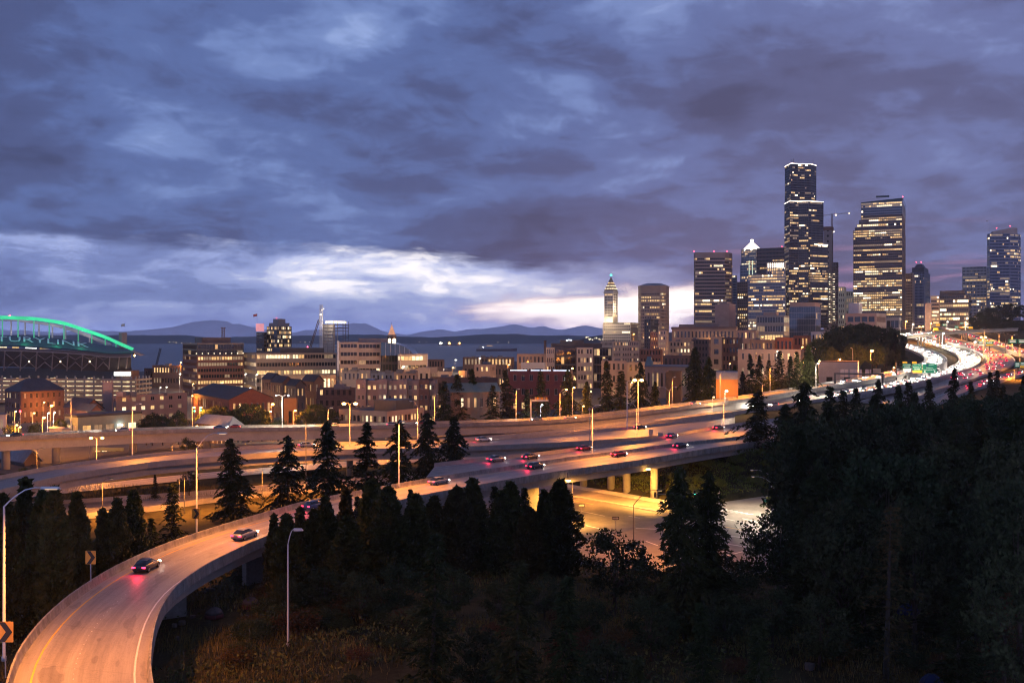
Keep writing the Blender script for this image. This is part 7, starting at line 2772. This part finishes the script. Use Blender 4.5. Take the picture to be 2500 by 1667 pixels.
grove([('spruce', 1945, 1050, 152, .72), ('spruce', 1985, 1120, 128, .8), ('cedar_b', 2020, 985, 178, .8), ('fir_b', 2050, 1090, 130, 1.2), ('cedar_b', 2125, 965, 196, .8), ('fir_b', 2215, 1050, 140, 1.2), ('cedar_b', 2225, 955, 205, .8), ('fir_b', 2330, 1020, 150, 1.2), ('cedar_b', 2400, 990, 176, .8), ('spruce', 2480, 1010, 150, .8), ('fir_b', 2110, 1190, 108, 1.2), ('fir_a', 2310, 1190, 104, 1.3), ('fir_b', 1960, 1215, 116, 1.1), ('spruce', 1975, 1000, 200, .8)],
      'wood_conifer', 'dark pointed conifer of the right hand wood, {} from its left', 'pointed conifers of the right hand wood')
grove([('bushy', 700, 1400, 122, .8), ('bushy', 790, 1380, 124, .9), ('bushy', 880, 1392, 120, .9), ('bushy', 975, 1372, 124, .9), ('bushy', 1110, 1385, 120, .9), ('bushy', 1225, 1412, 114, .9), ('bushy', 1330, 1400, 118, .8), ('bushy', 1440, 1452, 108, .9), ('bushy', 1590, 1450, 102, .9), ('bushy', 1770, 1445, 106, .9), ('bushy', 1885, 1432, 106, .9), ('bushy', 2000, 1450, 100, .9), ('bushy', 1180, 1530, 90, .9), ('bushy', 1480, 1560, 84, .9)],
      'round_bush', 'dark rounded bush of the foreground, {} from the left', 'dark rounded bushes of the foreground', 'bush')
# conifers and street trees of the city
grove([('fir_b', 1082, 930, 428, 1.3), ('fir_b', 1119, 914, 432, 1.3), ('cedar_b', 1157, 900, 440, .8), ('fir_b', 1200, 940, 425, 1.3), ('cedar_e', 1239, 902, 446, .85), ('fir_b', 1285, 950, 430, 1.2), ('fir_b', 1324, 906, 445, 1.2), ('cedar_d', 1383, 900, 450, .8), ('cedar_a', 1430, 930, 430, .8), ('cedar_b', 1484, 880, 455, .8), ('fir_b', 1515, 905, 450, 1.4), ('cedar_f', 1564, 884, 460, .7), ('cedar_a', 1600, 930, 440, .7),
       ('cedar_c', 1693, 846, 455, .72), ('cedar_c', 1728, 870, 450, .7), ('cedar_b', 1795, 890, 460, .8), ('cedar_b', 1836, 864, 468, .8), ('cedar_b', 1857, 866, 470, .8), ('fir_b', 1879, 878, 470, 1.2), ('fir_b', 1900, 856, 475, 1.3), ('fir_a', 1926, 868, 478, 1.2), ('fir_b', 1948, 858, 480, 1.2), ('cedar_c', 1972, 842, 490, .8), ('cedar_a', 1815, 905, 465, .8)],
      'conifer_tree', 'city conifer beyond the freeway, {} from the left', 'conifers beyond the freeway')
grove([('broad_a', 2002, 828, 640, 1.0), ('broad_b', 2032, 806, 660, 1.0), ('broad_a', 2064, 795, 680, 1.0), ('broad_b', 2098, 790, 700, 1.0), ('broad_a', 2130, 796, 690, 1.0), ('broad_b', 2160, 798, 710, .9), ('broad_a', 2188, 806, 730, .8), ('cedar_a', 2182, 812, 700, .8), ('broad_c', 2090, 838, 600, 1.0), ('broad_c', 2140, 836, 610, 1.0), ('cedar_b', 2205, 822, 680, .8), ('broad_c', 2035, 848, 600, 1.0), ('broad_a', 2165, 850, 640, .9), ('cedar_b', 2196, 840, 620, .8)],
      'hillside_tree', 'tree on the dark slope left of the far freeway, {} from its left', 'trees left of the far freeway')
grove([('broad_b', 2392, 768, 1250, 1.2), ('broad_a', 2412, 752, 1270, 1.2), ('broad_b', 2440, 744, 1280, 1.2), ('broad_a', 2468, 741, 1290, 1.2), ('broad_b', 2498, 744, 1280, 1.2), ('broad_a', 2420, 776, 1230, 1.2), ('broad_b', 2455, 778, 1220, 1.3), ('broad_b', 2490, 782, 1200, 1.3), ('broad_a', 2384, 782, 1240, 1.0), ('broad_b', 2530, 750, 1270, 1.2), ('broad_b', 2520, 785, 1180, 1.3)],
      'ridge_tree', 'tree on the dark ridge above the slip road, {} from its left', 'trees on the dark ridge')
grove([('broad_c', 372, 1008, 385, 1.0), ('broad_c', 397, 1012, 380, 1.0), ('broad_c', 436, 1003, 376, .9), ('broad_a', 508, 1000, 405, 1.0), ('broad_b', 540, 990, 412, 1.0), ('broad_a', 575, 1000, 400, 1.0), ('broad_b', 606, 985, 408, 1.0), ('broad_c', 640, 998, 398, .9), ('bushy', 679, 1020, 368, .9), ('broad_c', 742, 1004, 395, .9), ('broad_b', 772, 986, 405, 1.0), ('broad_a', 806, 1000, 398, 1.0), ('bushy', 24, 1036, 372, .9), ('broad_c', 146, 1022, 400, .8), ('bushy', 86, 1030, 420, .8), ('bushy', 505, 1035, 362, .9), ('broad_c', 357, 1014, 392, .9), ('shrub', 62, 1144, 300, 1.6), ('bushy', 458, 1066, 310, .8), ('bushy', 462, 1150, 236, .9), ('fir_a', 379, 1158, 232, 1.2)],
      'street_tree', 'small leafy street tree along the viaduct, {} from the left', 'street trees along the viaduct')

# bushes of the embankments
rs = np.random.RandomState(5)
shr = []
for k in range(150):
    if k >= 64:
        px, D_ = rs.uniform(560, 2480), rs.uniform(72, 124)
        kd, sz = ('shrub', 'shrub', 'dry_shrub')[k % 3], rs.uniform(.9, 2.3)
    elif k < 30:
        px, D_ = rs.uniform(1640, 1890), rs.uniform(236, 262)
        kd, sz = 'bank_shrub', rs.uniform(.9, 2.4)
    elif k < 44:
        px, D_ = rs.uniform(430, 640), rs.uniform(146, 172)
        kd, sz = ('shrub', 'dry_shrub')[k % 2], rs.uniform(1.5, 3.0)
    else:
        px, D_ = rs.uniform(640, 1000), rs.uniform(112, 132)
        kd, sz = ('shrub', 'dry_shrub')[k % 3 == 0], rs.uniform(1.6, 3.2)
    x = (px - CX) / F * D_
    g0 = gz(x, D_)
    if k < 30 and g0 < 22.6:
        continue
    shr.append((kd, px, Y0 + (H - g0 - sz) * F / D_, D_, 1.3, k))
for kd, px, py, D_, wd, k in shr:
    lb = ('green bush on the embankment beside the lit side street', 'low bush between the ramp and the lower road', 'bush at the foot of the central thicket')[0 if k < 30 else 1 if k < 44 else 2] if k < 64 else 'bramble mound in the dark foreground brush'
    tree(kd, lb, px, py, D_, wd, 'bush', 'bush', ('bushes of the embankment', 'bushes beside the lower road', 'bushes of the thicket edge')[0 if k < 30 else 1 if k < 44 else 2] if k < 64 else 'bramble mounds of the foreground')

# ground cover: grass and brambles nobody could count
rs = np.random.RandomState(9)
N = 110000
px = rs.uniform(-60, 2560, N)
dd = 52 + (172 - 52) * rs.rand(N) ** .9
X = (px - CX) / F * dd
pat_ = np.sin(X * .21 + 1.7 * np.sin(dd * .13)) + np.sin(dd * .33 + X * .11) + rs.normal(0, .5, N)
pick = (pat_ > -.4)
X, dd, pat_ = X[pick], dd[pick], pat_[pick]
jm_ = np.array([not in_poly(a_, b_, _jp) for a_, b_ in zip(X, dd)])
X, dd = X[jm_], dd[jm_]
X2 = np.concatenate([X, (rs.uniform(150, 720, 9000) - CX) / F * 240])
D2 = np.concatenate([dd, rs.uniform(228, 252, 9000)])
X2[len(X):] *= D2[len(X):] / 240
Zg = ground_final(X2, D2)
nn = len(X2)
hgt = rs.uniform(.2, 1.0, nn) ** 1.3 * np.where(np.arange(nn) < len(X), 1.0, 1.2)
a = rs.uniform(0, 6.28, nn)
w_ = rs.uniform(.018, .055, nn)
lean = rs.normal(0, .22, (nn, 2))
b0 = np.stack([X2 - np.cos(a) * w_, D2 - np.sin(a) * w_, Zg - .05], 1)
b1 = np.stack([X2 + np.cos(a) * w_, D2 + np.sin(a) * w_, Zg - .05], 1)
tp = np.stack([X2 + lean[:, 0] * hgt, D2 + lean[:, 1] * hgt, Zg + hgt], 1)
V = np.stack([b0, b1, tp + np.array([.02, 0, 0]), tp], 1).reshape(-1, 3)
go = bpy.data.objects.new('grass', foliage_mesh('grass', V, 'grass_blade'))
COL.objects.link(go)
tag(go, 'dry tall grass over the foreground slope and verges', kind='stuff')
N = 52000
px = rs.uniform(-60, 2560, N)
dd = 50 + (175 - 50) * rs.rand(N)
X = (px - CX) / F * dd
den_ = np.sin(X * .17 + 2.1 * np.sin(dd * .09 + 1)) + np.sin(dd * .21 - X * .13 + 2) + rs.normal(0, .35, N)
ok = den_ > .25
jm_ = np.array([(not in_poly(a_, b_, _jp)) if o_ else False for a_, b_, o_ in zip(X, dd, ok)])
X, dd, den_ = X[jm_], dd[jm_], den_[jm_]
Zg = ground_final(X, dd)
P = np.stack([X, dd, Zg + np.clip(den_ - .2, 0, 2) * rs.rand(len(X)) * 1.1], 1)
# green cover of the embankment behind the pillars
n3 = 26000
ex, ey = rs.uniform(16, 82, n3), rs.uniform(233, 276, n3)
ez = ground_final(ex, ey)
k3 = (ez > 22.45)
PB = np.stack([ex, ey, ez + rs.rand(n3) * .6], 1)[k3]
VB = leafset(PB, .42, rs, np.tile([0, -.2, .6], (len(PB), 1)), .8, .6)
go = bpy.data.objects.new('ground_ivy', foliage_mesh('ground_ivy', VB, 'ivy'))
COL.objects.link(go)
tag(go, 'green undergrowth over the embankment behind the bridge pillars', kind='stuff')
V = leafset(P, .42, rs, np.tile([0, 0, .6], (len(P), 1)), .8, .6)
go = bpy.data.objects.new('undergrowth', foliage_mesh('undergrowth', V, 'bramble'))
COL.objects.link(go)
tag(go, 'tangled brambles over the slopes below the ramp', kind='stuff')


# ------------------------------------------------------------------ cars on the roads
mat('car_dark', (.035, .037, .042), .28, .05, .5, spec=.6)
mat('car_silver', (.30, .31, .33), .30, .05, .5, metal=.4)
mat('car_white', (.55, .55, .54), .28, .05, .5)
mat('car_red', (.20, .02, .02), .28, .05, .5)
mat('car_blue', (.03, .06, .16), .28, .05, .5)
mat('tyre', (.012, .012, .012), .9, .1, 2)
mat('rim', (.4, .4, .42), .35, .05, 2, metal=.8)
CARM = ['car_dark', 'car_silver', 'car_white', 'car_red', 'car_blue']


def car_shapes():
    """body facing +Y, origin on the road under the middle"""
    body = MB()
    secs = [(-2.26, .66, .44, .74), (-2.18, .80, .32, .88), (-1.7, .88, .25, .95), (-1.0, .90, .22, .97), (0.0, .91, .22, .97), (.9, .90, .22, .94), (1.5, .88, .24, .87), (1.95, .84, .28, .78), (2.17, .74, .35, .68), (2.26, .60, .45, .58)]
    ring = []
    for y, w, zb, ztp in secs:
        ring += [(-w * .88, y, zb), (-w, y, zb + .16), (-w * 1.01, y, (zb + ztp) / 2 + .08), (-w * .95, y, ztp - .05), (-w * .80, y, ztp), (w * .80, y, ztp), (w * .95, y, ztp - .05), (w * 1.01, y, (zb + ztp) / 2 + .08), (w, y, zb + .16), (w * .88, y, zb)]
    k = 10
    fs = [(i * k + j, (i + 1) * k + j, (i + 1) * k + (j + 1) % k, i * k + (j + 1) % k) for i in range(len(secs) - 1) for j in range(k)]
    fs += [tuple(range(k)), tuple((len(secs) - 1) * k + j for j in range(k - 1, -1, -1))]
    body.grid(ring, fs)
    gl = [(-1.85, .70, .74, .96), (-1.25, .72, .60, 1.36), (-.75, .73, .59, 1.44), (-.1, .73, .59, 1.45), (.28, .72, .57, 1.38), (1.15, .70, .68, .94)]
    glass = MB()
    ring = []
    for y, wb, wt, ztp in gl:
        ring += [(-wb, y, .92), (-wt, y, ztp - .04), (-wt * .8, y, ztp), (wt * .8, y, ztp), (wt, y, ztp - .04), (wb, y, .92)]
    fs = [(i * 6 + j, (i + 1) * 6 + j, (i + 1) * 6 + j + 1, i * 6 + j + 1) for i in range(5) for j in range(5)]
    glass.grid(ring, fs)
    roof = MB()
    ring = []
    for y, wt, ztp in ((-1.22, .55, 1.395), (-.75, .60, 1.465), (-.1, .60, 1.475), (.24, .55, 1.415)):
        ring += [(-wt, y, ztp - .05), (-wt * .8, y, ztp), (wt * .8, y, ztp), (wt, y, ztp - .05)]
    roof.grid(ring, [(i * 4 + j, (i + 1) * 4 + j, (i + 1) * 4 + j + 1, i * 4 + j + 1) for i in range(3) for j in range(3)])
    wheel = MB()
    wheel.tube([(-.11, 0, 0), (.11, 0, 0)], .33, 12, 0)
    hub = MB()
    hub.tube([(-.13, 0, 0), (.13, 0, 0)], .2, 8, 0)
    head = MB()
    head.box((0, 0, 0), (.40, .10, .17))
    tail = MB()
    tail.box((0, 0, 0), (.44, .08, .16))
    return body, roof, glass, wheel, hub, head, tail


cb, cr_, cg, cw, ch, chd, ctl = car_shapes()
CAR_ME = {m: cb.mesh('body', m, smooth=True) for m in CARM}
ROOF_ME = {m: cr_.mesh('roof', m, smooth=True) for m in CARM}
GLASS_ME = cg.mesh('windows', 'black_glass', smooth=True)
WHEEL_ME, HUB_ME = cw.mesh('wheel', 'tyre', smooth=False), ch.mesh('rim', 'rim')
HEAD_ME, TAIL_ME = chd.mesh('headlight', 'head_lamp'), ctl.mesh('taillight', 'tail_lamp')


def far_car_mesh(m):
    q = MB()
    for src, mi, off in ((cb, 0, (0, 0, 0)), (cr_, 0, (0, 0, 0)), (cg, 1, (0, 0, 0))):
        q.grid([(v[0] + off[0], v[1] + off[1], v[2] + off[2]) for v in src.v], src.f, mi)
    for sx in (-1, 1):
        q.box((sx * .62, 2.19, .64), (.46, .12, .24), 2)
        q.box((sx * .62, -2.22, .74), (.50, .10, .22), 3)
        for yy in (-1.35, 1.35):
            q.tube([(sx * .78 - .1, yy, .33), (sx * .78 + .1, yy, .33)], .33, 8, 4)
    return q.mesh('car', [m, 'black_glass', 'head_lamp', 'tail_lamp', 'tyre'])


FAR_ME = {m: far_car_mesh(m) for m in CARM}
HL = {}
for nm, pw in (('headlight_beam', 15000),):
    d = bpy.data.lights.new(nm, 'SPOT')
    d.energy = pw
    d.color = (1.0, .88, .72)
    d.spot_size = math.radians(95)
    d.spot_blend = 1.0
    d.shadow_soft_size = .3
    HL['h'] = d
d = bpy.data.lights.new('taillight_glow', 'SPOT')
d.energy = 380
d.color = (1.0, .02, .06)
d.spot_size = math.radians(130)
d.spot_blend = 1.0
d.shadow_soft_size = .3
HL['t'] = d


def place_car(x, y, z, fx, fy, col, label, group, near=False, beam=True, pitch=0.0):
    rz = math.atan2(-fx, fy)
    if near:
        t = thing('car', label, 'car', (x, y, z), group)
        t.rotation_euler = (0, 0, rz)
        put('body', CAR_ME[col], t)
        put('roof', ROOF_ME[col], t)
        put('windows', GLASS_ME, t)
        for sx in (-.80, .80):
            for yy in (-1.35, 1.35):
                w = put('wheel', WHEEL_ME, t, (sx, yy, .33))
                put('rim', HUB_ME, w)
        for sx in (-.62, .62):
            put('headlight', HEAD_ME, t, (sx, 2.17, .64))
            put('taillight', TAIL_ME, t, (sx, -2.22, .74))
    else:
        t = bpy.data.objects.new('car', FAR_ME[col])
        COL.objects.link(t)
        t.location = (x, y, z)
        t.rotation_euler = (pitch, 0, rz)
        tag(t, label, 'car', group)
    if beam:
        for kind in beam:
            o = bpy.data.objects.new('headlight_beam' if kind == 'h' else 'taillight_glow', HL[kind])
            COL.objects.link(o)
            o.parent = t
            if kind == 'h':
                o.location = (0, 2.5, .9)
                o.rotation_euler = (math.radians(72), 0, 0)
            else:
                o.location = (0, -2.5, 1.0)
                o.rotation_euler = (math.radians(52), 0, math.pi)
    return t


def traffic(key, lanes, s0, s1, gap, way, label, group, near=False, seed=1, beam='', maxn=999, jit=.35, every=1):
    """cars in the lanes of a road: way +1 drives along the road's run, -1 against it"""
    rs = np.random.RandomState(seed)
    r = ROADS[key]
    C = (r['a'] + r['b']) / 2
    d = arclen(C)
    n_ = 0
    for li, ln in enumerate(lanes):
        s = d[-1] * s0 + rs.rand() * gap
        while s < d[-1] * s1 and n_ < maxn:
            i = np.interp(s, d, np.arange(r['n']))
            A = np.array([np.interp(i, np.arange(r['n']), r['a'][:, k]) for k in range(3)])
            Bq = np.array([np.interp(i, np.arange(r['n']), r['b'][:, k]) for k in range(3)])
            i2 = min(r['n'] - 1, int(i) + 1)
            tg = C[i2] - C[i2 - 1]
            tg = tg / np.linalg.norm(tg)
            w = np.linalg.norm(A - Bq)
            off = ln if ln >= 0 else w + ln
            if off < w - .8:
                p = A + (Bq - A) * off / w
                place_car(p[0], p[1], p[2] + .02, tg[0] * way, tg[1] * way, CARM[rs.randint(5)], label if isinstance(label, str) else label[n_ % len(label)], group, near, beam if n_ % every == 0 else '', pitch=math.asin(max(-.2, min(.2, tg[2] * way))))
                n_ += 1
            s += gap * rs.uniform(1 - jit, 1 + jit)
    return n_


traffic('main', (3.0, 6.6, 10.2), .16, .52, 24, -1, 'oncoming car with white headlights on the straight of the freeway', 'oncoming cars on the freeway straight', seed=1, beam='h', maxn=60, every=2)
traffic('main', (3.0, 6.6, 10.2, 13.8), .53, .97, 34, -1, 'oncoming car with white headlights on the freeway curve', 'oncoming cars on the freeway curve', seed=11, beam='h', maxn=70, every=2)
traffic('upper', (3.2, 6.8, 10.4), .42, .99, 33, -1, 'oncoming car with white headlights on the upper carriageway', 'oncoming cars on the upper carriageway', seed=2, beam='h', maxn=62, every=2)
traffic('away', (3.0, 6.8, 10.6, 14.4), .16, .95, 44, 1, 'car with red tail lights driving away on the far curve', 'cars driving away on the far curve', seed=3, beam='t', maxn=62, every=2)
traffic('collector', (3.0, 7.5), .10, .80, 40, 1, 'car with red tail lights on the farthest slip road', 'cars on the farthest slip road', seed=4, beam='t', maxn=20)
traffic('side', (3.0, 6.5), .35, .75, 26, 1, 'car with red tail lights behind the fir tips', 'cars behind the fir tips', seed=5, beam='t', maxn=8)
traffic('overpass', (2.5, 6.5), .05, .50, 18, -1, 'oncoming car with white headlights on the overpass', 'oncoming cars on the overpass', seed=6, beam='h', maxn=9)
traffic('merge', (4.0, 8.5), .10, .9, 34, 1, ['car with red tail lights beside the elevated ramp'], 'cars beside the elevated ramp', True, 7, 't', 5)
traffic('flyover', (3.2,), .16, .9, 60, 1, 'car with red tail lights on the flyover', 'cars on the flyover', True, 8, 't', 5)
traffic('upper', (3.5,), .02, .38, 46, -1, 'car with white headlights on the viaduct', 'cars on the viaduct', True, 9, 'h', 6)
traffic('upper', (6.5,), .04, .36, 60, 1, 'car with red tail lights on the viaduct', 'cars leaving along the viaduct', True, 10, 't', 5)
r = ROADS['ramp']
C = (r['a'] + r['b']) / 2
for k, (i, off, col, lb) in enumerate(((13, 3.3, 'car_dark', 'dark car with red tail lights nearest on the curving ramp'), (19, 7.2, 'car_silver', 'silver car in the inner lane of the curving ramp'), (25, 3.3, 'car_blue', 'blue car with red tail lights past the second chevron sign'), (34, 3.4, 'car_silver', 'silver car with red tail lights halfway up the ramp'), (42, 3.4, 'car_dark', 'dark car with red tail lights where the ramp passes the cedars'),
                                       (50, 3.5, 'car_red', 'red car with red tail lights on the ramp above the pillars'), (57, 3.5, 'car_dark', 'dark car with red tail lights near the far end of the ramp'))):
    w = np.linalg.norm(r['a'][i] - r['b'][i])
    p = r['a'][i] + (r['b'][i] - r['a'][i]) * off / w
    tg = C[i + 1] - C[i]
    tg /= np.linalg.norm(tg)
    place_car(p[0], p[1], p[2] + .02, tg[0], tg[1], col, lb, 'cars on the elevated ramp', True, 't')
for px, py, fx, fy, lb in ((75, 1045, 1, .2, 'parked car in the left street under the orange lamps'),):
    p = PD(px, py, 405)
    place_car(p.x, p.y, gz(p.x, p.y) + .05, fx, fy, 'car_silver', lb, None, True, '')


# ------------------------------------------------------------------ air over the bay
hm = bpy.data.materials.new('haze_air')
hm.use_nodes = True
n = hm.node_tree
for q_ in list(n.nodes):
    n.nodes.remove(q_)
vo = n.nodes.new('ShaderNodeVolumePrincipled')
vo.inputs['Color'].default_value = (.88, .92, 1.0, 1)
vo.inputs['Density'].default_value = HAZE_D
vo.inputs['Anisotropy'].default_value = 0.0
mo = n.nodes.new('ShaderNodeOutputMaterial')
n.links.new(vo.outputs[0], mo.inputs['Volume'])
q = MB()
q.box((0, 14150, 336), (64000, 29000, 690))
ho = q.build('haze', hm)
ho.location = (0, 0, 0)
tag(ho, 'thin blue evening haze over the bay and city', kind='stuff')
